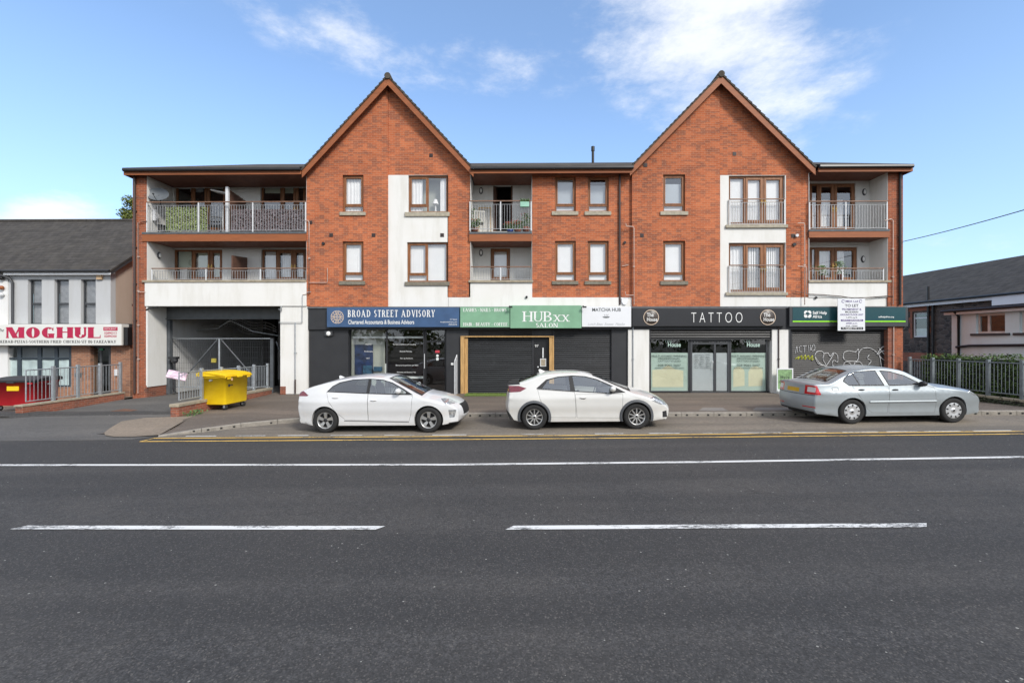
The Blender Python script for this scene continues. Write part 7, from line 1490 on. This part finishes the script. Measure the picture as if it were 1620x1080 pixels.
CV = dict(wb=2.60, rw=.322, ra=.372, hw=.885, belt=.99, sill=.20, paint='carpearl', rim=.215, spokes=('spoke', 10, .017, .013, .055), rimmat='alloy', tumble=.40, cabin=(.1, 2.2), seatx=1.0, mirror=(1.97, 1.0), mirrormat='carpearl', aerial=(.24, 1.46), ft=.24, rt=.16, archtrim=.062, fx=1.15, rx=1.05,
 top=[(-.58, .225, .06), (-.69, .30, .08), (-.755, .55, .10), (-.73, .80, .10), (-.70, .98, .08), (-.69, 1.13, .05), (-.62, 1.195, .03), (-.42, 1.215, .04), (-.10, 1.33, .05), (.14, 1.41, .04), (.42, 1.455, .05), (.8, 1.472, .05), (1.2, 1.455, .05), (1.52, 1.395, .05), (1.95, 1.235, .07), (2.50, 1.015, .09), (2.78, .94, .10), (3.08, .83, .12), (3.28, .70, .15), (3.42, .55, .18), (3.445, .40, .2), (3.40, .27, .18), (3.26, .20, .14)],
 dlo=[([(.055, 1.05), (.32, 1.275), (.62, 1.345), (1.0, 1.372), (1.32, 1.35), (1.62, 1.275), (1.94, 1.135), (2.34, .935), (1.95, .90), (1.0, .965), (.09, 1.035)], [[(.22, 1.06), (.36, 1.25), (.62, 1.318), (.90, 1.342), (.93, .995), (.22, 1.045)], [(1.055, .985), (1.00, 1.347), (1.31, 1.327), (1.60, 1.252), (1.91, 1.112), (2.02, 1.055), (1.94, .925)]])],
 screens=[("windscreen", [(1.58, 1.5), (2.55, 1.06), (2.46, .92), (1.52, 1.32)], (1.52, .60, 2.5, .74)), ("rear_window", [(-.42, 1.12), (-.46, 1.32), (.10, 1.5), (.09, 1.3)], (-.42, .60, .1, .52))],
 regions=[("spoiler", [(-.8, 1.125), (-.8, 1.25), (-.40, 1.25), (-.36, 1.155)], 0, .9, 'trim'), ("headlight", [(2.92, .76), (3.17, .625), (3.42, .58), (3.36, .72), (3.06, .815)], .40, None, 'headglass'), ("fog_lamp", [(3.27, .28), (3.27, .43), (3.38, .45), (3.40, .28)], .50, None, 'trim'), ("grille", [(3.2, .28), (3.2, .42), (3.6, .42), (3.6, .28)], 0, .45, 'trim'), ("upper_grille", [(3.2, .56), (3.2, .66), (3.6, .62), (3.6, .56)], 0, .40, 'trim'), ("tail_light", [(-.85, .94), (-.36, .97), (-.19, 1.06), (-.40, 1.124), (-.85, 1.124)], .34, None, 'taildark'), ("rear_bumper", [(-.9, .2), (-.9, .52), (-.66, .44), (-.50, .2)], 0, 1.0, 'trim'), ("number_plate", [(-.9, .64), (-.9, .75), (-.6, .75), (-.6, .64)], 0, .26, 'plate')],
 doors=[("f", [(1.09, .30), (2.19, .285), (2.24, .5), (2.26, .90), (2.1, .90), (1.055, .96), (1.06, .7)], (1.24, .815)), ("r", [(.44, .31), (1.088, .30), (1.058, .7), (1.052, .96), (.09, 1.025), (.15, .78), (.3, .45)], None)],
 gaps=[])
OC = dict(wb=2.578, rw=.318, ra=.368, hw=.885, belt=.985, sill=.20, paint='carsilver', rim=.205, spokes=('cover',), rimmat='cover', tumble=.31, r=.05, cabin=(.0, 2.1), seatx=.92, mirror=(1.72, .99), mirrormat='trim', ft=.22, rt=.10, handle='trim', moulding=(.44, 2.12, .565),
 top=[(-.86, .24, .06), (-.99, .31, .09), (-1.055, .50, .12), (-1.05, .64, .12), (-1.015, .77, .11), (-.99, .92, .10), (-.97, 1.02, .07), (-.88, 1.075, .05), (-.66, 1.085, .05), (-.50, 1.11, .05), (-.22, 1.25, .05), (.12, 1.39, .05), (.45, 1.45, .05), (.85, 1.465, .05), (1.2, 1.44, .05), (1.46, 1.375, .05), (1.8, 1.205, .07), (2.16, 1.02, .08), (2.45, .975, .08), (2.85, .925, .09), (3.15, .845, .11), (3.36, .73, .14), (3.47, .58, .17), (3.49, .43, .19), (3.45, .28, .17), (3.32, .20, .14)],
 dlo=[([(-.19, 1.10), (-.12, 1.20), (.0, 1.285), (.16, 1.338), (.40, 1.365), (.71, 1.372), (.86, .98), (-.05, .985)], [[(-.15, 1.11), (-.10, 1.185), (.0, 1.262), (.09, 1.295), (.21, 1.01), (-.05, 1.01)], [(.115, 1.305), (.235, 1.01), (.82, 1.005), (.69, 1.352), (.40, 1.345), (.17, 1.318)]]), ([(.81, 1.372), (1.08, 1.342), (1.42, 1.235), (1.84, .995), (1.05, .975), (.96, .98)], [[(.845, 1.345), (1.07, 1.32), (1.40, 1.215), (1.76, 1.01), (1.06, 1.0), (.985, 1.005)]])],
 screens=[("windscreen", [(1.50, 1.5), (2.18, 1.06), (2.12, .93), (1.44, 1.3)], (1.44, .58, 2.16, .70)), ("rear_window", [(-.50, 1.04), (-.55, 1.2), (.13, 1.5), (.11, 1.3)], (-.5, .62, .1, .54))],
 regions=[("reversing_light", [(-1.2, .82), (-1.2, .95), (-.88, .95), (-.88, .82)], .55, .80, 'tailwhite'), ("tail_light", [(-1.2, .76), (-1.2, 1.0), (-.84, .995), (-.78, .76)], .47, None, 'tailred'), ("reflector", [(-1.2, .415), (-1.2, .445), (-.82, .445), (-.82, .415)], .42, .80, 'tailred'), ("number_plate", [(-1.2, .79), (-1.2, .90), (-.9, .90), (-.9, .79)], 0, .27, 'plate'), ("headlight", [(2.98, .80), (3.02, .885), (3.2, .85), (3.48, .70), (3.42, .645), (3.15, .68)], .40, None, 'headglass'), ("grille", [(3.3, .56), (3.3, .70), (3.6, .70), (3.6, .56)], 0, .36, 'trim'), ("lower_grille", [(3.3, .28), (3.3, .40), (3.6, .40), (3.6, .28)], 0, .5, 'trim'), ("rear_lip", [(-1.1, .2), (-1.1, .33), (-.8, .30), (-.8, .2)], 0, .75, 'trim'), ("boot_gap", [(-1.2, .735), (-1.2, .75), (-.86, .75), (-.86, .735)], 0, .80, 'gap')],
 doors=[("f", [(.935, .275), (2.10, .265), (2.13, .45), (2.10, .93), (1.83, .985), (.965, .975), (.94, .7)], (1.10, .875)), ("r", [(.50, .29), (.933, .275), (.938, .7), (.962, .972), (.0, .985), (.12, .8), (.30, .46)], (.24, .885))],
 gaps=[[(-.50, .86), (-.50, .95), (-.487, .95), (-.487, .86)], [(-.35, .86), (-.35, .95), (-.337, .95), (-.337, .86)], [(-.486, .947), (-.486, .96), (-.351, .96), (-.351, .947)], [(-.486, .85), (-.486, .863), (-.351, .863), (-.351, .85)]])
def carpos(pr, pf, S):
    """rear and front contact pixels of the near wheels -> place"""
    a = ground_pt(*pr, add=.006); b = ground_pt(*pf, add=.006); return a, b
for S, nm, pr, pf, lab in ((IQ, "hatchback_car", (513, 684.5), (680, 684), "white liftback car with five bladed wheels parked before the blue sign"), (CV, "hatchback_car", (845.5, 679.5), (1008, 678.5), "off white hatchback car with grey arch trims parked by the salon"), (OC, "saloon_car", (1347.5, 670.5), (1509.5, 668.5), "silver blue saloon car with red tail lights before the charity shutter")):
    a = ground_pt(*pr, add=.006); b = ground_pt(*pf, add=.006); ang = math.atan2(b.y-a.y, b.x-a.x); mid = (a+b)/2; d = Vector((math.cos(ang), math.sin(ang), 0)); left = Vector((-d.y, d.x, 0))
    p = mid-d*S['wb']/2+left*(S['hw']-.03); o = make_car(nm, (p.x, p.y, zroad(p.x)+.006), ang, lab, S); o.rotation_euler = (0, -.016, ang)
